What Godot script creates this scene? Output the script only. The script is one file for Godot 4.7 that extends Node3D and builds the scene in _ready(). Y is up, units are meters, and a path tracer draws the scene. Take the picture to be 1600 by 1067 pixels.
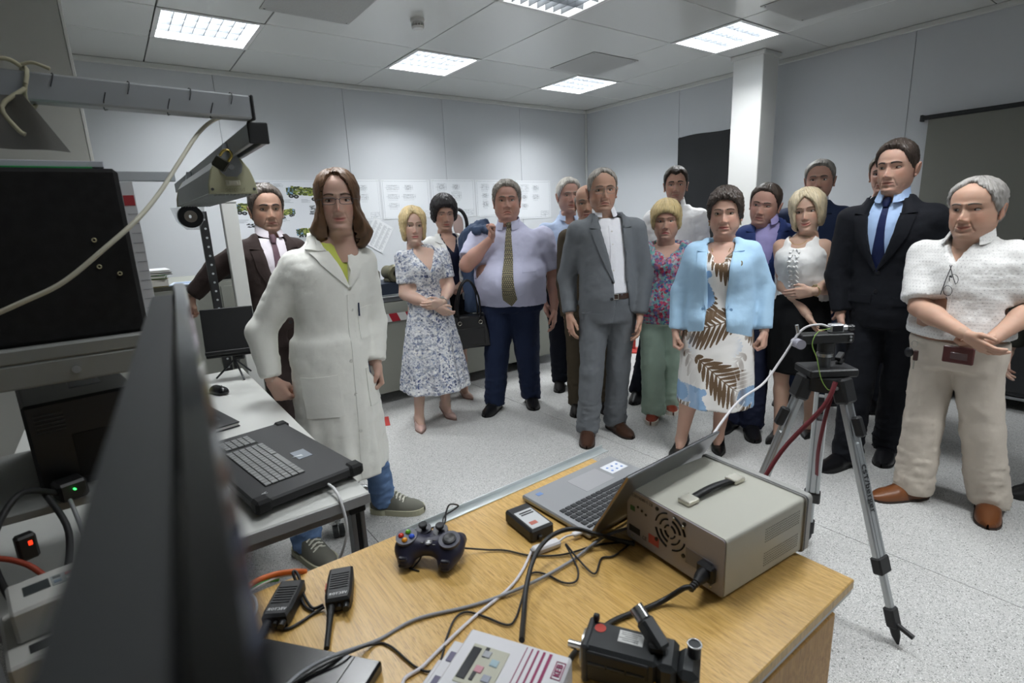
extends Node3D
# A laboratory with visitors. The room's corner lies along x (the wall with the drawings) and z (the wall with the screen); metres, y up.

const CEIL := 2.88
const WALL_X := 5.57      # inner face of the wall with the screen
const WALL_Z := -5.66     # inner face of the wall with the drawings

func _ready() -> void:
	var cam := Camera3D.new()
	cam.name = "camera"
	cam.fov = 65.26
	cam.near = 0.02
	cam.far = 60.0
	cam.position = Vector3(0, 1.5, 0)
	cam.rotation_order = EULER_ORDER_YXZ
	cam.rotation_degrees = Vector3(-13.11, -36.18, -2.52)
	var lens := CameraAttributesPhysical.new()
	lens.frustum_focal_length = 18.741
	lens.frustum_focus_distance = 3.3
	lens.exposure_aperture = 5.6
	cam.attributes = lens
	add_child(cam)
	cam.make_current()

	var we := WorldEnvironment.new()
	we.name = "environment"
	var en := Environment.new()
	en.background_mode = Environment.BG_COLOR
	en.background_color = Color.BLACK
	en.tonemap_mode = Environment.TONE_MAPPER_LINEAR
	en.tonemap_exposure = 1.0
	en.sdfgi_enabled = true
	en.ssao_enabled = true
	en.ssil_enabled = true
	we.environment = en
	add_child(we)

	luminaires()
	room()
	back_wall_things()
	print("room ", Time.get_ticks_msec())
	people()
	print("people ", Time.get_ticks_msec())
	wooden_desk()
	desk_things()
	tripod()
	white_table()
	left_side()
	print("done ", Time.get_ticks_msec())
# ---------------------------------------------------------------- mesh builder
class MB:
	var v := PackedVector3Array()
	var n := PackedVector3Array()
	var c := PackedColorArray()
	var uv := PackedVector2Array()
	var ix := PackedInt32Array()
	var xf := Transform3D.IDENTITY
	var col := Color.WHITE
	var tinted := false
	func p(pos: Vector3, nor: Vector3, t := Vector2.ZERO) -> int:
		v.append(xf * pos)
		n.append((xf.basis * nor).normalized())
		c.append(col)
		uv.append(t)
		return v.size() - 1
	func tri(a: int, b: int, d: int) -> void:
		var g := (v[b] - v[a]).cross(v[d] - v[a])
		if g.dot(n[a] + n[b] + n[d]) > 0.0:
			ix.append(a); ix.append(d); ix.append(b)
		else:
			ix.append(a); ix.append(b); ix.append(d)
	func quad(a: Vector3, b: Vector3, d: Vector3, e: Vector3, out := Vector3.ZERO) -> void:
		var nn := (b - a).cross(e - a)
		if nn.length() < 1e-12:
			nn = (d - b).cross(e - b)
		nn = nn.normalized()
		if out != Vector3.ZERO and nn.dot(out) < 0.0:
			nn = -nn
		var i := p(a, nn, Vector2(0, 1))
		p(b, nn, Vector2(1, 1)); p(d, nn, Vector2(1, 0)); p(e, nn, Vector2(0, 0))
		tri(i, i + 1, i + 2)
		tri(i, i + 2, i + 3)
	# chamfered box, centre and full size
	func box(ce: Vector3, s: Vector3, b := 0.002) -> void:
		var h := s * 0.5
		b = minf(b, minf(h.x, minf(h.y, h.z)) * 0.6)
		var i := h - Vector3(b, b, b)
		for ax in 3:
			for sg in [-1.0, 1.0]:
				var u := (ax + 1) % 3
				var w := (ax + 2) % 3
				var q := []
				for k in [[-1, -1], [1, -1], [1, 1], [-1, 1]]:
					var r := Vector3.ZERO
					r[ax] = sg * h[ax]
					r[u] = k[0] * i[u]
					r[w] = k[1] * i[w]
					q.append(ce + r)
				var o := Vector3.ZERO
				o[ax] = sg
				quad(q[0], q[1], q[2], q[3], o)
		if b <= 0.0:
			return
		for ax in 3:
			var u := (ax + 1) % 3
			var w := (ax + 2) % 3
			for su in [-1.0, 1.0]:
				for sw in [-1.0, 1.0]:
					var q := []
					for k in [[-1, 0], [1, 0], [1, 1], [-1, 1]]:
						var r := Vector3.ZERO
						r[ax] = k[0] * i[ax]
						r[u] = su * (h[u] if k[1] == 0 else i[u])
						r[w] = sw * (i[w] if k[1] == 0 else h[w])
						q.append(ce + r)
					var o := Vector3.ZERO
					o[u] = su
					o[w] = sw
					quad(q[0], q[1], q[2], q[3], o)
		for sx in [-1.0, 1.0]:
			for sy in [-1.0, 1.0]:
				for sz in [-1.0, 1.0]:
					var o := Vector3(sx, sy, sz)
					var nn := o.normalized()
					var a := p(ce + o * Vector3(h.x, i.y, i.z), nn)
					p(ce + o * Vector3(i.x, h.y, i.z), nn)
					p(ce + o * Vector3(i.x, i.y, h.z), nn)
					tri(a, a + 1, a + 2)
	func bar(a: Vector3, b: Vector3, w: float, t: float, up := Vector3.UP, ch := 0.002) -> void:
		var z := (b - a).normalized()
		var x := up.cross(z).normalized()
		var keep := xf
		xf = xf * Transform3D(Basis(x, z.cross(x), z), (a + b) * 0.5)
		box(Vector3.ZERO, Vector3(w, t, a.distance_to(b)), ch)
		xf = keep
	# tube along points with radius or array of radii
	func tube(pts: Array, r, sides := 8, caps := true, sq := 1.0) -> void:
		var m := pts.size()
		var base := v.size()
		var ref := Vector3.UP
		var t0: Vector3 = (pts[1] - pts[0]).normalized()
		if absf(t0.dot(ref)) > 0.9:
			ref = Vector3.RIGHT
		var x := ref.cross(t0).normalized()
		for i in m:
			var t: Vector3 = (pts[mini(i + 1, m - 1)] - pts[maxi(i - 1, 0)]).normalized()
			x = (x - t * x.dot(t)).normalized()
			var y := t.cross(x)
			var rr: float = r[i] if r is Array else r
			for k in sides:
				var a := TAU * k / sides
				var d := x * cos(a) + y * sin(a) * sq
				p(pts[i] + d * rr, d, Vector2(float(k) / sides, float(i) / (m - 1)))
		for i in m - 1:
			for k in sides:
				var a := base + i * sides + k
				var b := base + i * sides + (k + 1) % sides
				tri(a, b, b + sides)
				tri(a, b + sides, a + sides)
		if caps:
			for e in 2:
				var i: int = 0 if e == 0 else m - 1
				var t: Vector3 = ((pts[0] - pts[1]) if e == 0 else (pts[m - 1] - pts[m - 2])).normalized()
				var ce := p(pts[i], t)
				var ring := []
				for k in sides:
					ring.append(p(xf.affine_inverse() * v[base + i * sides + k], t))
				for k in sides:
					tri(ce, ring[k], ring[(k + 1) % sides])
	func cyl(a: Vector3, b: Vector3, r: float, sides := 16, r2 := -1.0) -> void:
		tube([a, b], [r, r if r2 < 0.0 else r2], sides)
	# profile of Vector2(radius, height) turned round y
	func lathe(pr: Array, sides := 20) -> void:
		for i in pr.size() - 1:
			var d: Vector2 = pr[i + 1] - pr[i]
			if d.length() < 1e-7:
				continue
			var nr := Vector2(d.y, -d.x).normalized()
			var b := v.size()
			for k in sides + 1:
				var a := TAU * k / sides
				var o := Vector3(sin(a), 0, cos(a))
				for e in 2:
					var q: Vector2 = pr[i + e]
					p(o * q.x + Vector3(0, q.y, 0), o * nr.x + Vector3(0, nr.y, 0), Vector2(float(k) / sides, q.y))
			for k in sides:
				tri(b + k * 2, b + k * 2 + 1, b + k * 2 + 3)
				tri(b + k * 2, b + k * 2 + 3, b + k * 2 + 2)
	func ball(ce: Vector3, r: Vector3, su := 12, sv := 8) -> void:
		var b := v.size()
		for j in sv + 1:
			var t := PI * j / sv
			for i in su + 1:
				var a := TAU * i / su
				var d := Vector3(sin(t) * sin(a), cos(t), sin(t) * cos(a))
				p(ce + d * r, d / r, Vector2(float(i) / su, float(j) / sv))
		for j in sv:
			for i in su:
				var q := b + j * (su + 1) + i
				if j > 0:
					tri(q, q + 1, q + su + 1)
				if j < sv - 1:
					tri(q + 1, q + su + 2, q + su + 1)
	# polygon in xy, extruded from z0 to z1, with a chamfer
	func prism(poly: PackedVector2Array, z0: float, z1: float, ch := 0.0) -> void:
		var ins := poly
		if ch > 0.0:
			var off := Geometry2D.offset_polygon(poly, -ch)
			if off.size() == 1 and off[0].size() == poly.size():
				ins = off[0]
				var best := 0
				for k in ins.size():
					if ins[k].distance_to(poly[0]) < ins[best].distance_to(poly[0]):
						best = k
				var rot := PackedVector2Array()
				for k in ins.size():
					rot.append(ins[(best + k) % ins.size()])
				ins = rot
			else:
				ch = 0.0
		var tr := Geometry2D.triangulate_polygon(ins)
		var cen := Vector2.ZERO
		for q in poly:
			cen += q
		cen /= poly.size()
		for e in 2:
			var z := z0 if e == 0 else z1
			var nn := Vector3(0, 0, -1 if e == 0 else 1)
			var b := v.size()
			for q in ins:
				p(Vector3(q.x, q.y, z), nn, q)
			for k in range(0, tr.size(), 3):
				tri(b + tr[k], b + tr[k + 1], b + tr[k + 2])
		var area := 0.0
		for k in poly.size():
			area += poly[k].cross(poly[(k + 1) % poly.size()])
		for k in poly.size():
			var a := poly[k]
			var d := poly[(k + 1) % poly.size()]
			var e := (d - a).normalized()
			var o := Vector3(e.y, -e.x, 0) * signf(area)
			quad(Vector3(a.x, a.y, z0 + ch), Vector3(d.x, d.y, z0 + ch), Vector3(d.x, d.y, z1 - ch), Vector3(a.x, a.y, z1 - ch), o)
			if ch > 0.0:
				var ai := ins[k]
				var di := ins[(k + 1) % poly.size()]
				quad(Vector3(a.x, a.y, z1 - ch), Vector3(d.x, d.y, z1 - ch), Vector3(di.x, di.y, z1), Vector3(ai.x, ai.y, z1), o + Vector3(0, 0, 1))
				quad(Vector3(a.x, a.y, z0 + ch), Vector3(d.x, d.y, z0 + ch), Vector3(di.x, di.y, z0), Vector3(ai.x, ai.y, z0), o - Vector3(0, 0, 1))
	func add(o: MB, t: Transform3D, tint := Color.WHITE) -> void:
		var b := v.size()
		for i in o.v.size():
			v.append(xf * (t * o.v[i]))
			n.append((xf.basis * (t.basis * o.n[i])).normalized())
			c.append(o.c[i] * tint)
			uv.append(o.uv[i])
		var flip := (xf.basis * t.basis).determinant() < 0.0
		for i in range(0, o.ix.size(), 3):
			ix.append(b + o.ix[i])
			ix.append(b + o.ix[i + (2 if flip else 1)])
			ix.append(b + o.ix[i + (1 if flip else 2)])
	func mesh() -> ArrayMesh:
		var a := []
		a.resize(Mesh.ARRAY_MAX)
		a[Mesh.ARRAY_VERTEX] = v
		a[Mesh.ARRAY_NORMAL] = n
		a[Mesh.ARRAY_TEX_UV] = uv
		if tinted:
			a[Mesh.ARRAY_COLOR] = c
		a[Mesh.ARRAY_INDEX] = ix
		var m := ArrayMesh.new()
		m.add_surface_from_arrays(Mesh.PRIMITIVE_TRIANGLES, a)
		return m

# ---------------------------------------------------------------- nodes
var taken := {}

func numbered(called: String) -> String:
	if not taken.has(called):
		taken[called] = 0
		return called
	taken[called] += 1
	return "%s_%03d" % [called, taken[called]]

func put(mb: MB, called: String, m: Material, parent: Node = null) -> MeshInstance3D:
	var o := MeshInstance3D.new()
	o.mesh = mb.mesh()
	o.mesh.surface_set_material(0, m)
	if parent == null:
		o.name = numbered(called)
		add_child(o)
	else:
		o.name = called
		parent.add_child(o, true)
	return o

func again(src: MeshInstance3D, called: String, t: Transform3D, parent: Node) -> MeshInstance3D:
	var o := MeshInstance3D.new()
	o.mesh = src.mesh
	o.name = called
	parent.add_child(o, true)
	o.transform = t
	return o

func thing(called: String, label: String, category: String, at := Vector3.ZERO, turn := 0.0, group := "") -> Node3D:
	var o := Node3D.new()
	o.name = numbered(called)
	add_child(o)
	o.position = at
	o.rotation.y = deg_to_rad(turn)
	return tag(o, label, category, group)

func tag(o: Node3D, label: String, category: String, group := "") -> Node3D:
	o.set_meta("label", label)
	o.set_meta("category", category)
	if group != "":
		o.set_meta("group", group)
	return o

func setting(called: String, at := Vector3.ZERO, label := "") -> Node3D:
	var o := Node3D.new()
	o.name = called
	add_child(o)
	o.position = at
	o.set_meta("kind", "structure")
	if label != "":
		o.set_meta("label", label)
	return o

func lettering(s: String, size: float, at: Vector3, right: Vector3, up: Vector3, m: Material, called: String, parent: Node, depth := 0.0008, font := "Droid Sans", bold := false) -> MeshInstance3D:
	var t := TextMesh.new()
	t.text = s
	var f := SystemFont.new()
	f.font_names = PackedStringArray([font])
	if bold:
		f.font_weight = 700
	t.font = f
	t.font_size = 32
	t.pixel_size = size / 32.0
	t.depth = depth
	t.curve_step = 2.0
	t.material = m
	var o := MeshInstance3D.new()
	o.mesh = t
	o.name = called
	parent.add_child(o, true)
	var x := right.normalized()
	var z := x.cross(up).normalized()
	o.transform = Transform3D(Basis(x, z.cross(x), z), at)
	return o

func smooth_path(pts: Array, sub := 6) -> Array:
	var out := []
	for i in pts.size() - 1:
		var a: Vector3 = pts[maxi(i - 1, 0)]
		var b: Vector3 = pts[i]
		var d: Vector3 = pts[i + 1]
		var e: Vector3 = pts[mini(i + 2, pts.size() - 1)]
		for k in sub:
			out.append(b.cubic_interpolate(d, a, e, float(k) / sub))
	out.append(pts[-1])
	return out

func cable(called: String, label: String, pts: Array, r: float, m: Material, group := "", sub := 7) -> MeshInstance3D:
	var mb := MB.new()
	var q := smooth_path(pts, sub)
	mb.tube(q, r, 8)
	var o := put(mb, called, m)
	tag(o, label, "cable", group)
	return o

# ---------------------------------------------------------------- materials
var mats := {}

func mat(hex: String, rough := 0.6, metal := 0.0, spec := 0.5) -> StandardMaterial3D:
	var key := "%s %s %s %s" % [hex, rough, metal, spec]
	if not mats.has(key):
		var m := StandardMaterial3D.new()
		m.albedo_color = Color(hex)
		m.roughness = rough
		m.metallic = metal
		m.metallic_specular = spec
		mats[key] = m
	return mats[key]

func noise_tex(freq: float, kind := 0, oct := 4, size := 256, sd := 1, ramp: Array = []) -> NoiseTexture2D:
	var f := FastNoiseLite.new()
	f.seed = sd
	f.frequency = freq
	f.noise_type = [FastNoiseLite.TYPE_SIMPLEX_SMOOTH, FastNoiseLite.TYPE_CELLULAR, FastNoiseLite.TYPE_PERLIN][kind]
	f.fractal_octaves = oct
	var t := NoiseTexture2D.new()
	t.noise = f
	t.width = size
	t.height = size
	t.seamless = true
	if ramp.size():
		var g := Gradient.new()
		g.offsets = PackedFloat32Array(ramp[0])
		g.colors = PackedColorArray(ramp[1].map(func(h): return Color(h)))
		t.color_ramp = g
	return t

var cloth_bump: NoiseTexture2D
var weave_bump: ImageTexture

func cloth(hex: String, rough := 0.85, tex: Texture2D = null, scale := 1.0, sheen := 0.0, relief := 0.5) -> StandardMaterial3D:
	var m := StandardMaterial3D.new()
	m.albedo_color = Color(hex)
	m.roughness = rough
	m.metallic_specular = 0.3
	m.uv1_triplanar = true
	m.uv1_scale = Vector3.ONE * scale
	if tex:
		m.albedo_texture = tex
	if relief > 0.0:
		if cloth_bump == null:
			cloth_bump = noise_tex(0.012, 0, 4, 256, 7)
		m.heightmap_enabled = true
		m.heightmap_texture = cloth_bump
		m.heightmap_scale = relief * .22
	if sheen > 0.0:
		m.rim_enabled = true
		m.rim = sheen
		m.rim_tint = 0.5
	return m

func image_tex(w: int, h: int, f: Callable) -> ImageTexture:
	var im := Image.create(w, h, false, Image.FORMAT_RGB8)
	for y in h:
		for x in w:
			im.set_pixel(x, y, f.call(x, y))
	return ImageTexture.create_from_image(im)

# one part that is a single box, rod, bar or ball
func pbox(called: String, m: Material, parent: Node, ce: Vector3, s: Vector3, b := .002) -> MeshInstance3D:
	var mb := MB.new()
	mb.box(ce, s, b)
	return put(mb, called, m, parent)

func pcyl(called: String, m: Material, parent: Node, a: Vector3, b: Vector3, r: float, sides := 16, r2 := -1.0) -> MeshInstance3D:
	var mb := MB.new()
	mb.cyl(a, b, r, sides, r2)
	return put(mb, called, m, parent)

func pbar(called: String, m: Material, parent: Node, a: Vector3, b: Vector3, w: float, t: float, up := Vector3.UP, ch := .002) -> MeshInstance3D:
	var mb := MB.new()
	mb.bar(a, b, w, t, up, ch)
	return put(mb, called, m, parent)

func pball(called: String, m: Material, parent: Node, ce: Vector3, r: Vector3, su := 12, sv := 8) -> MeshInstance3D:
	var mb := MB.new()
	mb.ball(ce, r, su, sv)
	return put(mb, called, m, parent)
# ---------------------------------------------------------------- distance fields and surface nets
class Field:
	var o: Vector3
	var h: float
	var nx: int
	var ny: int
	var nz: int
	var d := PackedFloat32Array()
	func _init(lo: Vector3, hi: Vector3, cell: float) -> void:
		h = cell
		o = lo
		nx = int(ceil((hi.x - lo.x) / h)) + 1
		ny = int(ceil((hi.y - lo.y) / h)) + 1
		nz = int(ceil((hi.z - lo.z) / h)) + 1
		d.resize(nx * ny * nz)
		d.fill(1.0)
	# rounded cone between two joints, melted into what is there with radius k
	func cone(a: Vector3, b: Vector3, ra: float, rb: float, k := 0.03, flat := Vector3.ONE) -> void:
		var m := maxf(ra, rb) + k + 3.0 * h
		var lo := (a.min(b) - Vector3(m, m, m) - o) / h
		var hi := (a.max(b) + Vector3(m, m, m) - o) / h
		var x0 := maxi(0, int(lo.x)); var x1 := mini(nx - 1, int(hi.x))
		var y0 := maxi(0, int(lo.y)); var y1 := mini(ny - 1, int(hi.y))
		var z0 := maxi(0, int(lo.z)); var z1 := mini(nz - 1, int(hi.z))
		var ab := b - a
		var il := 1.0 / maxf(ab.length_squared(), 1e-9)
		var dr := rb - ra
		var fx := flat.x; var fy := flat.y; var fz := flat.z
		for j in range(y0, y1 + 1):
			for z in range(z0, z1 + 1):
				var row := (j * nz + z) * nx
				for x in range(x0, x1 + 1):
					var px := o.x + x * h - a.x
					var py := o.y + j * h - a.y
					var pz := o.z + z * h - a.z
					var t := clampf((px * ab.x + py * ab.y + pz * ab.z) * il, 0.0, 1.0)
					px = (px - ab.x * t) * fx
					py = (py - ab.y * t) * fy
					pz = (pz - ab.z * t) * fz
					var e := sqrt(px * px + py * py + pz * pz) - ra - dr * t
					var q := d[row + x]
					var w := k - absf(e - q)
					if w > 0.0:
						d[row + x] = minf(e, q) - w * w * 0.25 / k
					elif e < q:
						d[row + x] = e
	# stack of ovals: each section is [y, half width, depth to the front, depth to the back, x, z]
	func loft(secs: Array, k := 0.03, ybot := -9.0, ytop := 9.0, folds := 0, fold_amp := 0.0, fold_from := 1.0) -> void:
		var s0: float = secs[0][0]
		var s1: float = secs[-1][0]
		var m := k + 3.0 * h
		var j0 := maxi(0, int((maxf(s0, ybot) - m - o.y) / h))
		var j1 := mini(ny - 1, int((minf(s1, ytop) + m - o.y) / h) + 1)
		for j in range(j0, j1 + 1):
			var y := o.y + j * h
			var yc := clampf(y, s0, s1)
			var i := 0
			while i < secs.size() - 2 and yc > secs[i + 1][0]:
				i += 1
			var A: Array = secs[maxi(i - 1, 0)]
			var B: Array = secs[i]
			var C: Array = secs[i + 1]
			var D: Array = secs[mini(i + 2, secs.size() - 1)]
			var t: float = (yc - B[0]) / maxf(C[0] - B[0], 1e-6)
			var q := []
			for e in range(1, 6):
				var mi: float = (C[e] - A[e]) / maxf(C[0] - A[0], 1e-6) * (C[0] - B[0])
				var mo: float = (D[e] - B[e]) / maxf(D[0] - B[0], 1e-6) * (C[0] - B[0])
				var t2 := t * t
				var t3 := t2 * t
				q.append((2 * t3 - 3 * t2 + 1) * B[e] + (t3 - 2 * t2 + t) * mi + (-2 * t3 + 3 * t2) * C[e] + (t3 - t2) * mo)
			var a: float = maxf(q[0], 0.01)
			var bf: float = maxf(q[1], 0.01)
			var bb: float = maxf(q[2], 0.01)
			var cx: float = q[3]
			var cz: float = q[4]
			var cap := maxf(y - minf(s1, ytop), maxf(s0, ybot) - y)
			var fw := clampf((fold_from - y) / 0.35, 0.0, 1.0) * fold_amp
			var x0 := maxi(0, int((cx - a - m - o.x) / h)); var x1 := mini(nx - 1, int((cx + a + m - o.x) / h) + 1)
			var z0 := maxi(0, int((cz - bb - m - o.z) / h)); var z1 := mini(nz - 1, int((cz + bf + m - o.z) / h) + 1)
			for z in range(z0, z1 + 1):
				var row := (j * nz + z) * nx
				var dz := o.z + z * h - cz
				var b := bf if dz > 0.0 else bb
				var mn := minf(a, b)
				dz /= b
				for x in range(x0, x1 + 1):
					var dx := (o.x + x * h - cx) / a
					var e := (sqrt(dx * dx + dz * dz) - 1.0) * mn
					if fw > 0.0 and absf(e) < 0.06:
						var an := atan2(dx, dz)
						e += fw * (sin(an * folds + 1.3 * sin(an * 2.0) + y * 2.0) * 0.7 + 0.3 * sin(an * (folds * 2 + 3) + 2.0))
					if cap > e:
						e = cap
					var g := d[row + x]
					var w := k - absf(e - g)
					if w > 0.0:
						d[row + x] = minf(e, g) - w * w * 0.25 / k
					elif e < g:
						d[row + x] = e
	func keep_above(y: float) -> void:
		for j in ny:
			var e := y - (o.y + j * h)
			if e < -4.0 * h:
				continue
			for i in range(j * nz * nx, (j + 1) * nz * nx):
				if d[i] < e:
					d[i] = e
	func keep_below(y: float) -> void:
		for j in ny:
			var e := o.y + j * h - y
			if e < -4.0 * h:
				continue
			for i in range(j * nz * nx, (j + 1) * nz * nx):
				if d[i] < e:
					d[i] = e
	# keep only the side of a plane that its normal points away from
	func keep_behind(at: Vector3, nor: Vector3, r := 0.3) -> void:
		for j in ny:
			for z in nz:
				for x in nx:
					var q := Vector3(o.x + x * h, o.y + j * h, o.z + z * h) - at
					if q.length_squared() < r * r:
						var e := q.dot(nor)
						var i := (j * nz + z) * nx + x
						if d[i] < e:
							d[i] = e
	# open the front: rows of [y, half width, middle x], only where z > zmin
	func open_front(tab: Array, zmin: float) -> void:
		for j in ny:
			var y := o.y + j * h
			if y < tab[0][0] - 2 * h or y > tab[-1][0] + 2 * h:
				continue
			var i := 0
			while i < tab.size() - 2 and y > tab[i + 1][0]:
				i += 1
			var t := clampf((y - tab[i][0]) / (tab[i + 1][0] - tab[i][0]), 0.0, 1.0)
			var w: float = lerpf(tab[i][1], tab[i + 1][1], t)
			var cx: float = lerpf(tab[i][2], tab[i + 1][2], t)
			for z in nz:
				var zz := o.z + z * h
				if zz < zmin - 2 * h:
					continue
				for x in nx:
					var e := minf(w - absf(o.x + x * h - cx), zz - zmin)
					var q := (j * nz + z) * nx + x
					if e > d[q]:
						d[q] = e
	func wrinkle(ns: FastNoiseLite, amp: float, sc: Vector3, ylo := -9.0, yhi := 9.0) -> void:
		for j in ny:
			var y := o.y + j * h
			if y < ylo or y > yhi:
				continue
			for z in nz:
				var row := (j * nz + z) * nx
				for x in nx:
					if absf(d[row + x]) < 2.5 * h:
						d[row + x] += amp * ns.get_noise_3d((o.x + x * h) * sc.x, y * sc.y, (o.z + z * h) * sc.z)
	func at(p: Vector3) -> float:
		var q := (p - o) / h
		var x := int(q.x); var y := int(q.y); var z := int(q.z)
		if x < 0 or y < 0 or z < 0 or x >= nx - 1 or y >= ny - 1 or z >= nz - 1:
			return 1.0
		var fx := q.x - x; var fy := q.y - y; var fz := q.z - z
		var i := (y * nz + z) * nx + x
		var sy := nz * nx
		var a := lerpf(lerpf(d[i], d[i + 1], fx), lerpf(d[i + nx], d[i + nx + 1], fx), fz)
		i += sy
		var b := lerpf(lerpf(d[i], d[i + 1], fx), lerpf(d[i + nx], d[i + nx + 1], fx), fz)
		return lerpf(a, b, fy)
	# where a line from the front (or the back, dir -1) first meets the surface
	func front(x: float, y: float, dir := 1.0, z_from := 9.0) -> float:
		var z := minf(o.z + (nz - 2) * h, z_from) if dir > 0.0 else maxf(o.z + h, -z_from)
		var last := at(Vector3(x, y, z))
		for s in nz * 2:
			var z2 := z - dir * h * 0.5
			var e := at(Vector3(x, y, z2))
			if e < 0.0:
				return lerpf(z, z2, clampf(last / maxf(last - e, 1e-6), 0.0, 1.0))
			last = e
			z = z2
		return -99.0
	func nets(mb: MB, tint := Color.WHITE) -> void:
		var id := PackedInt32Array()
		id.resize(nx * ny * nz)
		id.fill(-1)
		var sy := nz * nx
		var lim := 3.5 * h
		var off := PackedInt32Array([0, 1, nx, nx + 1, sy, sy + 1, sy + nx, sy + nx + 1])
		var ea := PackedInt32Array([0, 2, 4, 6, 0, 1, 4, 5, 0, 1, 2, 3])
		var eb := PackedInt32Array([1, 3, 5, 7, 2, 3, 6, 7, 4, 5, 6, 7])
		var cor := [Vector3(0, 0, 0), Vector3(1, 0, 0), Vector3(0, 0, 1), Vector3(1, 0, 1), Vector3(0, 1, 0), Vector3(1, 1, 0), Vector3(0, 1, 1), Vector3(1, 1, 1)]
		var q := PackedFloat32Array()
		q.resize(8)
		var base := mb.v.size()
		var cells := PackedInt32Array()
		for j in ny - 1:
			for z in nz - 1:
				var row := (j * nz + z) * nx
				for x in nx - 1:
					var i := row + x
					if absf(d[i]) > lim:
						continue
					var neg := 0
					for k in 8:
						q[k] = d[i + off[k]]
						if q[k] < 0.0:
							neg += 1
					if neg == 0 or neg == 8:
						continue
					var s := Vector3.ZERO
					var cnt := 0
					for e in 12:
						var a := q[ea[e]]
						var b := q[eb[e]]
						if (a < 0.0) != (b < 0.0):
							var va: Vector3 = cor[ea[e]]
							s += va.lerp(cor[eb[e]], a / (a - b))
							cnt += 1
					s /= cnt
					var g := Vector3(q[1] + q[3] + q[5] + q[7] - q[0] - q[2] - q[4] - q[6], q[4] + q[5] + q[6] + q[7] - q[0] - q[1] - q[2] - q[3], q[2] + q[3] + q[6] + q[7] - q[0] - q[1] - q[4] - q[5])
					id[i] = mb.v.size()
					mb.v.append(mb.xf * (o + (Vector3(x, j, z) + s) * h))
					mb.n.append((mb.xf.basis * g).normalized())
					mb.c.append(tint)
					mb.uv.append(Vector2.ZERO)
					cells.append(i)
		var flip := mb.xf.basis.determinant() < 0.0
		var st := PackedInt32Array([1, sy, nx])
		for i in cells:
			for ax in 3:
				var u := st[(ax + 1) % 3]
				var w := st[(ax + 2) % 3]
				# the edge from grid point i along ax
				var n0 := d[i] < 0.0
				if n0 == (d[i + st[ax]] < 0.0) or i < u + w:
					continue
				var a := id[i]
				var b := id[i - u]
				var c2 := id[i - u - w]
				var e := id[i - w]
				if a < 0 or b < 0 or c2 < 0 or e < 0:
					continue
				if n0 == flip:
					mb.ix.append_array(PackedInt32Array([a, b, c2, a, c2, e]))
				else:
					mb.ix.append_array(PackedInt32Array([a, c2, b, a, e, c2]))
		# one smoothing pass on the normals
		var acc := mb.n.duplicate()
		for t in range(0, mb.ix.size(), 3):
			var a := mb.ix[t]
			if a < base:
				continue
			var b := mb.ix[t + 1]
			var c3 := mb.ix[t + 2]
			var sum := mb.n[a] + mb.n[b] + mb.n[c3]
			acc[a] += sum * 0.15
			acc[b] += sum * 0.15
			acc[c3] += sum * 0.15
		for k in range(base, mb.n.size()):
			mb.n[k] = acc[k].normalized()
# ---------------------------------------------------------------- heads (eyes at y 0, z to the front)
static func tab(t: Array, y: float) -> float:
	# rows of [y, value], y rising
	if y <= t[0][0]:
		return t[0][1]
	for i in t.size() - 1:
		if y <= t[i + 1][0]:
			var a: float = (y - t[i][0]) / (t[i + 1][0] - t[i][0])
			a = a * a * (3.0 - 2.0 * a) * 0.4 + a * 0.6
			return lerpf(t[i][1], t[i + 1][1], a)
	return t[-1][1]

const HW := [[-.24, .066], [-.16, .056], [-.128, .054], [-.112, .047], [-.1, .0485], [-.085, .055], [-.065, .062], [-.045, .0665], [-.02, .0705], [.01, .0735], [.04, .0755], [.065, .073], [.085, .064], [.1, .05], [.11, .033], [.116, .016], [.118, 0.0]]
const HF := [[-.24, .05], [-.16, .034], [-.132, .04], [-.122, .062], [-.114, .079], [-.104, .086], [-.09, .0855], [-.07, .0885], [-.05, .0885], [-.03, .0885], [0.0, .0885], [.025, .0955], [.05, .0945], [.07, .0875], [.09, .07], [.103, .05], [.112, .029], [.117, .008], [.118, 0.0]]
const HB := [[-.24, .075], [-.16, .07], [-.12, .07], [-.09, .078], [-.06, .089], [-.03, .098], [0.0, .104], [.03, .106], [.06, .1], [.085, .083], [.1, .063], [.11, .04], [.116, .018], [.118, 0.0]]
const NOSE := [[-.056, 0.0], [-.0495, .005], [-.045, .019], [-.0375, .0265], [-.028, .0235], [-.012, .014], [.004, .008], [.02, .003], [.03, 0.0]]

class Face:
	var w := 1.0      # width
	var f := 1.0      # fatness of cheeks and jowls
	var nose := 1.0
	var nw := 1.0
	var brow := 1.0
	var skin := Color(.55, .36, .275)
	var lip := Color(.44, .17, .135)
	var hair := Color(.05, .03, .02)
	var browc := Color(.06, .04, .03)
	var browy := 0.0
	var stub := 0.0
	var mouth := 0.0  # corners up or down
	var gaze := 0.0
	var lash := 1.0
	var open := 1.0

func gauss(a: float, s: float) -> float:
	a /= s
	return exp(-a * a)

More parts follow.
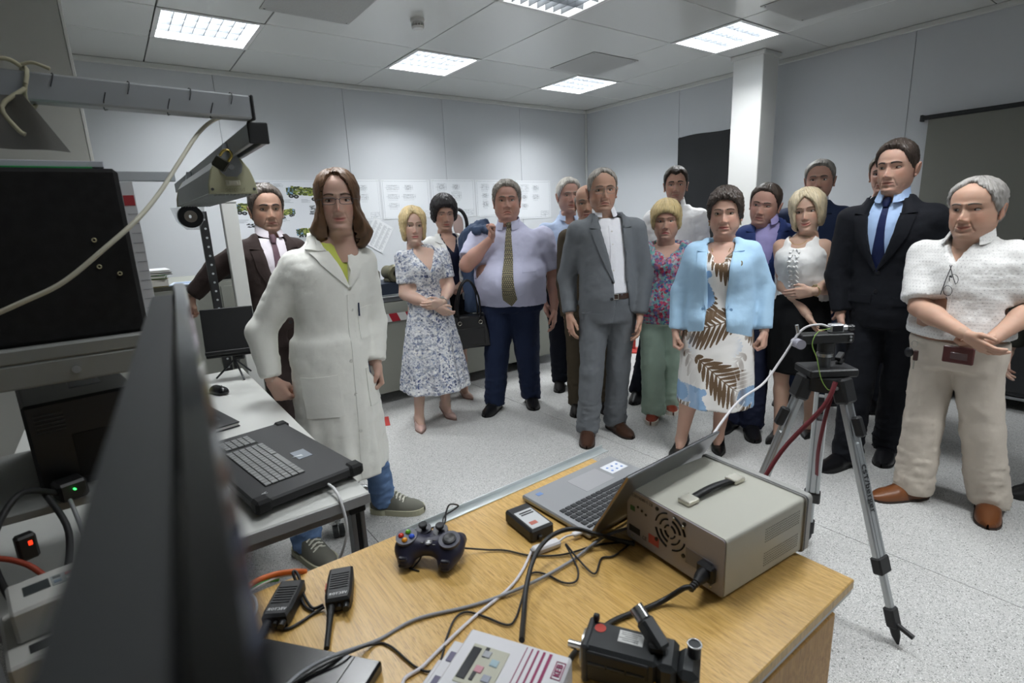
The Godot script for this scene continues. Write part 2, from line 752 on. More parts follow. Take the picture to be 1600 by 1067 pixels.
func face_bump(F: Face, x: float, y: float) -> float:
	if y > .06 or y < -.13:
		return 0.0
	var ax := absf(x)
	var e := 0.0
	if ax < .04:
		e += 1.12 * tab(NOSE, y) * F.nose * gauss(x, lerpf(.0075, .0125, clampf(-y / .04, 0.0, 1.0)) * F.nw)
		e += .0095 * F.nose * gauss(ax - .0145 * F.nw, .0062) * gauss(y + .0425, .0062)
	e -= .0135 * gauss(ax - .0315, .0155) * gauss(y - .001, .0105)
	e += .0045 * F.brow * gauss(y - .0215, .0085) * gauss(ax - .026, .024)
	e += (.004 + .006 * (F.f - 1.0)) * gauss(ax - .044, .02) * gauss(y + .03, .02)
	if y < -.045:
		var my := y + .0715 - F.mouth * x * x * 16.0
		e += .0048 * gauss(my - .0055, .0046) * gauss(x, .021)
		e += .0058 * gauss(my + .0065, .0055) * gauss(x, .018)
		e -= .0052 * gauss(my, .0021) * gauss(x * x, .00062)
		e -= .0045 * gauss(my + .0175, .006) * gauss(x, .022)
		e += .0065 * gauss(y + .104, .012) * gauss(x, .02)
	# fold from the nose to the corner of the mouth
	var fx := .0195 + (-.042 - y) * .36
	if y < -.036 and y > -.085:
		e -= .003 * gauss(ax - fx, .0035)
	# bag under the eye
	e += .0016 * gauss(ax - .031, .014) * gauss(y + .013, .004)
	return e

func head_w(F: Face, y: float) -> float:
	var w := tab(HW, y) * F.w
	if F.f > 1.0 and y < .0 and y > -.18:
		w *= 1.0 + (F.f - 1.0) * gauss(y + .085, .05)
	return w

func head_f(F: Face, y: float) -> float:
	var z := tab(HF, y)
	if F.f > 1.0 and y < -.1:
		z = lerpf(z, .07, clampf((F.f - 1.0) * 2.5, 0.0, .75) * gauss(y + .135, .025))
	return z

func head_pt(F: Face, y: float, ph: float) -> Vector3:
	var w := head_w(F, y)
	var s := sin(ph)
	var q := cos(ph)
	if q >= 0.0:
		var e := lerpf(1.0, .8, clampf((y + .11) / .06, 0.0, 1.0))
		return Vector3(w * s, y, head_f(F, y) * pow(q, e))
	return Vector3(w * s, y, tab(HB, y) * q)

func head_z(F: Face, x: float, y: float) -> float:
	var w := head_w(F, y)
	var s := clampf(x / maxf(w, .001), -.99, .99)
	return head_pt(F, y, asin(s)).z + face_bump(F, x, y)

func add_head(mb: MB, F: Face, fine := 1.0) -> void:
	var ys := []
	var nface := int(66 * fine)
	for i in 12:
		ys.append(lerpf(-.24, -.125, i / 12.0))
	for i in nface:
		ys.append(lerpf(-.125, .045, float(i) / nface))
	for i in 15:
		ys.append(lerpf(.045, .118, sin(i / 14.0 * PI / 2)))
	var na := int(48 * fine) * 2
	var b := mb.v.size()
	var fr := PackedVector3Array()
	var rows := ys.size()
	for y in ys:
		for i in na:
			var t := 2.0 * i / na - 1.0
			var ph := t * PI * (.5 + .5 * t * t)
			var q := head_pt(F, y, ph)
			if q.z > 0.0:
				q.z += face_bump(F, q.x, q.y)
			fr.append(q)
	for j in rows:
		for i in na:
			var q := fr[j * na + i]
			var dx := fr[j * na + (i + 1) % na] - fr[j * na + (i + na - 1) % na]
			var dy := fr[mini(j + 1, rows - 1) * na + i] - fr[maxi(j - 1, 0) * na + i]
			var nn := dy.cross(dx)
			if nn.dot(Vector3(q.x, 0.0, q.z)) < 0.0:
				nn = -nn
			if j == rows - 1:
				nn = Vector3.UP
			var col := F.skin
			if q.z > 0.0:
				var ax := absf(q.x)
				var my := q.y + .0715 - F.mouth * q.x * q.x * 16.0
				var lp := gauss(my, .0085) * gauss(q.x * q.x, .00058)
				col = col.lerp(F.lip, clampf(lp * 1.5 - .35, 0.0, 1.0))
				col = col.lerp(Color(F.skin.r * 1.02, F.skin.g * .8, F.skin.b * .76), .6 * gauss(ax - .045, .022) * gauss(q.y + .03, .022) + .5 * gauss(q.x, .014) * gauss(q.y + .036, .012))
				if F.stub > 0.0:
					col = col.lerp(Color(F.skin.r * .55, F.skin.g * .58, F.skin.b * .66), F.stub * clampf((-.045 - q.y) / .02, 0.0, 1.0) * clampf((q.y + .135) / .02, 0.0, 1.0))
			mb.col = col
			mb.p(q, nn)
	for j in rows - 1:
		for i in na:
			var a := b + j * na + i
			var e := b + j * na + (i + 1) % na
			mb.tri(a, e, e + na)
			mb.tri(a, e + na, a + na)
	for s in [-1.0, 1.0]:
		# eye, lids, brow, ear
		var ez := head_z(F, s * .0315, .001)
		mb.col = Color(.62, .58, .54)
		mb.ball(Vector3(s * .0315, .0005, ez - .0005), Vector3(.0128, .0056 * F.open, .0062), 12, 8)
		mb.col = Color(.055, .045, .04)
		mb.ball(Vector3(s * .0315 + F.gaze * .004, .0006, ez + .003), Vector3(.0053, .0053 * F.open, .0038), 10, 6)
		var up := []
		var lo := []
		for k in 9:
			var t := -1.0 + k * .25
			var x: float = s * (.0315 + t * .0145)
			var ar := sqrt(maxf(0.0, 1.0 - t * t))
			up.append(Vector3(x, -.0008 + ar * .0066 * F.open + t * .0008, ez - .0022 + ar * .0065 - absf(t) * .001))
			lo.append(Vector3(x, -.001 - ar * .0058 * F.open, ez - .0025 + ar * .0045))
		mb.col = F.skin.lerp(Color(.04, .03, .025), .55 * F.lash + .2)
		mb.tube(up, .0017, 6)
		mb.col = F.skin * Color(.9, .86, .85)
		mb.tube(lo, .0016, 6)
		var lid := []
		for q in up:
			lid.append(q + Vector3(0, .0028, -.0012))
		mb.tube(lid, .0026, 6)
		var br := []
		var rr := []
		for k in 8:
			var t := k / 7.0
			var x: float = s * lerpf(.0125, .049, t)
			var y := .0205 + F.browy + .0055 * sin(t * 2.3) - .005 * t * t
			br.append(Vector3(x, y, head_z(F, x, y) + .0008))
			rr.append(lerpf(.0042, .002, t * t) * F.brow)
		mb.col = F.browc
		mb.tube(br, rr, 6, true)
		mb.col = F.skin * Color(1.0, .92, .9)
		var eb := Vector3(s * (head_w(F, -.01) + .001), -.013, -.012)
		var ring := []
		for k in 14:
			var a := lerpf(-.9, 4.2, k / 13.0)
			ring.append(eb + Vector3(s * (.009 + .006 * sin(a)), .028 * sin(a) + .003, -.016 * cos(a) * -1.0 - .006))
		mb.tube(smooth_path(ring, 2), .0042, 6)
		mb.ball(eb + Vector3(s * .005, .002, -.003), Vector3(.0075, .025, .0145), 8, 6)
		mb.ball(eb + Vector3(s * .006, -.024, .006), Vector3(.006, .008, .007), 8, 6)
	mb.col = Color.WHITE

# hair: lower edge by angle from the front, thickness at top, side and back
func hair_mesh(F: Face, st: Dictionary) -> MB:
	var mb := MB.new()
	mb.tinted = true
	var edge: Array = st.edge
	var ns := FastNoiseLite.new()
	ns.seed = st.get("seed", 3)
	ns.frequency = 1.0
	var na := 128
	var nr := 34
	var top: float = st.get("top", .012)
	var side: float = st.get("side", .01)
	var back: float = st.get("back", .012)
	var frontt: float = st.get("front", top)
	var tip: float = st.get("tip", .003)
	var flare: float = st.get("flare", 0.0)
	var rough: float = st.get("rough", .0025)
	var part: float = st.get("part", 0.0)
	var curl: float = st.get("curl", 0.0)
	var hang: float = st.get("hang", -.1)
	var asym: float = st.get("asym", 0.0)
	var grid := PackedVector3Array()
	for j in nr + 2:
		for i in na:
			var ph := TAU * i / na - PI
			var ap := rad_to_deg(absf(ph))
			var yb := tab(edge, ap) + asym * sin(ph)
			yb += st.get("ragged", .007) * ns.get_noise_2d(i * .9, 5.0)
			var s := minf(1.0, float(j) / nr)
			var y := lerpf(.118, yb, pow(s, 1.25) * .8 + s * .2)
			if s < .25:
				y = .118 - (.118 - yb) * s * s * 1.4 - (.118 - yb) * s * .12
			var hy := maxf(y, hang)
			var q := head_pt(F, hy, ph)
			q.y = y
			var out := Vector3(q.x, 0.0, q.z).normalized()
			var up := clampf((y - .05) / .07, 0.0, 1.0)
			var c := cos(ph)
			var th := lerpf(side, frontt, clampf(c, 0.0, 1.0)) if c > 0.0 else lerpf(side, back, clampf(-c, 0.0, 1.0))
			th = lerpf(th, top, up * up)
			if y < -.02:
				th += flare * clampf((-.02 - y) / .1, 0.0, 1.0)
			var ed := clampf((1.0 - s) / .16, 0.0, 1.0)
			th = lerpf(tip, th, sqrt(ed))
			if st.get("bald", 0.0) != 0.0:
				th = lerpf(th, -.006, smoothstep(st.bald - .025, st.bald + .01, y - .02 * clampf(-c, 0.0, 1.0) + .045 * clampf(c, 0.0, 1.0)))
			if j > nr:
				th = -.006
			var sn := ns.get_noise_3d(ph * 9.0 + (4.0 * y * 18.0 if part != 0.0 else 0.0), y * st.get("wave", 9.0), 1.0 + curl * y * 60.0)
			var sn2 := ns.get_noise_3d(ph * 34.0, y * 16.0 + curl * ph * 20.0, 7.0)
			if j <= nr:
				th += (rough * sn * 1.6 + rough * .7 * sn2) * minf(1.0, s * 5.0 + .25)
			var dirn := (out * (1.0 - up * .75) + Vector3.UP * (up * 1.15)).normalized()
			if part != 0.0:
				th -= .006 * gauss(q.x - part, .008) * up * clampf(c + .5, 0.0, 1.0)
			grid.append(q + dirn * th)
	var rows := nr + 2
	for j in rows:
		for i in na:
			var q := grid[j * na + i]
			var dx := grid[j * na + (i + 1) % na] - grid[j * na + (i + na - 1) % na]
			var dy := grid[mini(j + 1, rows - 1) * na + i] - grid[maxi(j - 1, 0) * na + i]
			var nn := dy.cross(dx)
			if nn.dot(Vector3(q.x, maxf(0.0, q.y - .03), q.z)) < 0.0:
				nn = -nn
			if j < 1:
				nn = Vector3.UP
			var ph := TAU * i / na - PI
			var k := 1.0 + .55 * ns.get_noise_2d(ph * 40.0, q.y * 10.0) + .3 * ns.get_noise_2d(ph * 11.0, q.y * 14.0 + 9.0)
			var col: Color = F.hair * k
			if st.has("streak"):
				col = col.lerp(st.streak, clampf(.5 + 1.2 * ns.get_noise_2d(ph * 22.0 + 40.0, q.y * 8.0), 0.0, 1.0) * st.get("mix", .5))
			mb.col = Color(col.r, col.g, col.b)
			mb.p(q, nn)
	for j in rows - 1:
		for i in na:
			var a := j * na + i
			var e := j * na + (i + 1) % na
			mb.tri(a, e, e + na)
			mb.tri(a, e + na, a + na)
	return mb

# spectacles in head coordinates
func spectacles_mesh(F: Face, hw := .026, hh := .015, r := .0012, square := true) -> MB:
	var mb := MB.new()
	var z := head_z(F, 0.0, .004) + .012
	for s in [-1.0, 1.0]:
		var rim := []
		for k in 21:
			var a := TAU * k / 20.0
			var ex := .55 if square else 1.0
			var cx := signf(cos(a)) * pow(absf(cos(a)), ex)
			var sy := signf(sin(a)) * pow(absf(sin(a)), ex)
			rim.append(Vector3(s * .0325 + cx * hw, sy * hh - .003, z - .004 - absf(s * .0325 + cx * hw) * .08))
		mb.tube(rim, r, 6, false)
		mb.tube([Vector3(s * (.0325 + hw), .004, z - .009), Vector3(s * (head_w(F, 0.0) + .005), .004, z - .03), Vector3(s * (head_w(F, 0.0) + .006), .003, -.01), Vector3(s * (head_w(F, 0.0) + .002), -.012, -.025)], r, 6)
	mb.tube([Vector3(-.008, .002, z - .004), Vector3(0, .005, z - .002), Vector3(.008, .002, z - .004)], r, 6)
	return mb
# ---------------------------------------------------------------- people
var hand_cache := {}

# a right hand: wrist at the origin, fingers towards -y, thumb towards +z, palm facing +x
func hand_mesh(pose: String) -> MB:
	if hand_cache.has(pose):
		return hand_cache[pose]
	var cur: Array = {"rest": [16, 28, 18], "grip": [62, 78, 42], "flat": [6, 10, 8], "fist": [80, 95, 55]}[pose]
	var f := Field.new(Vector3(-.03, -.205, -.06), Vector3(.095, .035, .085), .0042)
	f.cone(Vector3(0, .03, 0), Vector3(0, -.01, 0), .026, .027, .01, Vector3(1.25, 1, 1))
	var kz := [.029, .0095, -.0105, -.028]
	var ky := [-.088, -.093, -.088, -.079]
	var ln := [.074, .083, .077, .06]
	for i in 4:
		f.cone(Vector3(0, -.012, kz[i] * .62), Vector3(.001, ky[i], kz[i]), .0145, .0112, .014)
	for i in 4:
		var a := Vector3(.001, ky[i], kz[i])
		var an := 0.0
		var spread := (i - 1.5) * -.05
		for s in 3:
			an += deg_to_rad(cur[s] * (1.0 + .12 * i - .1))
			var l: float = ln[i] * [.45, .3, .25][s]
			var b := a + Vector3(sin(an), -cos(an), -spread * cos(an)) * l
			f.cone(a, b, [.0098, .0089, .0081][s] * (.92 if i == 3 else 1.0), [.0089, .0081, .0072][s] * (.92 if i == 3 else 1.0), .003)
			a = b
	var th: Array = [Vector3(.004, -.02, .018), Vector3(.012, -.048, .043), Vector3(.02, -.075, .052), Vector3(.027, -.098, .05)]
	if pose == "grip" or pose == "fist":
		th = [Vector3(.004, -.02, .018), Vector3(.018, -.048, .04), Vector3(.034, -.07, .036), Vector3(.044, -.082, .018)]
	f.cone(th[0], th[1], .0155, .0125, .01)
	f.cone(th[1], th[2], .0118, .0102, .004)
	f.cone(th[2], th[3], .0102, .0082, .003)
	var mb := MB.new()
	f.nets(mb)
	hand_cache[pose] = mb
	return mb

func add_hand(mb: MB, pose: String, at: Vector3, dirn: Vector3, thumb: Vector3, left: bool, skin: Color, sc := 1.0) -> void:
	var y := -dirn.normalized()
	var z := (thumb - y * thumb.dot(y)).normalized()
	var x := y.cross(z)
	# a right hand's palm looks along x; the left one is its mirror image
	var b := Basis(x, y, z)
	if left:
		b = Basis(-x, y, z)
	mb.add(hand_mesh(pose), Transform3D(b.scaled_local(Vector3.ONE * sc), at), skin)

func shoe_mesh(kind: String, ln := .285, wd := .1) -> Array:
	# [upper, sole], ankle over the origin, toe along +z
	var up := MB.new()
	var so := MB.new()
	var zs := []
	var n := 18
	var heel: float = {"oxford": .0, "pump": .055, "sneaker": .0, "sandal": .03, "heel": .06, "loafer": 0.0}[kind]
	var z0 := -.075
	var rowsu := []
	for i in n + 1:
		var t := float(i) / n
		var z := z0 + ln * t
		var w := wd * .5 * (.72 + .28 * sin(clampf(t * 1.25, 0.0, 1.0) * PI * .92 + .2)) if t < .3 else wd * .5 * lerpf(.9, 1.0, sin((t - .3) / .7 * PI))
		w *= sqrt(clampf(1.0 - pow(maxf(0.0, (t - .72) / .281), 2.4), 0.0, 1.0)) if kind != "pump" and kind != "heel" else clampf(1.0 - pow(maxf(0.0, (t - .6) / .41), 1.7), 0.02, 1.0)
		w *= sqrt(clampf(t / .07, 0.05, 1.0))
		var top: float
		if kind == "pump" or kind == "heel":
			top = .05 if t < .12 else lerpf(.05, .022, clampf((t - .12) / .25, 0.0, 1.0)) if t < .6 else lerpf(.03, .016, (t - .6) / .4)
		elif kind == "sneaker":
			top = .12 if t < .36 else lerpf(.12, .058, clampf((t - .36) / .34, 0.0, 1.0)) if t < .7 else lerpf(.058, .03, pow((t - .7) / .3, 2.0))
		else:
			top = .085 if t < .4 else lerpf(.085, .05, clampf((t - .4) / .28, 0.0, 1.0)) if t < .68 else lerpf(.05, .02, pow((t - .68) / .32, 2.0))
		var lift := heel * clampf(1.0 - t / .62, 0.0, 1.0)
		lift = heel * (1.0 - smoothstep(.1, .62, t))
		rowsu.append([z, w, top + lift, lift])
	var m := 14
	for r in rowsu:
		for k in m + 1:
			var a := PI * k / m
			var cx := cos(a)
			var sy := pow(sin(a), .62)
			up.p(Vector3(r[1] * cx, r[3] + .008 + (r[2] - r[3]) * sy, r[0]), Vector3(cx, sin(a), .15 if r[0] > .1 else -.1))
	for i in n:
		for k in m:
			var a := i * (m + 1) + k
			up.tri(a, a + 1, a + m + 2)
			up.tri(a, a + m + 2, a + m + 1)
	# sole
	var sw := .007 if kind == "sneaker" else .0025
	var st := .03 if kind == "sneaker" or kind == "sandal" else .012
	for i in n:
		var r: Array = rowsu[i]
		var q: Array = rowsu[i + 1]
		var low0: float = 0.0 if heel < .01 or i > n * .55 else r[3]
		var low1: float = 0.0 if heel < .01 or i + 1 > n * .55 else q[3]
		if kind == "sandal":
			low0 = 0.0
			low1 = 0.0
		for s in [-1.0, 1.0]:
			so.quad(Vector3(s * (r[1] + sw), low0, r[0]), Vector3(s * (q[1] + sw), low1, q[0]), Vector3(s * (q[1] + sw), q[3] + st, q[0]), Vector3(s * (r[1] + sw), r[3] + st, r[0]), Vector3(s, 0, 0))
		so.quad(Vector3(-r[1] - sw, r[3] + st, r[0]), Vector3(-q[1] - sw, q[3] + st, q[0]), Vector3(q[1] + sw, q[3] + st, q[0]), Vector3(r[1] + sw, r[3] + st, r[0]), Vector3.UP)
		so.quad(Vector3(-r[1] - sw, low0, r[0]), Vector3(-q[1] - sw, low1, q[0]), Vector3(q[1] + sw, low1, q[0]), Vector3(r[1] + sw, low0, r[0]), Vector3.DOWN)
	if heel > .01 and kind != "sandal":
		so.cyl(Vector3(0, heel + .006, z0 + .03), Vector3(0, 0, z0 + .022), .018, 10, .007)
	elif kind == "oxford" or kind == "loafer":
		so.box(Vector3(0, .01, z0 + .04), Vector3(wd * .66, .02, .07), .003)
	return [up, so]

# grey-scale of a standing skeleton, then overridden by what the photograph shows
func joints(P: Dictionary) -> Dictionary:
	var H: float = P.H
	var J := {}
	var g: Dictionary = P.J
	var V := func(k): return Vector3(g[k][0], g[k][1], g[k][2])
	J.eye = V.call("eye") if g.has("eye") else Vector3(0, H * .935, .02)
	var sw: float = P.get("sw", .105 * H)
	J.pel = V.call("pel") if g.has("pel") else Vector3(J.eye.x * .3, H * .52, 0)
	J.pel.y = H * .515
	var mid := Vector3(J.eye.x * .7 + J.pel.x * .3, H * .775, J.eye.z - .12)
	J.shR = V.call("shR") if g.has("shR") else mid + Vector3(-sw, 0, -.015)
	J.shL = V.call("shL") if g.has("shL") else mid + Vector3(sw, 0, -.015)
	var sm: Vector3 = (J.shR + J.shL) * .5
	if g.has("shR") and g.has("shL"):
		var half := clampf((J.shL.x - J.shR.x) * .5, sw * .8, sw * 1.12)
		J.shR.x = sm.x - half
		J.shL.x = sm.x + half
		J.shR.z = lerpf(J.shR.z, sm.z, .6)
		J.shL.z = lerpf(J.shL.z, sm.z, .6)
		var ys: float = clampf(sm.y - .035, H * .762, H * .785)
		J.shR.y = clampf(J.shR.y, ys - .02, ys + .02)
		J.shL.y = clampf(J.shL.y, ys - .02, ys + .02)
	sm = (J.shR + J.shL) * .5
	J.sm = sm
	for s in ["R", "L"]:
		var sg := -1.0 if s == "R" else 1.0
		var sh: Vector3 = J["sh" + s]
		J["el" + s] = V.call("el" + s) if g.has("el" + s) else sh + Vector3(sg * .035, -.175 * H, -.02)
		J["wr" + s] = V.call("wr" + s) if g.has("wr" + s) else J["el" + s] + Vector3(-sg * .01, -.148 * H, .05)
		var ft: Vector3 = V.call("ft" + s) if g.has("ft" + s) else Vector3(J.pel.x + sg * .09, 0, 0)
		J["hip" + s] = J.pel + Vector3(sg * .052 * H, -.02 * H, 0)
		J["an" + s] = Vector3(ft.x, .045 * H, ft.z - .03)
		J["kn" + s] = (J["hip" + s] + J["an" + s]) * .5 + Vector3(0, .0, .018)
	return J

# oval sections of the trunk, grown outwards by "grow"
func trunk(P: Dictionary, J: Dictionary, grow: float) -> Array:
	var H: float = P.H
	var B: Dictionary = P.get("B", {})
	var sw: float = absf(J.shL.x - J.shR.x) * .5
	var hw: float = B.get("hw", .098 * H)
	var hd: float = B.get("hd", .068 * H)
	var ww: float = B.get("ww", .088 * H)
	var wd: float = B.get("wd", .062 * H)
	var cw: float = B.get("cw", .096 * H)
	var cd: float = B.get("cd", .066 * H)
	var be: float = B.get("belly", 0.0)
	var bu: float = B.get("bust", 0.0)
	var rows := [
		[.46, hw * .9, hd * .92, hd],
		[.5, hw, hd, hd * 1.12],
		[.55, hw * .99, hd + be * .75, hd * 1.06],
		[.6, lerpf(ww, hw, .4), wd + be, wd],
		[.645, ww, wd + be * .75, wd * .95],
		[.69, lerpf(ww, cw, .7), cd + be * .35 + bu * .5, cd],
		[.735, cw, cd + bu + be * .1, cd * 1.08],
		[.765, maxf(cw * .99, sw * .94), cd * .92 + bu * .4, cd * 1.04],
		[.785, sw * .89, cd * .8, cd * .94],
		[.804, sw * .73, cd * .66, cd * .82],
		[.82, sw * .53, .064, .078],
		[.838, sw * .38, .052, .07],
		[.858, .056, .044, .06],
	]
	var out := []
	for r in rows:
		var t := clampf((r[0] - .5) / .31, 0.0, 1.0)
		var dy: float = (J.sm.y - H * .775) * t
		out.append([r[0] * H + dy, r[1] + grow, r[2] + grow, r[3] + grow, lerpf(J.pel.x, J.sm.x, t), lerpf(J.pel.z, J.sm.z, t)])
	return out

func bounds(J: Dictionary, pad: float, lo_y: float, hi_y: float, arms := true) -> Array:
	var lo := Vector3(9, lo_y, 9)
	var hi := Vector3(-9, hi_y, -9)
	for k in J:
		if k in ["eye", "neck"] or (not arms and (k.begins_with("el") or k.begins_with("wr"))):
			continue
		if (k.begins_with("an") or k.begins_with("kn")) and lo_y > .4:
			continue
		lo.x = minf(lo.x, J[k].x); lo.z = minf(lo.z, J[k].z)
		hi.x = maxf(hi.x, J[k].x); hi.z = maxf(hi.z, J[k].z)
	return [lo - Vector3(pad, 0, pad), hi + Vector3(pad, 0, pad)]

var wr: FastNoiseLite

class Fig:
	var P: Dictionary
	var J: Dictionary
	var root: Node3D
	var F: Face
	var hx: Transform3D   # head

func skin_material(F: Face) -> StandardMaterial3D:
	if not mats.has("skin"):
		var m := StandardMaterial3D.new()
		m.vertex_color_use_as_albedo = true
		m.roughness = .55
		m.metallic_specular = .4
		m.subsurf_scatter_enabled = true
		m.subsurf_scatter_strength = .12
		mats["skin"] = m
	return mats["skin"]

func hair_material() -> StandardMaterial3D:
	if not mats.has("hair"):
		var m := StandardMaterial3D.new()
		m.vertex_color_use_as_albedo = true
		m.roughness = .5
		m.metallic_specular = .45
		mats["hair"] = m
	return mats["hair"]

func figure(P: Dictionary, F: Face, label: String, opt := {}) -> Fig:
	if wr == null:
		wr = FastNoiseLite.new()
		wr.seed = 11
		wr.frequency = 1.0
		wr.fractal_octaves = 3
	var g := Fig.new()
	g.P = P
	g.F = F
	g.J = joints(P)
	g.root = thing("person", label, "person", Vector3(P.p[0], 0, P.p[1]), P.yaw, "visitors in the laboratory" if not opt.has("group") else opt.group)
	var J := g.J
	var H: float = P.H
	var hs: float = P.get("hs", 1.0) * 1.09
	var hb := Basis.from_euler(Vector3(deg_to_rad(-P.get("pitch", 0.0)), deg_to_rad(P.fy), deg_to_rad(P.get("roll", 0.0))))
	g.hx = Transform3D(hb.scaled_local(Vector3.ONE * hs), J.eye + hb * Vector3(0, 0, -.085 * hs))
	J.neck = g.hx.origin + Vector3(0, -.12, -.02)
	var bd := bounds(J, .2, .0, H * .9)
	var f := Field.new(bd[0], bd[1], opt.get("cell", .016))
	f.loft(trunk(P, J, -.008), .03, .5 * H, .832 * H)
	f.cone(J.sm + Vector3(0, .02, -.01), J.neck + Vector3(0, -.01, 0), .06, .052, .03)
	for s in ["R", "L"]:
		var at: float = P.get("arm", 1.0)
		f.cone(J["sh" + s], J["el" + s], .05 * at, .041 * at, .03)
		f.cone(J["el" + s], J["el" + s].lerp(J["wr" + s], .35), .04 * at, .042 * at, .02)
		f.cone(J["el" + s].lerp(J["wr" + s], .3), J["wr" + s], .042 * at, .0275, .02)
		var lt: float = P.get("leg", 1.0)
		f.cone(J["hip" + s], J["kn" + s], .078 * lt, .052 * lt, .03)
		var calf: Vector3 = J["kn" + s].lerp(J["an" + s], .3) + Vector3(0, 0, -.015)
		f.cone(J["kn" + s], calf, .05 * lt, .054 * lt, .02)
		f.cone(calf, J["an" + s], .054 * lt, .034, .02)
		f.cone(J["an" + s], J["an" + s] + Vector3(0, -.04, .04), .034, .026, .02)
	var mb := MB.new()
	mb.tinted = true
	f.nets(mb, F.skin)
	# head
	mb.xf = g.hx
	add_head(mb, F, opt.get("fine", 1.0))
	mb.xf = Transform3D.IDENTITY
	for s in ["R", "L"]:
		var hp: Dictionary = P.get("hand" + s, {})
		if hp.get("none", false):
			continue
		var dr: Vector3 = hp.get("dir", (J["wr" + s] - J["el" + s]).normalized() * .6 + Vector3(0, -.4, .05))
		add_hand(mb, hp.get("pose", "rest"), J["wr" + s] + dr.normalized() * .01, dr, hp.get("thumb", Vector3(.25 if s == "R" else -.25, 0, 1)), s == "L", F.skin, hp.get("size", 1.0 if H > 1.66 else .93))
	put(mb, "body", skin_material(F), g.root)
	return g

func hair(g: Fig, st: Dictionary, called := "hair") -> void:
	var mb := hair_mesh(g.F, st)
	var o := put(mb, called, hair_material(), g.root)
	o.transform = g.hx

func spectacles(g: Fig, m: Material, hw := .026, hh := .015, square := true) -> void:
	var o := put(spectacles_mesh(g.F, hw, hh, .0012, square), "spectacles", m, g.root)
	o.transform = g.hx

# shirt, jacket, blouse, coat or dress; returns the field so that lapels and ties can be laid on it
func top(g: Fig, called: String, m: Material, o: Dictionary) -> Field:
	var J := g.J
	var H: float = g.P.H
	var hem: float = o.get("hem", .5 * H)
	var grow: float = o.get("grow", .012)
	var bd := bounds(J, .16 + grow + o.get("pad", 0.0), hem - .04, H * .9, o.get("sleeve", 1.0) > .0)
	var f := Field.new(bd[0], bd[1], o.get("cell", .0125))
	var secs := trunk(g.P, J, grow)
	if o.has("skirt"):
		var sk: Array = o.skirt
		var keep := []
		for r in sk:
			keep.append([r[0], r[1], r[2], r[3], J.pel.x + (r[4] if r.size() > 4 else 0.0), J.pel.z + (r[5] if r.size() > 5 else 0.0)])
		for r in secs:
			if r[0] > sk[-1][0] + .02:
				keep.append(r)
		secs = keep
	f.loft(secs, .03, hem, o.get("neck", .85 * H), o.get("folds", 9), o.get("fold", 0.0), o.get("fold_from", .6 * H))
	var sl: float = o.get("sleeve", 1.0)
	var sg: float = o.get("sgrow", .014)
	for s in ["R", "L"]:
		var at: float = g.P.get("arm", 1.0)
		if sl <= 0.0 or (o.get("only", "") != "" and o.only != s):
			continue
		var sh: Vector3 = J["sh" + s]
		var el: Vector3 = J["el" + s]
		var wrr: Vector3 = J["wr" + s]
		var f2 := f
		if sl >= 1.0:
			f2.cone(sh + Vector3(-.012 * signf(sh.x - J.sm.x), -.004, 0), el, .052 * at + sg, .043 * at + sg * .9, .04)
			f2.cone(el, el.lerp(wrr, .95), .044 * at + sg, .033 + sg * o.get("cuff", .8), .02)
		elif sl > .5:
			f2.cone(sh, el, .056 * at + sg, .044 * at + sg, .035)
			f2.cone(el, el.lerp(wrr, (sl - .5) * 2.0), .044 * at + sg, .04 + sg, .02)
		else:
			var e := sh.lerp(el, sl * 2.0)
			f2.cone(sh, e, .056 * at + sg, .05 * at + sg * 1.25, .035)
			f2.keep_behind(e + (el - sh).normalized() * .0, (el - sh).normalized(), .1 * at + sg)
		if sl >= 1.0:
			var ad := (wrr - el).normalized()
			f2.keep_behind(el.lerp(wrr, .97), ad, .075)
	if o.get("wr", .006) > 0.0:
		f.wrinkle(wr, o.get("wr", .006), o.get("wsc", Vector3(9, 13, 9)))
		f.wrinkle(wr, o.get("wr", .006) * .55, Vector3(26, 30, 26))
	if o.has("open"):
		f.open_front(o.open, J.sm.z * .5 + o.get("open_z", .0))
	if o.has("neckline"):
		# cut a round or pointed neck: rows of [y, half width, x]
		f.open_front(o.neckline, o.get("neck_z", -.03))
	if hem > .05:
		f.keep_above(hem)
	var mb := MB.new()
	f.nets(mb)
	put(mb, called, m, g.root)
	return f

func trousers(g: Fig, m: Material, o := {}) -> Field:
	var J := g.J
	var H: float = g.P.H
	var up: float = o.get("top", .6 * H)
	var bd := bounds(J, .17, .0, up + .03, false)
	bd[0].y = -.01
	var f := Field.new(bd[0], bd[1], o.get("cell", .0135))
	var grow: float = o.get("grow", .008)
	f.loft(trunk(g.P, J, grow), .03, .455 * H, up)
	var lt: float = g.P.get("leg", 1.0)
	for s in ["R", "L"]:
		f.cone(J["hip" + s], J["kn" + s], .086 * lt + grow, o.get("knee", .066) * lt + grow, .02)
		f.cone(J["kn" + s], J["an" + s] + Vector3(0, -.02, .005), o.get("knee", .066) * lt + grow, o.get("hemr", .064) + grow, .02)
	f.wrinkle(wr, .007, Vector3(8, 6, 8))
	f.wrinkle(wr, o.get("wr", .011), Vector3(10, 34, 10), 0.0, .3)
	f.wrinkle(wr, .005, Vector3(24, 26, 24))
	f.keep_above(o.get("hem", .04))
	f.keep_below(up)
	var mb := MB.new()
	f.nets(mb)
	put(mb, "trousers", m, g.root)
	return f

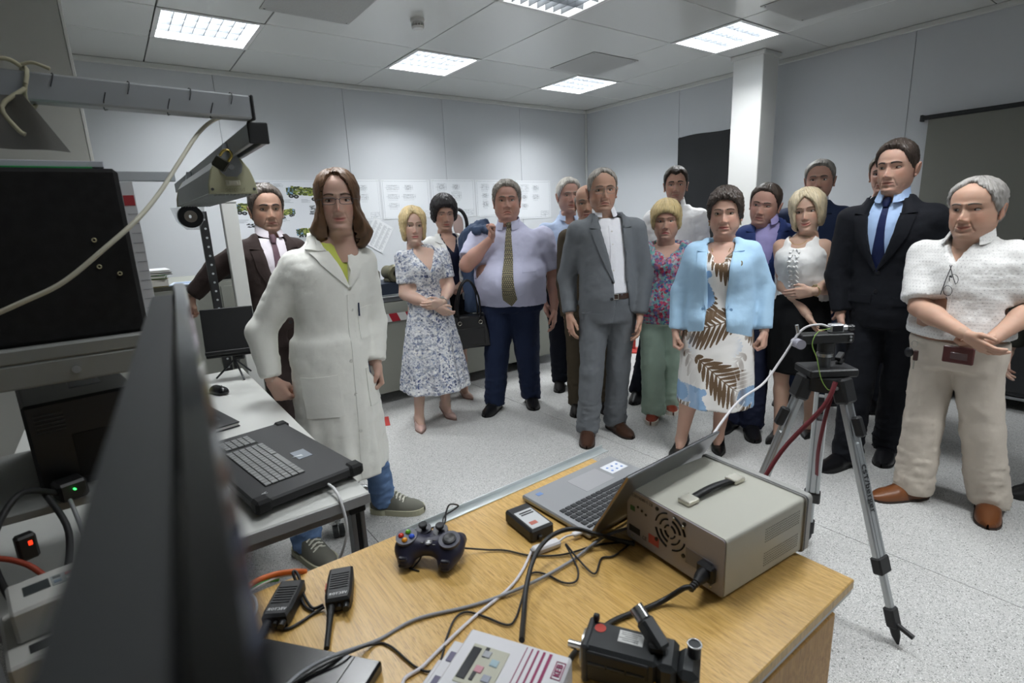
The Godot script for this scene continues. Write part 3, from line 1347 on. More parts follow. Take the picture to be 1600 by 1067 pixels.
func skirt(g: Fig, m: Material, secs: Array, o := {}) -> Field:
	var J := g.J
	var bd := bounds(J, .2, secs[0][0] - .04, secs[-1][0] + .04, false)
	var f := Field.new(bd[0], bd[1], o.get("cell", .0125))
	var ss := []
	for r in secs:
		ss.append([r[0], r[1], r[2], r[3], J.pel.x + (r[4] if r.size() > 4 else 0.0), J.pel.z + (r[5] if r.size() > 5 else 0.0)])
	f.loft(ss, .02, secs[0][0], secs[-1][0], o.get("folds", 9), o.get("fold", .006), o.get("fold_from", secs[-1][0]))
	f.wrinkle(wr, .004, Vector3(12, 8, 12))
	var mb := MB.new()
	f.nets(mb)
	put(mb, o.get("called", "skirt"), m, g.root)
	return f

func shoes(g: Fig, kind: String, um: Material, sm: Material, ln := .29, wd := .1, turn := 14.0, called := "shoe") -> void:
	var q := shoe_mesh(kind, ln, wd)
	for s in ["R", "L"]:
		var sg := -1.0 if s == "R" else 1.0
		var a: Vector3 = g.J["an" + s]
		var o := put(q[0], called, um, g.root)
		o.position = Vector3(a.x, 0.0, a.z)
		o.rotation.y = deg_to_rad(sg * turn + g.P.get("toe" + s, 0.0))
		put(q[1], "sole", sm, o)

# a sheet of cloth laid on the front of a field between two edges given in the figure's own x and y
func sheet(f: Field, left: Array, right: Array, lift: float, rows := 14, cols := 6, dir := 1.0, bulge := 0.0) -> MB:
	var mb := MB.new()
	var pts := []
	for i in rows + 1:
		var t := float(i) / rows
		for k in cols + 1:
			var q := along(left, t).lerp(along(right, t), float(k) / cols)
			var z := f.front(q.x, q.y, dir)
			pts.append(Vector3(q.x, q.y, z))
	# fill holes from neighbours
	for i in pts.size():
		if pts[i].z < -50.0:
			var best := 99.0
			for e in pts.size():
				if pts[e].z > -50.0 and pts[e].distance_to(Vector3(pts[i].x, pts[i].y, pts[e].z)) < best:
					best = pts[e].distance_to(Vector3(pts[i].x, pts[i].y, pts[e].z))
					pts[i].z = pts[e].z - best * .3
	var w := cols + 1
	var ns := []
	for i in rows + 1:
		for k in w:
			var dx: Vector3 = pts[i * w + mini(k + 1, cols)] - pts[i * w + maxi(k - 1, 0)]
			var dy: Vector3 = pts[mini(i + 1, rows) * w + k] - pts[maxi(i - 1, 0) * w + k]
			var nn := dx.cross(dy).normalized()
			ns.append(nn if nn.z * dir > 0.0 else -nn)
	for i in rows + 1:
		for k in w:
			var e := i * w + k
			mb.p(pts[e] + ns[e] * (lift + bulge * sin(PI * k / cols)), ns[e], Vector2(float(k) / cols, float(i) / rows))
	for i in rows:
		for k in cols:
			var a := i * w + k
			mb.tri(a, a + 1, a + w + 1)
			mb.tri(a, a + w + 1, a + w)
	# edges down into the cloth beneath
	var ring := []
	for k in w:
		ring.append(k)
	for i in range(1, rows + 1):
		ring.append(i * w + cols)
	for k in range(cols - 1, -1, -1):
		ring.append(rows * w + k)
	for i in range(rows - 1, 0, -1):
		ring.append(i * w)
	for i in ring.size():
		var a: int = ring[i]
		var b: int = ring[(i + 1) % ring.size()]
		var cen: Vector3 = (pts[0] + pts[pts.size() - 1]) * .5
		mb.quad(mb.v[a], mb.v[b], pts[b] - ns[b] * .004, pts[a] - ns[a] * .004, (pts[a] - cen) * Vector3(1, 1, 0))
	return mb

func along(line: Array, t: float) -> Vector2:
	var n := line.size() - 1
	var q := clampf(t, 0.0, 1.0) * n
	var i := mini(int(q), n - 1)
	return Vector2(line[i][0], line[i][1]).lerp(Vector2(line[i + 1][0], line[i + 1][1]), q - i)

# a rolled collar round the neck: stands at the back, two points at the front
func collar(g: Fig, m: Material, o := {}) -> void:
	var mb := MB.new()
	var J := g.J
	var ce: Vector3 = Vector3(lerpf(J.sm.x, J.neck.x, .6), g.P.H * .85 + (J.sm.y - g.P.H * .775) + o.get("y", 0.0), lerpf(J.sm.z, J.neck.z, .6) + .004)
	var rx: float = o.get("rx", .064)
	var rz: float = o.get("rz", .066)
	var gap: float = o.get("gap", .25)
	var drop: float = o.get("drop", .05)
	var st: float = o.get("stand", .032)
	var n := 30
	var pts := []
	for i in n + 1:
		var t := float(i) / n
		var a := lerpf(gap, TAU - gap, t)   # from front left round the back
		var fr := pow(absf(cos(t * PI)), 3.0)  # 1 at both front ends
		var out := Vector3(sin(a), 0, cos(a))
		var q: Vector3 = ce + out * Vector3(rx, 0, rz)
		q.y += .026 * (1.0 - cos(a)) * .5 + st * .3 - fr * .016
		var b: Vector3 = q + out * lerpf(.003, .015, fr) + Vector3(0, -lerpf(st, drop, fr), 0)
		b.x += signf(sin(a)) * fr * o.get("spread", .003)
		b.z += fr * .02
		pts.append([q + Vector3(0, .004, 0), b, out])
	for side in 2:
		var base := mb.v.size()
		for r in pts:
			var th := .0025 * (1 if side == 0 else -1)
			for e in 2:
				mb.p(r[e] + r[2] * th, r[2] * (1 if side == 0 else -1) + Vector3(0, .35, 0) * (1 if side == 0 else -1))
		for i in n:
			var a := base + i * 2
			mb.tri(a, a + 1, a + 3)
			mb.tri(a, a + 3, a + 2)
	for i in n:
		mb.quad(pts[i][1] + pts[i][2] * .0025, pts[i + 1][1] + pts[i + 1][2] * .0025, pts[i + 1][1] - pts[i + 1][2] * .0025, pts[i][1] - pts[i][2] * .0025, Vector3.DOWN)
		mb.quad(pts[i][0] + pts[i][2] * .0025, pts[i + 1][0] + pts[i + 1][2] * .0025, pts[i + 1][0] - pts[i + 1][2] * .0025, pts[i][0] - pts[i][2] * .0025, Vector3.UP)
	put(mb, "collar", m, g.root)

func buttons(g: Fig, f: Field, spots: Array, r: float, m: Material) -> void:
	for q in spots:
		var z := f.front(q[0], q[1])
		if z < -50.0:
			continue
		var mb := MB.new()
		mb.cyl(Vector3(q[0], q[1], z - .002), Vector3(q[0], q[1], z + .003), r, 10)
		put(mb, "button", m, g.root)
# ---------------------------------------------------------------- lamps in the ceiling
const LAMP_X := [.81, 2.62, 4.43]
const LAMP_Z := [-4.61, -2.83, -1.03, .77]

func luminaires() -> void:
	var mb: MB
	# recessed 60 cm fittings: housing, four glowing tubes, louvre of crossed blades, frame flush with the ceiling
	var white := mat("e8e8e6", .4)
	var blade_m := mat("6a6e72", .3, .5)
	var glow := StandardMaterial3D.new()
	glow.albedo_color = Color("ffffff")
	glow.emission_enabled = true
	glow.emission = Color("f4f7ff")
	glow.emission_energy_multiplier = 9.0
	var dead := mat("dfe3e6", .3)
	var blade_x: MeshInstance3D
	var parts := {}
	var k := 0
	for ix in LAMP_X.size():
		for iz in LAMP_Z.size():
			var c := Vector3(LAMP_X[ix], CEIL, LAMP_Z[iz])
			var lit: float = LAMP_ON[ix][iz]
			if lit < 0.0:
				continue
			k += 1
			var lab: String = LAMP_LABEL[ix][iz]
			var t := thing("ceiling_lamp", lab, "lamp", c, 0.0, "recessed square ceiling lamps")
			if parts.is_empty():
				mb = MB.new()
				mb.box(Vector3(0, .118, 0), Vector3(.6, .006, .6), .001)
				for s in [-1.0, 1.0]:
					mb.box(Vector3(s * .297, .06, 0), Vector3(.006, .116, .6), .001)
					mb.box(Vector3(0, .06, s * .297), Vector3(.6, .116, .006), .001)
				parts.housing = mb
				mb = MB.new()
				for s in [-1.0, 1.0]:
					mb.box(Vector3(s * .306, -.003, 0), Vector3(.03, .008, .642), .002)
					mb.box(Vector3(0, -.003, s * .306), Vector3(.582, .008, .03), .002)
				parts.frame = mb
				mb = MB.new()
				mb.cyl(Vector3(-.28, 0, 0), Vector3(.28, 0, 0), .013, 10)
				parts.tube = mb
				mb = MB.new()
				mb.box(Vector3.ZERO, Vector3(.005, .052, .58), .001)
				parts.bx = mb
				mb = MB.new()
				mb.prism(PackedVector2Array([Vector2(-.01, .026), Vector2(.01, .026), Vector2(.0015, -.026), Vector2(-.0015, -.026)]), -.29, .29)
				parts.bz = mb
			put(parts.housing, "housing", white, t)
			put(parts.frame, "frame", white, t)
			var first: MeshInstance3D = null
			for q in 4:
				var o := put(parts.tube, "lamp_tube", glow if lit > .5 or lit == .35 else dead, t)
				o.position = Vector3(0, .095, -.2175 + q * .145)
			for q in 7:
				var o := put(parts.bx, "louvre_blade", blade_m, t)
				o.position = Vector3(-.2175 + q * .0725, .027, 0)
			for q in 3:
				var o := put(parts.bz, "louvre_blade", blade_m, t)
				o.rotation.y = PI / 2
				o.position = Vector3(0, .027, -.145 + q * .145)
			if lit > 0.0:
				var l := AreaLight3D.new()
				l.name = "lamp_light"
				l.area_size = Vector2(.56, .54)
				l.light_energy = LAMP_POWER * lit
				l.light_color = Color("f6f9fb")
				l.shadow_enabled = true
				l.area_range = 14.0
				l.position = Vector3(0, .076, 0)
				l.rotation_degrees = Vector3(-90, 0, 0)
				t.add_child(l, true)

const LAMP_POWER := 7.4
const LAMP_ON := [[.85, .7, .35, -1.0], [1.0, .15, .75, 1.3], [1.0, 1.0, -1.0, -1.0]]
const LAMP_LABEL := [
	["lit square ceiling lamp with louvre, nearest to the grey overhead beam at top left", "ceiling lamp above the white bench, out of view", "ceiling lamp above the wooden desk, out of view", "ceiling lamp behind the camera, out of view"],
	["lit square ceiling lamp beside the smoke detector, above the posters", "dim square ceiling lamp cut off by the top edge of the picture", "ceiling lamp right of the wooden desk, out of view", "ceiling lamp behind the camera, right of the middle, out of view"],
	["lit square ceiling lamp close to the far corner, beside the perforated grille", "lit square ceiling lamp in front of the white column", "ceiling lamp above the man in cream trousers, out of view", "ceiling lamp in the corner behind the camera, out of view"],
]

# ---------------------------------------------------------------- shell
func room() -> void:
	var fb: MB
	var mb: MB
	var mbc: MB
	var mbt: MB
	var ml: MB
	# floor: speckled grey sheet vinyl
	var rng := RandomNumberGenerator.new()
	rng.seed = 5
	var im := Image.create(1024, 1024, false, Image.FORMAT_RGB8)
	im.fill(Color("b2b2b0"))
	for i in 90000:
		var x := rng.randi_range(0, 1023)
		var y := rng.randi_range(0, 1023)
		var g := rng.randf()
		var c := Color("8c8d8b").lerp(Color("6d6e6c"), rng.randf()) if g < .4 else Color("d8d8d6") if g < .8 else Color("a5a6a4")
		var w := 1 + int(rng.randf() * 2.6)
		im.fill_rect(Rect2i(x, y, w, 1 + int(rng.randf() * 2.4)), c)
	for i in 5200:
		im.fill_rect(Rect2i(rng.randi_range(0, 1020), rng.randi_range(0, 1020), rng.randi_range(2, 5), rng.randi_range(1, 3)), Color("5c5d5a").lerp(Color("8a8b88"), rng.randf()))
	var fm := StandardMaterial3D.new()
	fm.albedo_texture = ImageTexture.create_from_image(im)
	fm.uv1_triplanar = true
	fm.uv1_world_triplanar = true
	fm.uv1_scale = Vector3.ONE * .8
	fm.roughness = .42
	fm.metallic_specular = .45
	var fl := setting("floor", Vector3.ZERO, "speckled light grey sheet floor")
	var seam := mat("9a9b99", .6)
	# welded sheets two metres wide
	for i in 5:
		mb = MB.new()
		var x0 := -2.6 + i * 1.7
		mb.box(Vector3(x0 + .85, -.05, -1.3), Vector3(1.6965, .1, 9.4), .0008)
		put(mb, "floor_sheet", fm, fl)
	fb = MB.new()
	fb.box(Vector3(1.5, -.055, -1.3), Vector3(9.0, .1, 9.6), .001)
	put(fb, "weld_seam", seam, fl)

	# walls of white sandwich panels with narrow joints
	var wm := StandardMaterial3D.new()
	wm.albedo_color = Color("d3d6d9")
	wm.roughness = .38
	wm.metallic_specular = .4
	wm.uv1_triplanar = true
	wm.heightmap_enabled = true
	wm.heightmap_texture = noise_tex(.02, 0, 2, 128, 2)
	wm.heightmap_scale = .04
	var joint := mat("8f9498", .7)
	var wb := setting("wall_back", Vector3.ZERO, "pale blue-grey panel wall with drawings on it")
	var xs := [-2.62, -1.35, -.18, .985, 2.15, 3.30, 4.41, 5.57]
	for i in xs.size() - 1:
		pbox("wall_panel", wm, wb, Vector3((xs[i] + xs[i + 1]) * .5, 1.44, WALL_Z - .05), Vector3(xs[i + 1] - xs[i] - .004, 2.88, .1), .0015)
	pbox("joint_backing", joint, wb, Vector3(1.5, 1.44, WALL_Z - .058), Vector3(8.4, 2.88, .1), .0)
	var wr_ := setting("wall_right", Vector3.ZERO, "pale blue-grey panel wall with screen and column")
	var zs := [-5.66, -4.13, -2.99, -1.84, -.7, .45, 1.6, 3.05]
	for i in zs.size() - 1:
		pbox("wall_panel", wm, wr_, Vector3(WALL_X + .05, 1.44, (zs[i] + zs[i + 1]) * .5), Vector3(.1, 2.88, zs[i + 1] - zs[i] - .004), .0015)
	pbox("joint_backing", joint, wr_, Vector3(WALL_X + .058, 1.44, -1.3), Vector3(.1, 2.88, 8.8), .0)
	var wl := setting("wall_left")
	pbox("wall_panel", wm, wl, Vector3(-2.67, 1.44, -1.3), Vector3(.1, 2.88, 8.9), .0)
	var wf := setting("wall_front")
	pbox("wall_panel", wm, wf, Vector3(1.5, 1.44, 3.1), Vector3(8.4, 2.88, .1), .0)
	# cove between walls and ceiling
	var cov := mat("d9dad6", .4)
	var tr := setting("trim_1", Vector3.ZERO, "narrow white cove strip along the ceiling")
	for e in [[Vector3(1.45, CEIL - .022, WALL_Z + .012), Vector3(8.2, .045, .024)], [Vector3(WALL_X - .012, CEIL - .022, -1.3), Vector3(.024, .045, 8.7)]]:
		pbox("cove_strip", cov, tr, e[0], e[1], .008)
	# rounded strip in the corner
	mbc = MB.new()
	mbc.box(Vector3(WALL_X - .014, 1.42, WALL_Z + .014), Vector3(.03, 2.84, .03), .01)
	put(mbc, "corner_strip", cov, tr)
	var bb := setting("baseboard_back")
	pbox("skirting_strip", mat("b9bcbd", .5), bb, Vector3(1.45, .045, WALL_Z + .008), Vector3(8.2, .09, .016), .004)
	var br := setting("baseboard_right")
	pbox("skirting_strip", mat("b9bcbd", .5), br, Vector3(WALL_X - .008, .045, -1.3), Vector3(.016, .09, 8.7), .004)

	# ceiling: glossy white metal panels, joints between them; holes where the lamps sit
	var cm := StandardMaterial3D.new()
	cm.albedo_color = Color("e2e3df")
	cm.roughness = .16
	cm.metallic_specular = .55
	var ce := setting("ceiling", Vector3.ZERO, "glossy white metal panel ceiling")
	var gx := [-2.62]
	var gz := [-5.66]
	for x in LAMP_X:
		gx.append(x - .321); gx.append(x + .321)
	gx.append(WALL_X)
	for z in LAMP_Z:
		gz.append(z - .321); gz.append(z + .321)
	gz.append(3.05)
	for i in gx.size() - 1:
		for j in gz.size() - 1:
			if i % 2 == 1 and j % 2 == 1:
				var on: float = LAMP_ON[(i - 1) / 2][(j - 1) / 2]
				if on >= 0.0:
					continue
			# wide bays are split in two
			var x0: float = gx[i]
			var x1: float = gx[i + 1]
			var z0: float = gz[j]
			var z1: float = gz[j + 1]
			var perf := (i == 6 and j == 2 and false)
			pbox("ceiling_panel", cm, ce, Vector3((x0 + x1) * .5, CEIL + .015, (z0 + z1) * .5), Vector3(x1 - x0 - .008, .03, z1 - z0 - .008), .0025)
	mbt = MB.new()
	mbt.box(Vector3(1.5, CEIL + .2, -1.3), Vector3(8.6, .1, 9.0), .0)
	put(mbt, "slab", mat("8a8a88", .9), ce)
	# dark void behind the joints
	for i in gx.size() - 1:
		for j in gz.size() - 1:
			if i % 2 == 1 and j % 2 == 1 and LAMP_ON[(i - 1) / 2][(j - 1) / 2] >= 0.0:
				continue
			pbox("joint_backing", mat("55575a", .8), ce, Vector3((gx[i] + gx[i + 1]) * .5, CEIL + .04, (gz[j] + gz[j + 1]) * .5), Vector3(gx[i + 1] - gx[i], .01, gz[j + 1] - gz[j]), .0)

	# perforated return-air panels, set just under the sheet
	var pim := Image.create(128, 128, false, Image.FORMAT_RGB8)
	pim.fill(Color("b9b9b5"))
	for y in 16:
		for x in 16:
			pim.fill_rect(Rect2i(x * 8 + 2, y * 8 + 2, 3, 3), Color("4d4e4d"))
	var pm := StandardMaterial3D.new()
	pm.albedo_texture = ImageTexture.create_from_image(pim)
	pm.uv1_triplanar = true
	pm.uv1_scale = Vector3.ONE * 9.0
	pm.roughness = .5
	var gl := ["perforated grey grille in the ceiling beside the far corner lamp", "perforated grey grille at the top edge between the two left lamps", "perforated grey grille at the top right of the ceiling"]
	var gp := [Vector3(3.98, CEIL, -3.93), Vector3(1.33, CEIL, -3.72), Vector3(4.28, CEIL, -2.0)]
	for i in 3:
		var t := thing("ceiling_grille", gl[i], "grille", gp[i], 0.0, "perforated ceiling grilles")
		pbox("perforated_sheet", pm, t, Vector3(0, -.003, 0), Vector3(.59, .006, .59), .002)
		for s in 4:
			pcyl("screw", mat("777777", .4, .6), t, Vector3(.27 * (1 if s % 2 else -1), -.006, .27 * (1 if s > 1 else -1)), Vector3(.27 * (1 if s % 2 else -1), -.008, .27 * (1 if s > 1 else -1)), .006, 8)
	# column
	var cl := setting("column_right", Vector3(5.16, 0, -2.98), "square white column before the right wall")
	pbox("shaft", mat("dededb", .45), cl, Vector3(0, 1.43, 0), Vector3(.27, 2.86, .3), .006)
	pbox("head_trim", cov, cl, Vector3(0, CEIL - .02, 0), Vector3(.31, .04, .34), .008)
	# smoke detector
	var sd := thing("smoke_detector", "round white smoke detector on the ceiling", "detector", Vector3(2.0, CEIL, -3.69))
	ml = MB.new()
	ml.lathe([Vector2(0, 0), Vector2(.05, 0), Vector2(.05, -.018), Vector2(.044, -.022), Vector2(0, -.022)], 24)
	put(ml, "base", mat("dcdcd8", .5), sd)
	ml = MB.new()
	ml.lathe([Vector2(.036, -.022), Vector2(.034, -.036), Vector2(0, -.036)], 24)
	for q in 12:
		var a := TAU * q / 12
		ml.box(Vector3(sin(a) * .04, -.04, cos(a) * .04), Vector3(.006, .022, .006), .001)
	put(ml, "cage", mat("cfcfca", .5), sd)
	ml = MB.new()
	ml.lathe([Vector2(0, -.05), Vector2(.044, -.05), Vector2(.046, -.054), Vector2(.036, -.064), Vector2(0, -.066)], 24)
	put(ml, "cap", mat("dcdcd8", .5), sd)
# ---------------------------------------------------------------- things along the far wall and the right wall
func line_px(im: Image, a: Vector2, b: Vector2, c: Color, w := 1) -> void:
	var n := int(maxf(absf(b.x - a.x), absf(b.y - a.y))) + 1
	for i in n + 1:
		var q := a.lerp(b, float(i) / n)
		im.fill_rect(Rect2i(int(q.x), int(q.y), w, w), c)

func ring_px(im: Image, ce: Vector2, r: float, c: Color, w := 1, fill := false) -> void:
	if fill:
		for y in range(-int(r), int(r) + 1):
			var h := int(sqrt(maxf(0.0, r * r - y * y)))
			im.fill_rect(Rect2i(int(ce.x) - h, int(ce.y) + y, h * 2 + 1, 1), c)
		return
	for k in int(r * 7.0) + 8:
		var a := TAU * k / (int(r * 7.0) + 8)
		im.fill_rect(Rect2i(int(ce.x + cos(a) * r), int(ce.y + sin(a) * r), w, w), c)

# an engineering sheet: frame, title block, views with dimension lines
func drawing_tex(sd: int, w := 300, h := 260) -> ImageTexture:
	var im := Image.create(w, h, false, Image.FORMAT_RGB8)
	im.fill(Color("e6e9ec"))
	var rng := RandomNumberGenerator.new()
	rng.seed = sd
	var ink := Color("8a9097")
	var dark := Color("4a4e55")
	for e in [[8, 8, w - 16, 1], [8, h - 9, w - 16, 1], [8, 8, 1, h - 16], [w - 9, 8, 1, h - 16], [w - 90, h - 50, 82, 1], [w - 90, h - 50, 1, 41], [w - 90, h - 38, 82, 1], [w - 90, h - 24, 82, 1], [w - 50, h - 50, 1, 41]]:
		im.fill_rect(Rect2i(e[0], e[1], e[2], e[3]), ink)
	for v in 5:
		var c := Vector2(lerpf(45, w - 55, fmod(v * .5 + .1, 1.0)), lerpf(50, h - 90, floor(v / 2.0) / 2.0))
		var s := rng.randf_range(16, 34)
		var s2 := rng.randf_range(12, 26)
		for k in 3:
			var a := s * (1.0 - k * .25)
			var b := s2 * (1.0 - k * .3)
			line_px(im, c + Vector2(-a, -b), c + Vector2(a, -b), dark if k == 1 else ink)
			line_px(im, c + Vector2(a, -b), c + Vector2(a, b), dark if k == 1 else ink)
			line_px(im, c + Vector2(a, b), c + Vector2(-a, b), ink)
			line_px(im, c + Vector2(-a, b), c + Vector2(-a, -b), ink)
		if rng.randf() < .6:
			ring_px(im, c, s2 * .55, dark)
			ring_px(im, c, s2 * .3, ink)
		line_px(im, c + Vector2(-s - 12, 0), c + Vector2(s + 12, 0), ink)
		line_px(im, c + Vector2(-s, s2 + 10), c + Vector2(s, s2 + 10), ink)
		line_px(im, c + Vector2(s + 9, -s2), c + Vector2(s + 9, s2), ink)
		for k in 14:
			im.fill_rect(Rect2i(int(c.x) + rng.randi_range(-int(s), int(s)), int(c.y) + rng.randi_range(-int(s2), int(s2)), rng.randi_range(2, 6), 1), dark)
	for k in 40:
		im.fill_rect(Rect2i(rng.randi_range(w - 86, w - 20), h - 48 + (k % 9) * 4 + 2, rng.randi_range(3, 12), 1), ink)
	return ImageTexture.create_from_image(im)

func truck_px(im: Image, o: Vector2, s: float, dirn: float, rng: RandomNumberGenerator) -> void:
	# a lorry print in camouflage greens: body, cab, wheels
	var g := ["6f7f35", "4d5a2a", "8d9a46", "3c4524", "a5a85c"]
	for k in 240:
		var u := rng.randf()
		var v := rng.randf()
		var p := o + Vector2(u * s * 1.7 * dirn, v * s * .5 + u * s * .22)
		im.fill_rect(Rect2i(int(p.x), int(p.y), int(s * .13), int(s * .1)), Color(g[rng.randi() % 5]))
	for k in 60:
		var p := o + Vector2((-.18 + rng.randf() * .25) * s * dirn, (rng.randf() * .45 + .08) * s)
		im.fill_rect(Rect2i(int(p.x), int(p.y), int(s * .1), int(s * .1)), Color(["4f5c2c", "7fa0c0", "39421f"][k % 3]))
	for w in [-.02, .22, 1.1, 1.35]:
		var c: Vector2 = o + Vector2((w + .05) * s * dirn, s * .68 + absf(w) * s * .22)
		ring_px(im, c, s * .13, Color("15161a"), 1, true)
		ring_px(im, c, s * .06, Color("8a8d90"), 1, true)

func colour_poster_tex() -> ImageTexture:
	var w := 640
	var h := 460
	var im := Image.create(w, h, false, Image.FORMAT_RGB8)
	im.fill(Color("e2e5ea"))
	var rng := RandomNumberGenerator.new()
	rng.seed = 9
	im.fill_rect(Rect2i(6, 6, w - 12, 2), Color("b8bec6"))
	for k in 9:
		im.fill_rect(Rect2i(80 + k * 15, 20, 10, 34), Color("2f3236"))
	im.fill_rect(Rect2i(76, 16, 145, 4), Color("2f3236"))
	truck_px(im, Vector2(330, 40), 120, 1.0, rng)
	truck_px(im, Vector2(30, 170), 110, 1.0, rng)
	truck_px(im, Vector2(330, 220), 80, -.6, rng)
	truck_px(im, Vector2(360, 380), 110, 1.2, rng)
	for k in 140:
		var p := Vector2(430 + rng.randf() * 90, 200 + rng.randf() * 80)
		im.fill_rect(Rect2i(int(p.x), int(p.y), 12, 5), Color(["8d9196", "6a6e73", "b2b5b8", "50545a"][k % 4]))
	for k in 70:
		var p := Vector2(60 + rng.randf() * 100, 330 + rng.randf() * 30)
		im.fill_rect(Rect2i(int(p.x), int(p.y), 12, 5), Color("35383c"))
	for b in [[240, 24], [200, 260], [290, 150], [390, 150], [470, 310], [250, 300], [540, 200], [20, 300], [560, 310]]:
		for l in 5:
			im.fill_rect(Rect2i(b[0], b[1] + l * 6, rng.randi_range(30, 60), 2), Color("9ba1a8"))
	return ImageTexture.create_from_image(im)

func poster(label: String, x0: float, x1: float, y0: float, y1: float, tex: Texture2D, z: float, group := "drawings on the wall", tilt := 0.0, called := "poster") -> void:
	var mb: MB
	var t := thing(called, label, "poster", Vector3((x0 + x1) * .5, (y0 + y1) * .5, z), 0.0, group)
	t.rotation.z = deg_to_rad(tilt)
	var w := x1 - x0
	var h := y1 - y0
	pbox("sheet", mat("e9ebed", .8), t, Vector3.ZERO, Vector3(w, h, .0016), .0004)
	mb = MB.new()
	mb.quad(Vector3(-w / 2 + .003, -h / 2 + .003, .0012), Vector3(w / 2 - .003, -h / 2 + .003, .0012), Vector3(w / 2 - .003, h / 2 - .003, .0012), Vector3(-w / 2 + .003, h / 2 - .003, .0012), Vector3(0, 0, 1))
	var m := StandardMaterial3D.new()
	m.albedo_texture = tex
	m.roughness = .7
	m.texture_repeat = false
	put(mb, "print", m, t)
	for s in 4:
		pbox("adhesive_tape", mat("d8dcdc", .3), t, Vector3(w * .46 * (1 if s % 2 else -1), h * .47 * (1 if s > 1 else -1), .0016), Vector3(.03, .015, .0006), .0002)

func back_wall_things() -> void:
	var b: MB
	var mb: MB
	var z := WALL_Z + .003
	poster("large coloured poster with green camouflage lorries behind the brown-suited man", .98, 2.02, 1.39, 1.945, colour_poster_tex(), z)
	poster("drawing sheet right beside the long-haired man's head", 2.05, 2.445, 1.53, 1.955, drawing_tex(3), z)
	poster("drawing sheet above the taped notice, over the blonde woman's left", 2.47, 3.055, 1.535, 1.955, drawing_tex(4), z)
	poster("drawing sheet behind the dark-haired woman in white", 3.085, 3.67, 1.53, 1.962, drawing_tex(5), z)
	poster("drawing sheet behind the stout man's head", 3.69, 4.285, 1.52, 1.96, drawing_tex(7), z)
	poster("drawing sheet nearest to the corner, behind the white-haired man", 4.31, 4.885, 1.47, 1.955, drawing_tex(6), z)
	var nt := Image.create(160, 200, false, Image.FORMAT_RGB8)
	nt.fill(Color("e4e6e8"))
	for i in 22:
		for k in 4:
			nt.fill_rect(Rect2i(14 + k * 36, 16 + i * 8, 14 + (i * 7 + k * 5) % 18, 2), Color("6d7278"))
	poster("small printed notice hung askew below the drawings", 2.26, 2.51, 1.215, 1.525, ImageTexture.create_from_image(nt), z + .002, "drawings on the wall", -32.0, "notice")

	# long grey test bench with red and white barrier tape in front
	var gb := thing("test_bench", "long grey steel bench along the far wall", "bench", Vector3(0, 0, -4.1))
	var grey := mat("8f9188", .55)
	for i in 3:
		pbox("front_panel", grey, gb, Vector3(1.72 + i * 1.02, .48, -.015), Vector3(1.01, .76, .03), .004)
	pbox("worktop", mat("6f7274", .5, .3), gb, Vector3(2.74, .885, -.55), Vector3(3.1, .04, 1.1), .004)
	pbox("edge_rail", mat("b4b8ba", .3, .8), gb, Vector3(2.74, .906, .006), Vector3(3.1, .012, .014), .003)
	for i in 4:
		pbox("foot", mat("1e1f20", .7), gb, Vector3(1.3 + i * .96, .06, -.3), Vector3(.08, .12, .5), .003)
	pbox("back_panel", grey, gb, Vector3(2.74, .48, -1.0), Vector3(3.0, .76, .03), .003)
	# barrier tape: alternating slanted fields
	var tp := thing("barrier_tape", "red and white striped barrier tape stretched along the grey bench", "tape", Vector3(0, .743, -4.09))
	for i in 34:
		mb = MB.new()
		var x := 1.25 + i * .075
		var sag := -.014 * sin((x - 1.25) * 1.2)
		mb.prism(PackedVector2Array([Vector2(x, -.034 + sag), Vector2(x + .075, -.034 + sag), Vector2(x + .045, .034 + sag), Vector2(x - .03, .034 + sag)]), 0.0, .0015)
		put(mb, "red_stripe" if i % 2 else "white_stripe", mat("a52430", .5) if i % 2 else mat("d9d9d6", .5), tp)
	# flanged pipe fitting on a dark blue machine block
	var mc := thing("machine_block", "dark blue machine block lying on the grey bench behind the lab coat", "machine", Vector3(1.83, .905, -4.3))
	pbox("housing", mat("273040", .5, .3), mc, Vector3(.06, .055, 0), Vector3(.62, .11, .3), .006)
	pbox("rail", mat("aab0b3", .3, .8), mc, Vector3(.06, .008, .155), Vector3(.62, .012, .014), .003)
	for s in [-.19, .12]:
		pcyl("end_cap", mat("1b1e22", .4, .4), mc, Vector3(s, .045, .15), Vector3(s, .045, .165), .03, 16)
	var pf := thing("pipe_flange", "olive metal flange with a round bore on the machine block", "flange", Vector3(1.87, 1.016, -4.22))
	b = MB.new()
	b.xf = Transform3D(Basis(Vector3.RIGHT, PI / 2), Vector3(0, .072, 0))
	b.lathe([Vector2(.03, .09), Vector2(.06, .09), Vector2(.072, .075), Vector2(.072, .04), Vector2(.058, .03), Vector2(.058, -.1), Vector2(.03, -.1), Vector2(.03, .09)], 28)
	put(b, "flange_ring", mat("6b6853", .45, .5), pf)
	b = MB.new()
	b.xf = Transform3D(Basis(Vector3.RIGHT, PI / 2), Vector3(0, .072, 0))
	b.lathe([Vector2(0, -.05), Vector2(.03, -.05)], 24)
	put(b, "bore", mat("0d0d0c", .8), pf)
	for k in 6:
		b = MB.new()
		var a := TAU * k / 6
		b.cyl(Vector3(cos(a) * .065, .072 + sin(a) * .065, .07), Vector3(cos(a) * .065, .072 + sin(a) * .065, .082), .006, 6)
		put(b, "bolt", mat("85836f", .4, .7), pf)
	pbox("saddle", mat("5c5947", .5, .4), pf, Vector3(0, .012, -.02), Vector3(.1, .024, .12), .004)
	var vl := thing("valve_body", "small olive valve body left of the flange", "valve", Vector3(1.7, 1.016, -4.28))
	pbox("casing", mat("57533f", .5, .4), vl, Vector3(0, .05, 0), Vector3(.13, .1, .12), .01)
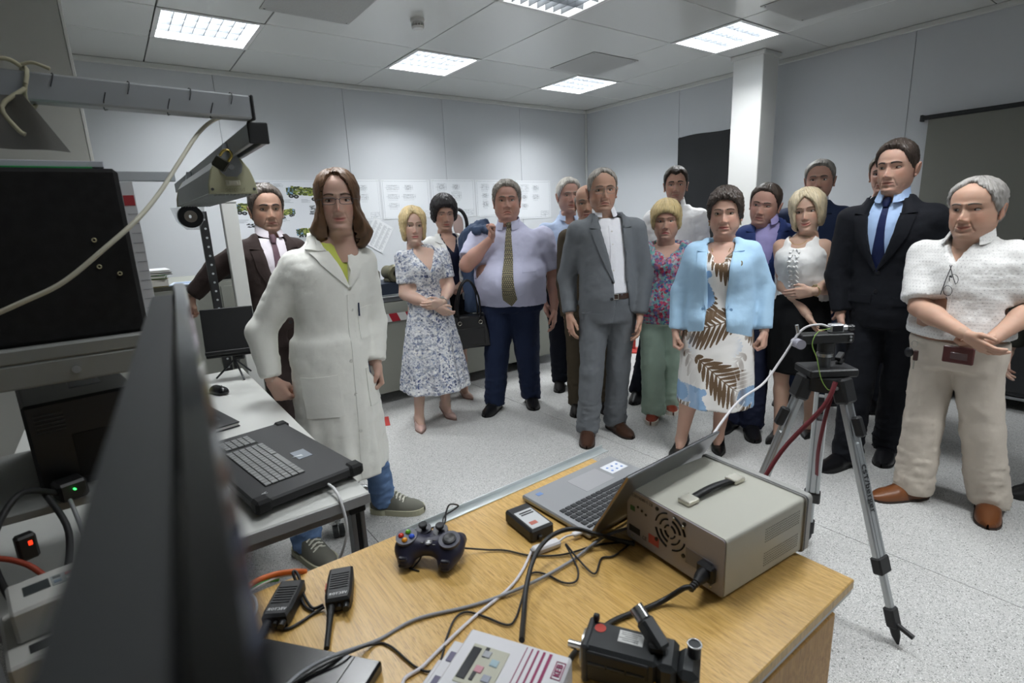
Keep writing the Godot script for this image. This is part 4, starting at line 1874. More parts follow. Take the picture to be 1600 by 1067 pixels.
	pcyl("stem", mat("8a8877", .4, .7), vl, Vector3(0, .1, 0), Vector3(0, .13, 0), .02, 12)
	# ring lamp with a pale disc behind the dark-haired woman
	var rl := thing("ring_lamp", "upright black oval ring with a pale pink disc, behind the dark-haired woman", "lamp", Vector3(2.775, .906, -4.6), -30.0)
	b = MB.new()
	var ring := []
	for k in 33:
		ring.append(Vector3(cos(TAU * k / 32) * .085, .54 + sin(TAU * k / 32) * .15, 0))
	b.tube(ring, .018, 10, false)
	put(b, "ring", mat("141416", .35), rl)
	pball("disc", mat("c9aea6", .5), rl, Vector3(0, .54, 0), Vector3(.05, .105, .008), 20, 10)
	pcyl("stand", mat("141416", .4), rl, Vector3(0, .39, 0), Vector3(0, .02, 0), .012, 10)
	pcyl("foot", mat("141416", .4), rl, Vector3(0, .02, 0), Vector3(0, 0, 0), .09, 24)
	# red floor tape mark and a red barrier stand
	var fm := thing("floor_mark", "red adhesive mark on the floor beside the lab coat hem", "marking", Vector3(1.47, 0, -3.75), -20.0)
	pbox("adhesive_strip", mat("9c2a24", .6), fm, Vector3(0, .0008, 0), Vector3(.1, .0015, .2), .0004)
	var rs := thing("barrier_stand", "red barrier stand seen between the grey suit and the green trousers", "stand", Vector3(4.47, 0, -3.83))
	b = MB.new()
	b.lathe([Vector2(0, 0), Vector2(.13, 0), Vector2(.13, .012), Vector2(.04, .025), Vector2(0, .025)], 24)
	put(b, "foot", mat("a3312a", .5), rs)
	pcyl("post", mat("a3312a", .5), rs, Vector3(0, .02, 0), Vector3(0, .9, 0), .02, 14)

	# black sheet pinned to the right wall beside the column
	var bs := thing("black_sheet", "black sheet pinned to the wall left of the white column", "sheet", Vector3(WALL_X - .004, 0, -3.72), -90.0)
	b = MB.new()
	var rows := 10
	var cols := 10
	for i in rows + 1:
		for k in cols + 1:
			var x := lerpf(-.41, .41, float(k) / cols)
			var top_y := 2.325 + .012 * x - .008 * sin(x * 9.0)
			var y := lerpf(1.1, top_y, float(i) / rows)
			b.p(Vector3(x, y, .005 + .006 * sin(x * 14.0 + y * 5.0)), Vector3(-.08 * cos(x * 14.0 + y * 5.0), 0, 1))
	for i in rows:
		for k in cols:
			var a := i * (cols + 1) + k
			b.tri(a, a + 1, a + cols + 2)
			b.tri(a, a + cols + 2, a + cols + 1)
	put(b, "cloth", mat("131518", .5), bs)
	for s in 3:
		pball("pin", mat("3a3c3e", .4, .6), bs, Vector3(-.38 + s * .38, 2.315, .012), Vector3(.008, .008, .006), 8, 6)
	# roll-up screen
	var sc := thing("projection_screen", "grey roll-up projection screen on the right wall", "screen", Vector3(WALL_X - .06, 0, -.86), -90.0)
	pbox("canvas", mat("7f7f78", .9), sc, Vector3(0, 1.39, -.01), Vector3(1.62, 1.49, .003), .001)
	pcyl("top_tube", mat("2b2d2e", .5, .3), sc, Vector3(-.85, 2.145, -.01), Vector3(.85, 2.145, -.01), .018, 14)
	pbox("weight_bar", mat("2b2d2e", .5), sc, Vector3(0, .64, -.01), Vector3(1.66, .03, .02), .004)
	for s in [-1.0, 1.0]:
		pbox("bracket", mat("2b2d2e", .5), sc, Vector3(s * .86, 2.145, -.03), Vector3(.02, .05, .05), .003)
	# dark low cabinet under the screen
	var lb := thing("low_cabinet", "dark low cabinet with a pale foot rail behind the legs at the right", "cabinet", Vector3(5.12, 0, -.9), -90.0)
	var dkm := mat("202124", .6)
	pbox("carcass", dkm, lb, Vector3(0, .46, -.02), Vector3(2.3, .68, .42), .004)
	pbox("worktop", mat("2b2c30", .5), lb, Vector3(0, .815, -.02), Vector3(2.34, .03, .46), .004)
	for s in 4:
		var d := pbox("door", dkm, lb, Vector3(-.86 + s * .573, .47, .195), Vector3(.56, .64, .016), .003)
		pbox("handle", mat("77797b", .4, .6), d, Vector3(-.86 + s * .573 + .22, .6, .21), Vector3(.012, .1, .014), .003)
	for s in [-1.0, 0.0, 1.0]:
		pbox("foot", dkm, lb, Vector3(s * 1.02, .06, -.02), Vector3(.04, .12, .4), .003)
	pbar("foot_rail", mat("9a9c9e", .4, .7), lb, Vector3(-1.0, .1, .17), Vector3(1.0, .1, .17), .03, .02)
# where each visitor stands and how the joints lie (metres, own axes: x to the person's left, z to the front)
const PEOPLE := {
	"brown": {"p": [0.808, -3.446], "yaw": 4.8, "H": 1.72, "fy": -6.0, "J": {"eye": [-0.036, 1.604, 0.078], "shR": [-0.199, 1.402, -0.065], "shL": [0.101, 1.384, 0.085], "elR": [-0.328, 1.283, -0.086], "wrR": [-0.462, 1.139, -0.15], "elL": [0.091, 1.09, 0.029], "wrL": [0.013, 0.871, 0.109]}},
	"lab": {"p": [0.733, -2.425], "yaw": 5.2, "H": 1.715, "fy": -25.0, "J": {"eye": [0.057, 1.6, 0.136], "neck": [0.131, 1.383, 0.053], "shR": [-0.106, 1.343, -0.064], "shL": [0.2, 1.355, 0.059], "elR": [-0.254, 1.053, -0.103], "wrR": [-0.259, 0.856, -0.04], "elL": [0.24, 1.042, -0.011], "wrL": [0.187, 0.856, 0.076], "pel": [0.009, 0.807, 0.004], "ftR": [-0.229, 0.0, 0.034], "ftL": [0.22, 0.0, -0.044]}},
	"blonde": {"p": [1.795, -3.469], "yaw": -12.4, "H": 1.575, "fy": -7.0, "J": {"eye": [-0.071, 1.47, 0.069], "shR": [-0.153, 1.265, -0.041], "shL": [0.133, 1.266, 0.015], "elR": [-0.172, 0.998, 0.016], "wrR": [0.004, 0.916, 0.167], "elL": [0.16, 1.025, 0.043], "wrL": [0.06, 0.938, 0.171], "pel": [0.007, 0.837, 0.002], "ftR": [-0.147, 0.0, 0.066], "ftL": [0.103, -0.0, -0.06]}},
	"white_jacket": {"p": [2.176, -3.835], "yaw": -11.6, "H": 1.64, "fy": -8.0, "J": {"eye": [-0.002, 1.538, 0.089], "shR": [-0.112, 1.324, -0.036], "shL": [0.153, 1.331, 0.05], "elR": [-0.111, 1.067, -0.036], "wrR": [-0.05, 0.965, 0.152], "elL": [0.178, 0.997, 0.058], "wrL": [0.008, 0.961, 0.171]}},
	"belly": {"p": [2.413, -3.306], "yaw": -44.1, "H": 1.735, "fy": 8.0, "J": {"eye": [0.026, 1.62, 0.102], "shR": [-0.225, 1.358, 0.032], "shL": [0.277, 1.355, -0.039], "elR": [-0.287, 1.17, 0.162], "wrR": [-0.085, 1.359, 0.194], "elL": [0.344, 1.057, -0.099], "wrL": [0.341, 0.788, -0.028], "pel": [0.013, 0.769, -0.002], "ftR": [-0.152, 0.0, 0.061], "ftL": [0.128, 0.0, -0.092]}},
	"white_hair": {"p": [3.042, -3.361], "yaw": -30.1, "H": 1.77, "fy": 4.0, "J": {"eye": [0.047, 1.65, 0.097], "ftR": [-0.045, 0.0, -0.067]}},
	"bald": {"p": [2.755, -2.788], "yaw": -34.7, "H": 1.68, "fy": -12.0, "J": {"eye": [-0.022, 1.569, 0.082], "shR": [-0.158, 1.337, -0.028], "elR": [-0.169, 1.02, -0.06], "wrR": [-0.163, 0.76, -0.008], "ftR": [-0.074, 0.0, -0.096], "ftL": [0.099, 0.0, -0.099]}},
	"grey": {"p": [2.544, -2.443], "yaw": -30.2, "H": 1.755, "fy": -6.0, "J": {"eye": [-0.017, 1.636, 0.104], "shR": [-0.172, 1.432, -0.049], "shL": [0.214, 1.432, 0.061], "elR": [-0.217, 1.1, -0.104], "wrR": [-0.222, 0.863, -0.022], "elL": [0.262, 1.096, 0.034], "wrL": [0.214, 0.849, 0.103], "pel": [0.03, 0.852, 0.009], "ftR": [-0.118, 0.0, 0.043], "ftL": [0.1, 0.0, -0.047]}},
	"tall_white": {"p": [3.655, -2.723], "yaw": -47.3, "H": 1.81, "fy": -6.0, "J": {"eye": [-0.009, 1.688, 0.085], "shR": [-0.191, 1.459, -0.02], "shL": [0.198, 1.452, 0.021], "ftR": [-0.277, 0.0, 0.238]}},
	"green": {"p": [3.133, -2.409], "yaw": -50.4, "H": 1.525, "fy": -4.0, "J": {"eye": [-0.005, 1.427, 0.105], "shR": [-0.103, 1.243, -0.004], "shL": [0.122, 1.246, 0.004], "ftR": [-0.061, 0.0, 0.109], "ftL": [0.061, 0.0, -0.109]}},
	"blue_jacket": {"p": [2.776, -1.854], "yaw": -64.3, "H": 1.57, "fy": 2.0, "J": {"eye": [0.103, 1.468, 0.071], "shR": [-0.061, 1.284, 0.009], "shL": [0.251, 1.291, -0.035], "elR": [-0.13, 1.019, -0.012], "wrR": [-0.141, 0.791, 0.06], "elL": [0.32, 1.033, -0.075], "wrL": [0.34, 0.806, -0.007], "pel": [0.088, 0.872, -0.012], "ftR": [-0.098, 0.0, 0.05], "ftL": [0.107, 0.0, -0.095]}},
	"blue_suit": {"p": [3.539, -2.016], "yaw": -68.3, "H": 1.66, "fy": -6.0, "J": {"eye": [0.075, 1.5, 0.116], "shR": [-0.018, 1.342, 0.003], "shL": [0.24, 1.309, -0.034], "ftR": [-0.022, 0.0, 0.283], "ftL": [0.116, 0.0, 0.318]}},
	"blouse": {"p": [3.447, -1.585], "yaw": -81.3, "H": 1.56, "fy": 8.0, "J": {"eye": [-0.005, 1.456, 0.09], "shR": [-0.145, 1.26, 0.041], "shL": [0.083, 1.265, -0.024], "elR": [-0.098, 0.999, 0.059], "wrR": [0.066, 0.844, 0.127], "elL": [0.151, 1.014, -0.002], "wrL": [0.096, 0.994, 0.149], "pel": [-0.016, 0.866, 0.004], "ftR": [-0.055, 0.0, 0.126], "ftL": [0.062, 0.0, -0.105]}},
	"navy_back": {"p": [4.078, -1.836], "yaw": -75.8, "H": 1.78, "fy": 5.0, "J": {"eye": [0.011, 1.66, 0.084], "shR": [-0.214, 1.421, 0.038], "shL": [0.178, 1.432, -0.031]}},
	"hidden": {"p": [4.355, -1.57], "yaw": -85.2, "H": 1.8, "fy": 5.0, "J": {"eye": [0.042, 1.677, 0.077]}},
	"tall_suit": {"p": [3.391, -1.133], "yaw": -89.5, "H": 1.785, "fy": -4.0, "J": {"eye": [-0.005, 1.664, 0.112], "shR": [-0.203, 1.435, 0.066], "shL": [0.188, 1.416, -0.061], "elR": [-0.233, 1.091, 0.034], "wrR": [-0.176, 0.885, 0.078], "elL": [0.261, 1.102, -0.148], "wrL": [0.266, 0.865, -0.128], "pel": [0.038, 0.872, -0.012], "ftR": [-0.054, 0.0, 0.149], "ftL": [0.054, 0.0, -0.149]}},
	"cream": {"p": [3.156, -0.676], "yaw": -99.9, "H": 1.56, "fy": 2.0, "J": {"eye": [-0.035, 1.446, 0.149], "shR": [-0.212, 1.241, 0.086], "shL": [0.101, 1.262, -0.041], "elR": [-0.153, 1.004, 0.17], "wrR": [0.086, 0.931, 0.278], "elL": [0.204, 1.034, -0.018], "wrL": [0.15, 0.905, 0.209], "pel": [-0.042, 0.878, 0.017], "ftR": [-0.124, 0.0, 0.089], "ftL": [0.123, 0.0, -0.084]}},
	"edge": {"p": [3.577, -0.253], "yaw": -106.0, "H": 1.62, "fy": 0.0, "J": {"eye": [-0.193, 1.447, 0.161]}},
}
# ---------------------------------------------------------------- the visitors
func face_of(kv: Dictionary) -> Face:
	var F := Face.new()
	for k in kv:
		F.set(k, kv[k])
	return F

func per(called: String, extra: Dictionary) -> Dictionary:
	var P: Dictionary = PEOPLE[called].duplicate()
	P.merge(extra, true)
	return P

const SHORT := [[0, .086], [22, .084], [38, .074], [52, .052], [64, .03], [80, .002], [92, -.02], [112, -.05], [180, -.085]]

# two lapels and the turned-down collar of a jacket; the opening runs between the given rows of [y, half width, middle]
func lapels(g: Fig, f: Field, m: Material, rows: Array, wid := .07) -> void:
	# rows from the button up
	for s in [-1.0, 1.0]:
		var inn := []
		var out := []
		var n := rows.size()
		for i in n:
			var r: Array = rows[i]
			var t := float(i) / (n - 1)
			inn.append([r[2] + s * (r[1] + .002), r[0]])
			out.append([r[2] + s * (r[1] + .006 + wid * pow(t, .8) * (1.0 if i < n - 1 else .75)), r[0] - .004])
		put(sheet(f, inn, out, .008, 16, 5, 1.0, .003), "lapel", m, g.root)
		var top_r: Array = rows[-1]
		var H: float = g.P.H
		var ci := [[top_r[2] + s * (top_r[1] + .0), top_r[0] - .004], [top_r[2] + s * .076, .825 * H], [top_r[2] + s * .07, .847 * H]]
		var co := [[top_r[2] + s * (top_r[1] + wid * .86), top_r[0] + .006], [top_r[2] + s * .118, .815 * H], [top_r[2] + s * .095, .842 * H]]
		put(sheet(f, ci, co, .011, 8, 4, 1.0, .002), "jacket_collar", m, g.root)

func necktie(g: Fig, f: Field, m: Material, cx: float, y1: float, y0: float, wide := .042) -> void:
	put(sheet(f, [[cx - .013, y1 - .03], [cx - .019, lerpf(y1, y0, .35)], [cx - wide, y0 + .05], [cx, y0]], [[cx + .013, y1 - .03], [cx + .019, lerpf(y1, y0, .35)], [cx + wide, y0 + .05], [cx + .001, y0]], .006, 24, 6, 1.0, .003), "tie", m, g.root)
	var z := maxf(f.front(cx, y1 - .03), f.front(cx, y1 - .045))
	var mb := MB.new()
	mb.tube([Vector3(cx, y1 + .008, z - .012), Vector3(cx, y1 - .008, z + .002), Vector3(cx, y1 - .034, z + .006)], [.019, .02, .0115], 10, true, .62)
	put(mb, "tie_knot", m, g.root)

func belt(g: Fig, m: Material, y: float, grow := .019, buckle: Material = null) -> void:
	var secs := trunk(g.P, g.J, grow)
	var q := sec_at(secs, y)
	var mb := MB.new()
	var n := 40
	for i in n:
		var a := TAU * i / n
		var b := TAU * (i + 1) / n
		var pa := Vector3(q[3] + q[0] * sin(a), y, q[4] + (q[1] if cos(a) > 0 else q[2]) * cos(a))
		var pb := Vector3(q[3] + q[0] * sin(b), y, q[4] + (q[1] if cos(b) > 0 else q[2]) * cos(b))
		mb.quad(pa + Vector3(0, -.017, 0), pb + Vector3(0, -.017, 0), pb + Vector3(0, .017, 0), pa + Vector3(0, .017, 0), Vector3(sin(a), 0, cos(a)))
		mb.quad(pa + Vector3(0, .017, 0), pb + Vector3(0, .017, 0), (pb - Vector3(q[3], 0, q[4])) * .9 + Vector3(q[3], .017 + y * .1, q[4]), (pa - Vector3(q[3], 0, q[4])) * .9 + Vector3(q[3], .017 + y * .1, q[4]), Vector3.UP)
	var o := put(mb, "belt", m, g.root)
	if buckle:
		mb = MB.new()
		var z: float = q[4] + q[1]
		for s in [-1.0, 1.0]:
			mb.box(Vector3(q[3] + s * .021, y, z + .002), Vector3(.005, .036, .006), .001)
			mb.box(Vector3(q[3], y + s * .016, z + .002), Vector3(.046, .005, .006), .001)
		put(mb, "buckle", buckle, o)

func sec_at(secs: Array, y: float) -> Array:
	for i in secs.size() - 1:
		if y <= secs[i + 1][0]:
			var t: float = clampf((y - secs[i][0]) / (secs[i + 1][0] - secs[i][0]), 0.0, 1.0)
			var q := []
			for e in range(1, 6):
				q.append(lerpf(secs[i][e], secs[i + 1][e], t))
			return q
	return secs[-1].slice(1)

# shirt, trousers and jacket; returns the fields
func suit(g: Fig, sm: Material, shm: Material, tie: Material, o := {}) -> Dictionary:
	var H: float = g.P.H
	var J := g.J
	var by: float = o.get("button", .64) * H
	var fs := top(g, "shirt", shm, {"grow": .006, "hem": .5 * H, "sleeve": 0.0, "wr": .004, "neck": .838 * H})
	if o.get("trousers", true):
		trousers(g, o.get("tm", sm), {"grow": .014, "top": .575 * H})
	var cx: float = J.sm.x
	var shift: float = o.get("shift", 0.0)
	var vw: float = o.get("vw", .068)
	var vee := [[by, .004, cx + shift], [lerpf(by, .8 * H, .33), vw * .52, cx + shift * .7], [lerpf(by, .8 * H, .66), vw * .82, cx + shift * .4], [.8 * H, vw, cx]]
	var op := vee.duplicate()
	op.append([.865 * H, vw + .004, cx])
	if o.get("open", false):
		var gap: float = o.get("gap", .045)
		op = [[.4 * H, gap * 1.6, J.pel.x + shift * 1.4], [.52 * H, gap * 1.1, J.pel.x + shift * 1.2], [by, gap, cx + shift], [lerpf(by, .8 * H, .5), gap * .5 + vw * .5, cx + shift * .6], [.8 * H, vw, cx], [.865 * H, vw + .004, cx]]
		vee = [op[2], op[3], op[4]]
	var fj := top(g, "jacket", sm, {"grow": o.get("grow", .024), "sgrow": .019, "hem": o.get("hem", .445) * H, "sleeve": 1.0, "open": op, "open_z": .02, "cell": o.get("cell", .0125), "neck": .856 * H, "wr": o.get("wr", .004)})
	lapels(g, fj, sm, vee, o.get("lw", .07))
	collar(g, shm, {"gap": .32 if tie else o.get("cgap", .5)})
	if tie:
		necktie(g, fs, tie, cx, .842 * H, o.get("tie_end", .6) * H)
	if not o.get("open", false):
		buttons(g, fj, [[cx + shift + .012, by - .015], [cx + shift + .012, by - .115]], .01, mat("15161a", .4))
	if o.get("pockets", true):
		for s in [-1.0, 1.0]:
			var px: float = J.pel.x + s * .115
			put(sheet(fj, [[px - .065, .56 * H], [px - .065, .56 * H - .045]], [[px + .065, .565 * H], [px + .065, .565 * H - .045]], .004, 4, 6), "pocket_flap", sm, g.root)
	return {"shirt": fs, "jacket": fj}

func dots_tex(base: String, spots: Array, n: int, r0: float, r1: float, sd: int, size := 256) -> ImageTexture:
	var rng := RandomNumberGenerator.new()
	rng.seed = sd
	var im := Image.create(size, size, false, Image.FORMAT_RGB8)
	im.fill(Color(base))
	for i in n:
		var c := Color(spots[rng.randi() % spots.size()])
		blot(im, rng.randf() * size, rng.randf() * size, rng.randf_range(r0, r1), rng.randf_range(r0, r1), rng.randf() * TAU, c, rng)
	return ImageTexture.create_from_image(im)

func blot(im: Image, cx: float, cy: float, rx: float, ry: float, a: float, c: Color, rng: RandomNumberGenerator) -> void:
	var n := im.get_width()
	var m := int(ceil(maxf(rx, ry))) + 1
	var ca := cos(a)
	var sa := sin(a)
	for y in range(-m, m + 1):
		for x in range(-m, m + 1):
			var u := (x * ca + y * sa) / rx
			var v := (-x * sa + y * ca) / ry
			if u * u + v * v < 1.0 + .25 * sin(atan2(v, u) * 5.0 + rx):
				im.set_pixel(posmod(int(cx) + x, n), posmod(int(cy) + y, n), c)

# big palm leaves in brown and blue on white
func leaf_tex() -> ImageTexture:
	var n := 512
	var im := Image.create(n, n, false, Image.FORMAT_RGB8)
	im.fill(Color("e9e7e4"))
	var rng := RandomNumberGenerator.new()
	rng.seed = 21
	var leaves := [[100, 110, .7, 270, "6b5743"], [350, 110, 2.3, 280, "6b5743"], [250, 300, 1.1, 290, "6b5743"], [440, 340, -.5, 270, "6b5743"], [70, 390, 2.8, 270, "6b5743"], [330, 470, .2, 190, "8fb0d3"], [10, 250, 1.5, 140, "8fb0d3"], [490, 190, 2.9, 130, "8fb0d3"]]
	for l in leaves:
		var d := Vector2(cos(l[2]), sin(l[2]))
		var q := Vector2(-d.y, d.x)
		var c := Color(l[4])
		for i in 13:
			var t := i / 12.0
			var base: Vector2 = Vector2(l[0], l[1]) + d * (t - .5) * l[3]
			var ll: float = l[3] * .42 * sin(.25 + t * 2.7)
			for s in [-1.0, 1.0]:
				var e: Vector2 = base + (q * s * .9 + d * .75).normalized() * ll
				stroke(im, base, e, 3.0, 6.5 + 3.0 * rng.randf(), c)
		stroke(im, Vector2(l[0], l[1]) - d * l[3] * .5, Vector2(l[0], l[1]) + d * l[3] * .5, 2.5, 2.0, c)
	return ImageTexture.create_from_image(im)

func stroke(im: Image, a: Vector2, b: Vector2, r0: float, r1: float, c: Color) -> void:
	var n := im.get_width()
	var steps := int(a.distance_to(b) / 1.5) + 1
	for i in steps + 1:
		var t := float(i) / steps
		var p := a.lerp(b, t)
		var r := lerpf(r0, r1, sin(t * PI))
		for y in range(-int(r), int(r) + 1):
			for x in range(-int(r), int(r) + 1):
				if x * x + y * y <= r * r:
					im.set_pixel(posmod(int(p.x) + x, n), posmod(int(p.y) + y, n), c)

func people() -> void:
	p_brown()
	p_lab()
	p_blonde()
	p_white_jacket()
	p_belly()
	p_white_hair()
	p_bald()
	p_grey()
	p_tall_white()
	p_green()
	p_blue_jacket()
	p_blue_suit()
	p_blouse()
	p_navy_back()
	p_hidden()
	p_tall_suit()
	p_cream()
	p_edge()

func p_brown() -> void:
	var P := per("brown", {"sw": .18, "handR": {"pose": "grip"}, "B": {"ww": .16, "belly": .02}})
	var g := figure(P, face_of({"f": 1.12, "w": 1.02, "hair": Color(.07, .055, .045), "browc": Color(.05, .035, .03), "stub": .35, "skin": Color(0.459, 0.282, 0.204), "brow": 1.15}), "man in a dark brown suit and mauve tie, standing behind the white post")
	hair(g, {"edge": SHORT, "top": .024, "side": .01, "back": .012, "front": .018, "tip": .003, "curl": 1.0, "rough": .004, "streak": Color(.22, .19, .17), "mix": .5})
	suit(g, cloth("3a302e", .8, null, 6.0, .15), cloth("e6dfe6", .7, null, 5.0), cloth("6a545c", .6, null, 8.0), {"button": .62, "pockets": false})

func p_lab() -> void:
	var P := per("lab", {"sw": .168, "leg": .84, "B": {"hw": .145, "hd": .1, "ww": .14}, "fy": PEOPLE.lab.fy, "handR": {"pose": "grip", "dir": Vector3(.35, -1, .25), "thumb": Vector3(.7, .2, .7)}, "handL": {"pose": "grip", "dir": Vector3(.05, -1, .15)}, "arm": .95, "toeR": .35, "toeL": .5})
	var F := face_of({"w": .99, "f": 1.02, "hair": Color(.1, .055, .03), "browc": Color(.1, .06, .04), "skin": Color(0.561, 0.362, 0.288), "lip": Color(.47, .17, .15), "nose": 1.05, "mouth": .3})
	var g := figure(P, F, "young man in a white lab coat with long brown hair and glasses", {"group": "people in the laboratory"})
	var H: float = P.H
	hair(g, {"edge": [[0, .099], [14, .094], [26, .078], [38, .045], [48, -.005], [56, -.06], [66, -.12], [80, -.165], [110, -.18], [180, -.185]], "top": .013, "side": .014, "front": .012, "back": .02, "tip": .016, "flare": .05, "hang": -.065, "part": -.012, "rough": .003, "wave": 4.0, "streak": Color(.2, .11, .055), "mix": .6, "asym": -.012, "ragged": .012}, "long_hair")
	spectacles(g, mat("4a4d55", .3, .8), .025, .0125, true)
	top(g, "t_shirt", cloth("c8d066", .8, null, 6.0), {"grow": .004, "hem": .6 * H, "sleeve": 0.0, "wr": .002, "neck": .832 * H})
	trousers(g, cloth("6c86ab", .85, noise_tex(.03, 0, 3, 128, 5, [[0.0, 1.0], ["d8dfe8", "ffffff"]]), 3.0), {"grow": .006, "wr": .016, "knee": .06, "hemr": .058})
	var coat := cloth("efefe8", .8, null, 4.0, 0.0, .5)
	var J := g.J
	var cx: float = J.sm.x
	var fc := top(g, "lab_coat", coat, {"grow": .024, "sgrow": .022, "cuff": .6, "hem": .335, "neck": .858 * H, "wr": .005, "cell": .0125, "fold": .014, "folds": 7, "fold_from": .75,
		"skirt": [[.3, .212, .175, .17, -.012], [.55, .206, .168, .165, -.006], [.8, .192, .155, .158], [1.0, .18, .145, .15]],
		"open": [[.72 * H, .003, cx + .02], [.77 * H, .022, cx + .014], [.81 * H, .042, cx + .006], [.865 * H, .07, cx]], "open_z": .015})
	lapels(g, fc, coat, [[.72 * H, .003, cx + .02], [.75 * H, .014, cx + .016], [.78 * H, .026, cx + .012], [.81 * H, .042, cx + .006]], .085)
	# placket, pockets, buttons
	put(sheet(fc, [[cx + .004, .7 * H], [J.pel.x + .0, .35]], [[cx + .04, .7 * H], [J.pel.x + .038, .35]], .003, 24, 3), "placket", coat, g.root)
	put(sheet(fc, [[cx + .055, .66 * H], [cx + .05, .58 * H]], [[cx + .15, .66 * H], [cx + .14, .58 * H]], .003, 8, 6), "breast_pocket", coat, g.root)
	put(sheet(fc, [[J.pel.x - .175, .5 * H], [J.pel.x - .18, .395 * H]], [[J.pel.x - .05, .502 * H], [J.pel.x - .045, .392 * H]], .004, 8, 6), "side_pocket", coat, g.root)
	put(sheet(fc, [[J.pel.x + .09, .5 * H], [J.pel.x + .09, .395 * H]], [[J.pel.x + .19, .5 * H], [J.pel.x + .19, .395 * H]], .004, 8, 6), "side_pocket", coat, g.root)
	buttons(g, fc, [[cx + .022, .66 * H], [cx + .022, .6 * H], [J.pel.x + .02, .53 * H], [J.pel.x + .02, .44 * H], [J.pel.x + .019, .34 * H]], .008, mat("d4d4cc", .4))
	var mp := MB.new()
	var zz := fc.front(cx + .06, .66 * H)
	mp.cyl(Vector3(cx + .06, .64 * H, zz + .002), Vector3(cx + .06, .675 * H, zz + .006), .004, 8)
	put(mp, "pen", mat("2a3550", .4), g.root)
	sneakers(g)

func sneakers(g: Fig) -> void:
	var q := shoe_mesh("sneaker", .3, .108)
	for s in ["R", "L"]:
		var sg := -1.0 if s == "R" else 1.0
		var a: Vector3 = g.J["an" + s]
		var o := put(q[0], "sneaker", cloth("6d6d64", .8, null, 6.0), g.root)
		o.position = Vector3(a.x, 0.0, a.z)
		o.rotation.y = sg * .2 + g.P.get("toe" + s, 0.0)
		put(q[1], "sole", mat("a9a78f", .7), o)
		var mb := MB.new()
		for i in 5:
			var t := i / 4.0
			mb.tube([Vector3(-.032 + t * .004, lerpf(.105, .07, t), lerpf(.035, .105, t)), Vector3(0, lerpf(.122, .082, t), lerpf(.05, .12, t)), Vector3(.03, lerpf(.108, .066, t), lerpf(.05, .118, t))], .004, 6)
			mb.tube([Vector3(.032 - t * .004, lerpf(.105, .07, t), lerpf(.035, .105, t)), Vector3(0, lerpf(.123, .083, t), lerpf(.05, .12, t)), Vector3(-.03, lerpf(.108, .066, t), lerpf(.05, .118, t))], .004, 6)
		put(mb, "laces", mat("c9c8bb", .8), o)
		mb = MB.new()
		mb.box(Vector3(0, .14, .028), Vector3(.07, .085, .014), .006)
		put(mb, "tongue", cloth("6d6d64", .8, null, 6.0), o)
		mb = MB.new()
		mb.tube([Vector3(-.045, .1, .02), Vector3(-.05, .12, -.03), Vector3(0, .128, -.068), Vector3(.05, .12, -.03), Vector3(.045, .1, .02)], .007, 6)
		put(mb, "lime_lining", mat("a3b82c", .8), o)
		mb = MB.new()
		mb.box(Vector3(0, .148, .036), Vector3(.042, .042, .004), .002)
		var lab := put(mb, "tongue_label", mat("16160f", .7), o)
		lettering("DC", .026, Vector3(0, .148, .0385), Vector3.RIGHT, Vector3.UP, mat("b8c84a", .6), "logo_letters", lab, .001, "Droid Sans", true)

func p_blonde() -> void:
	var P := per("blonde", {"sw": .148, "hs": .95, "arm": .9, "leg": .85, "B": {"bust": .035, "ww": .145, "hw": .165, "hd": .12, "cw": .145},
		"handR": {"pose": "rest", "dir": Vector3(.75, -.55, .05), "thumb": Vector3(.3, .8, .5)}, "handL": {"pose": "rest", "dir": Vector3(-.85, -.1, .25), "thumb": Vector3(0, 1, .2)}})
	var F := face_of({"w": .97, "hair": Color(.62, .46, .22), "browc": Color(.28, .19, .11), "skin": Color(0.612, 0.418, 0.336), "lip": Color(.5, .14, .13), "nose": .9, "brow": .8, "nw": .9})
	var g := figure(P, F, "blonde woman in a blue and white patterned dress with a pearl necklace")
	hair(g, {"edge": [[0, .084], [18, .074], [34, .045], [48, .0], [60, -.055], [75, -.09], [110, -.1], [180, -.1]], "top": .02, "side": .018, "front": .016, "back": .025, "tip": .008, "curl": .7, "rough": .005, "flare": .006, "part": .02, "hang": -.06, "streak": Color(.78, .66, .42), "mix": .5})
	var tex := dots_tex("dedfe2", ["49547c", "7d89a6", "3b4260", "9aa0ad", "b5b9bf", "6d7890", "f0f0ee", "e8e6e2", "dfe0e2", "cfd0d4"], 1700, 1.6, 6.5, 8)
	var H: float = P.H
	var cx: float = g.J.sm.x
	var f := top(g, "dress", cloth("ffffff", .8, tex, 2.4, 0.0, .4), {"grow": .006, "sgrow": .006, "sleeve": .36, "hem": .27, "fold": .016, "folds": 8, "fold_from": .85, "wr": .004,
		"skirt": [[.24, .262, .225, .22], [.5, .225, .19, .19], [.74, .185, .155, .155], [.9, .155, .13, .13]], "neckline": [[.735 * H, .0, cx + .01], [.79 * H, .05, cx], [.83 * H, .085, cx], [.85 * H, .09, cx]], "neck_z": .02})
	pearls(g, cx, .785 * H, f)
	for s in [-1.0, 1.0]:
		var me := MB.new()
		me.ball(g.hx * Vector3(s * .075, -.04, .0), Vector3.ONE * .006, 8, 6)
		put(me, "earring", mat("e6e2da", .2), g.root)
	wristwatch(g, "L", mat("c9c9c4", .3, .8))
	shoes(g, "pump", mat("c0a29a", .28), mat("8d6f66", .5), .235, .078, 10.0, "pump")

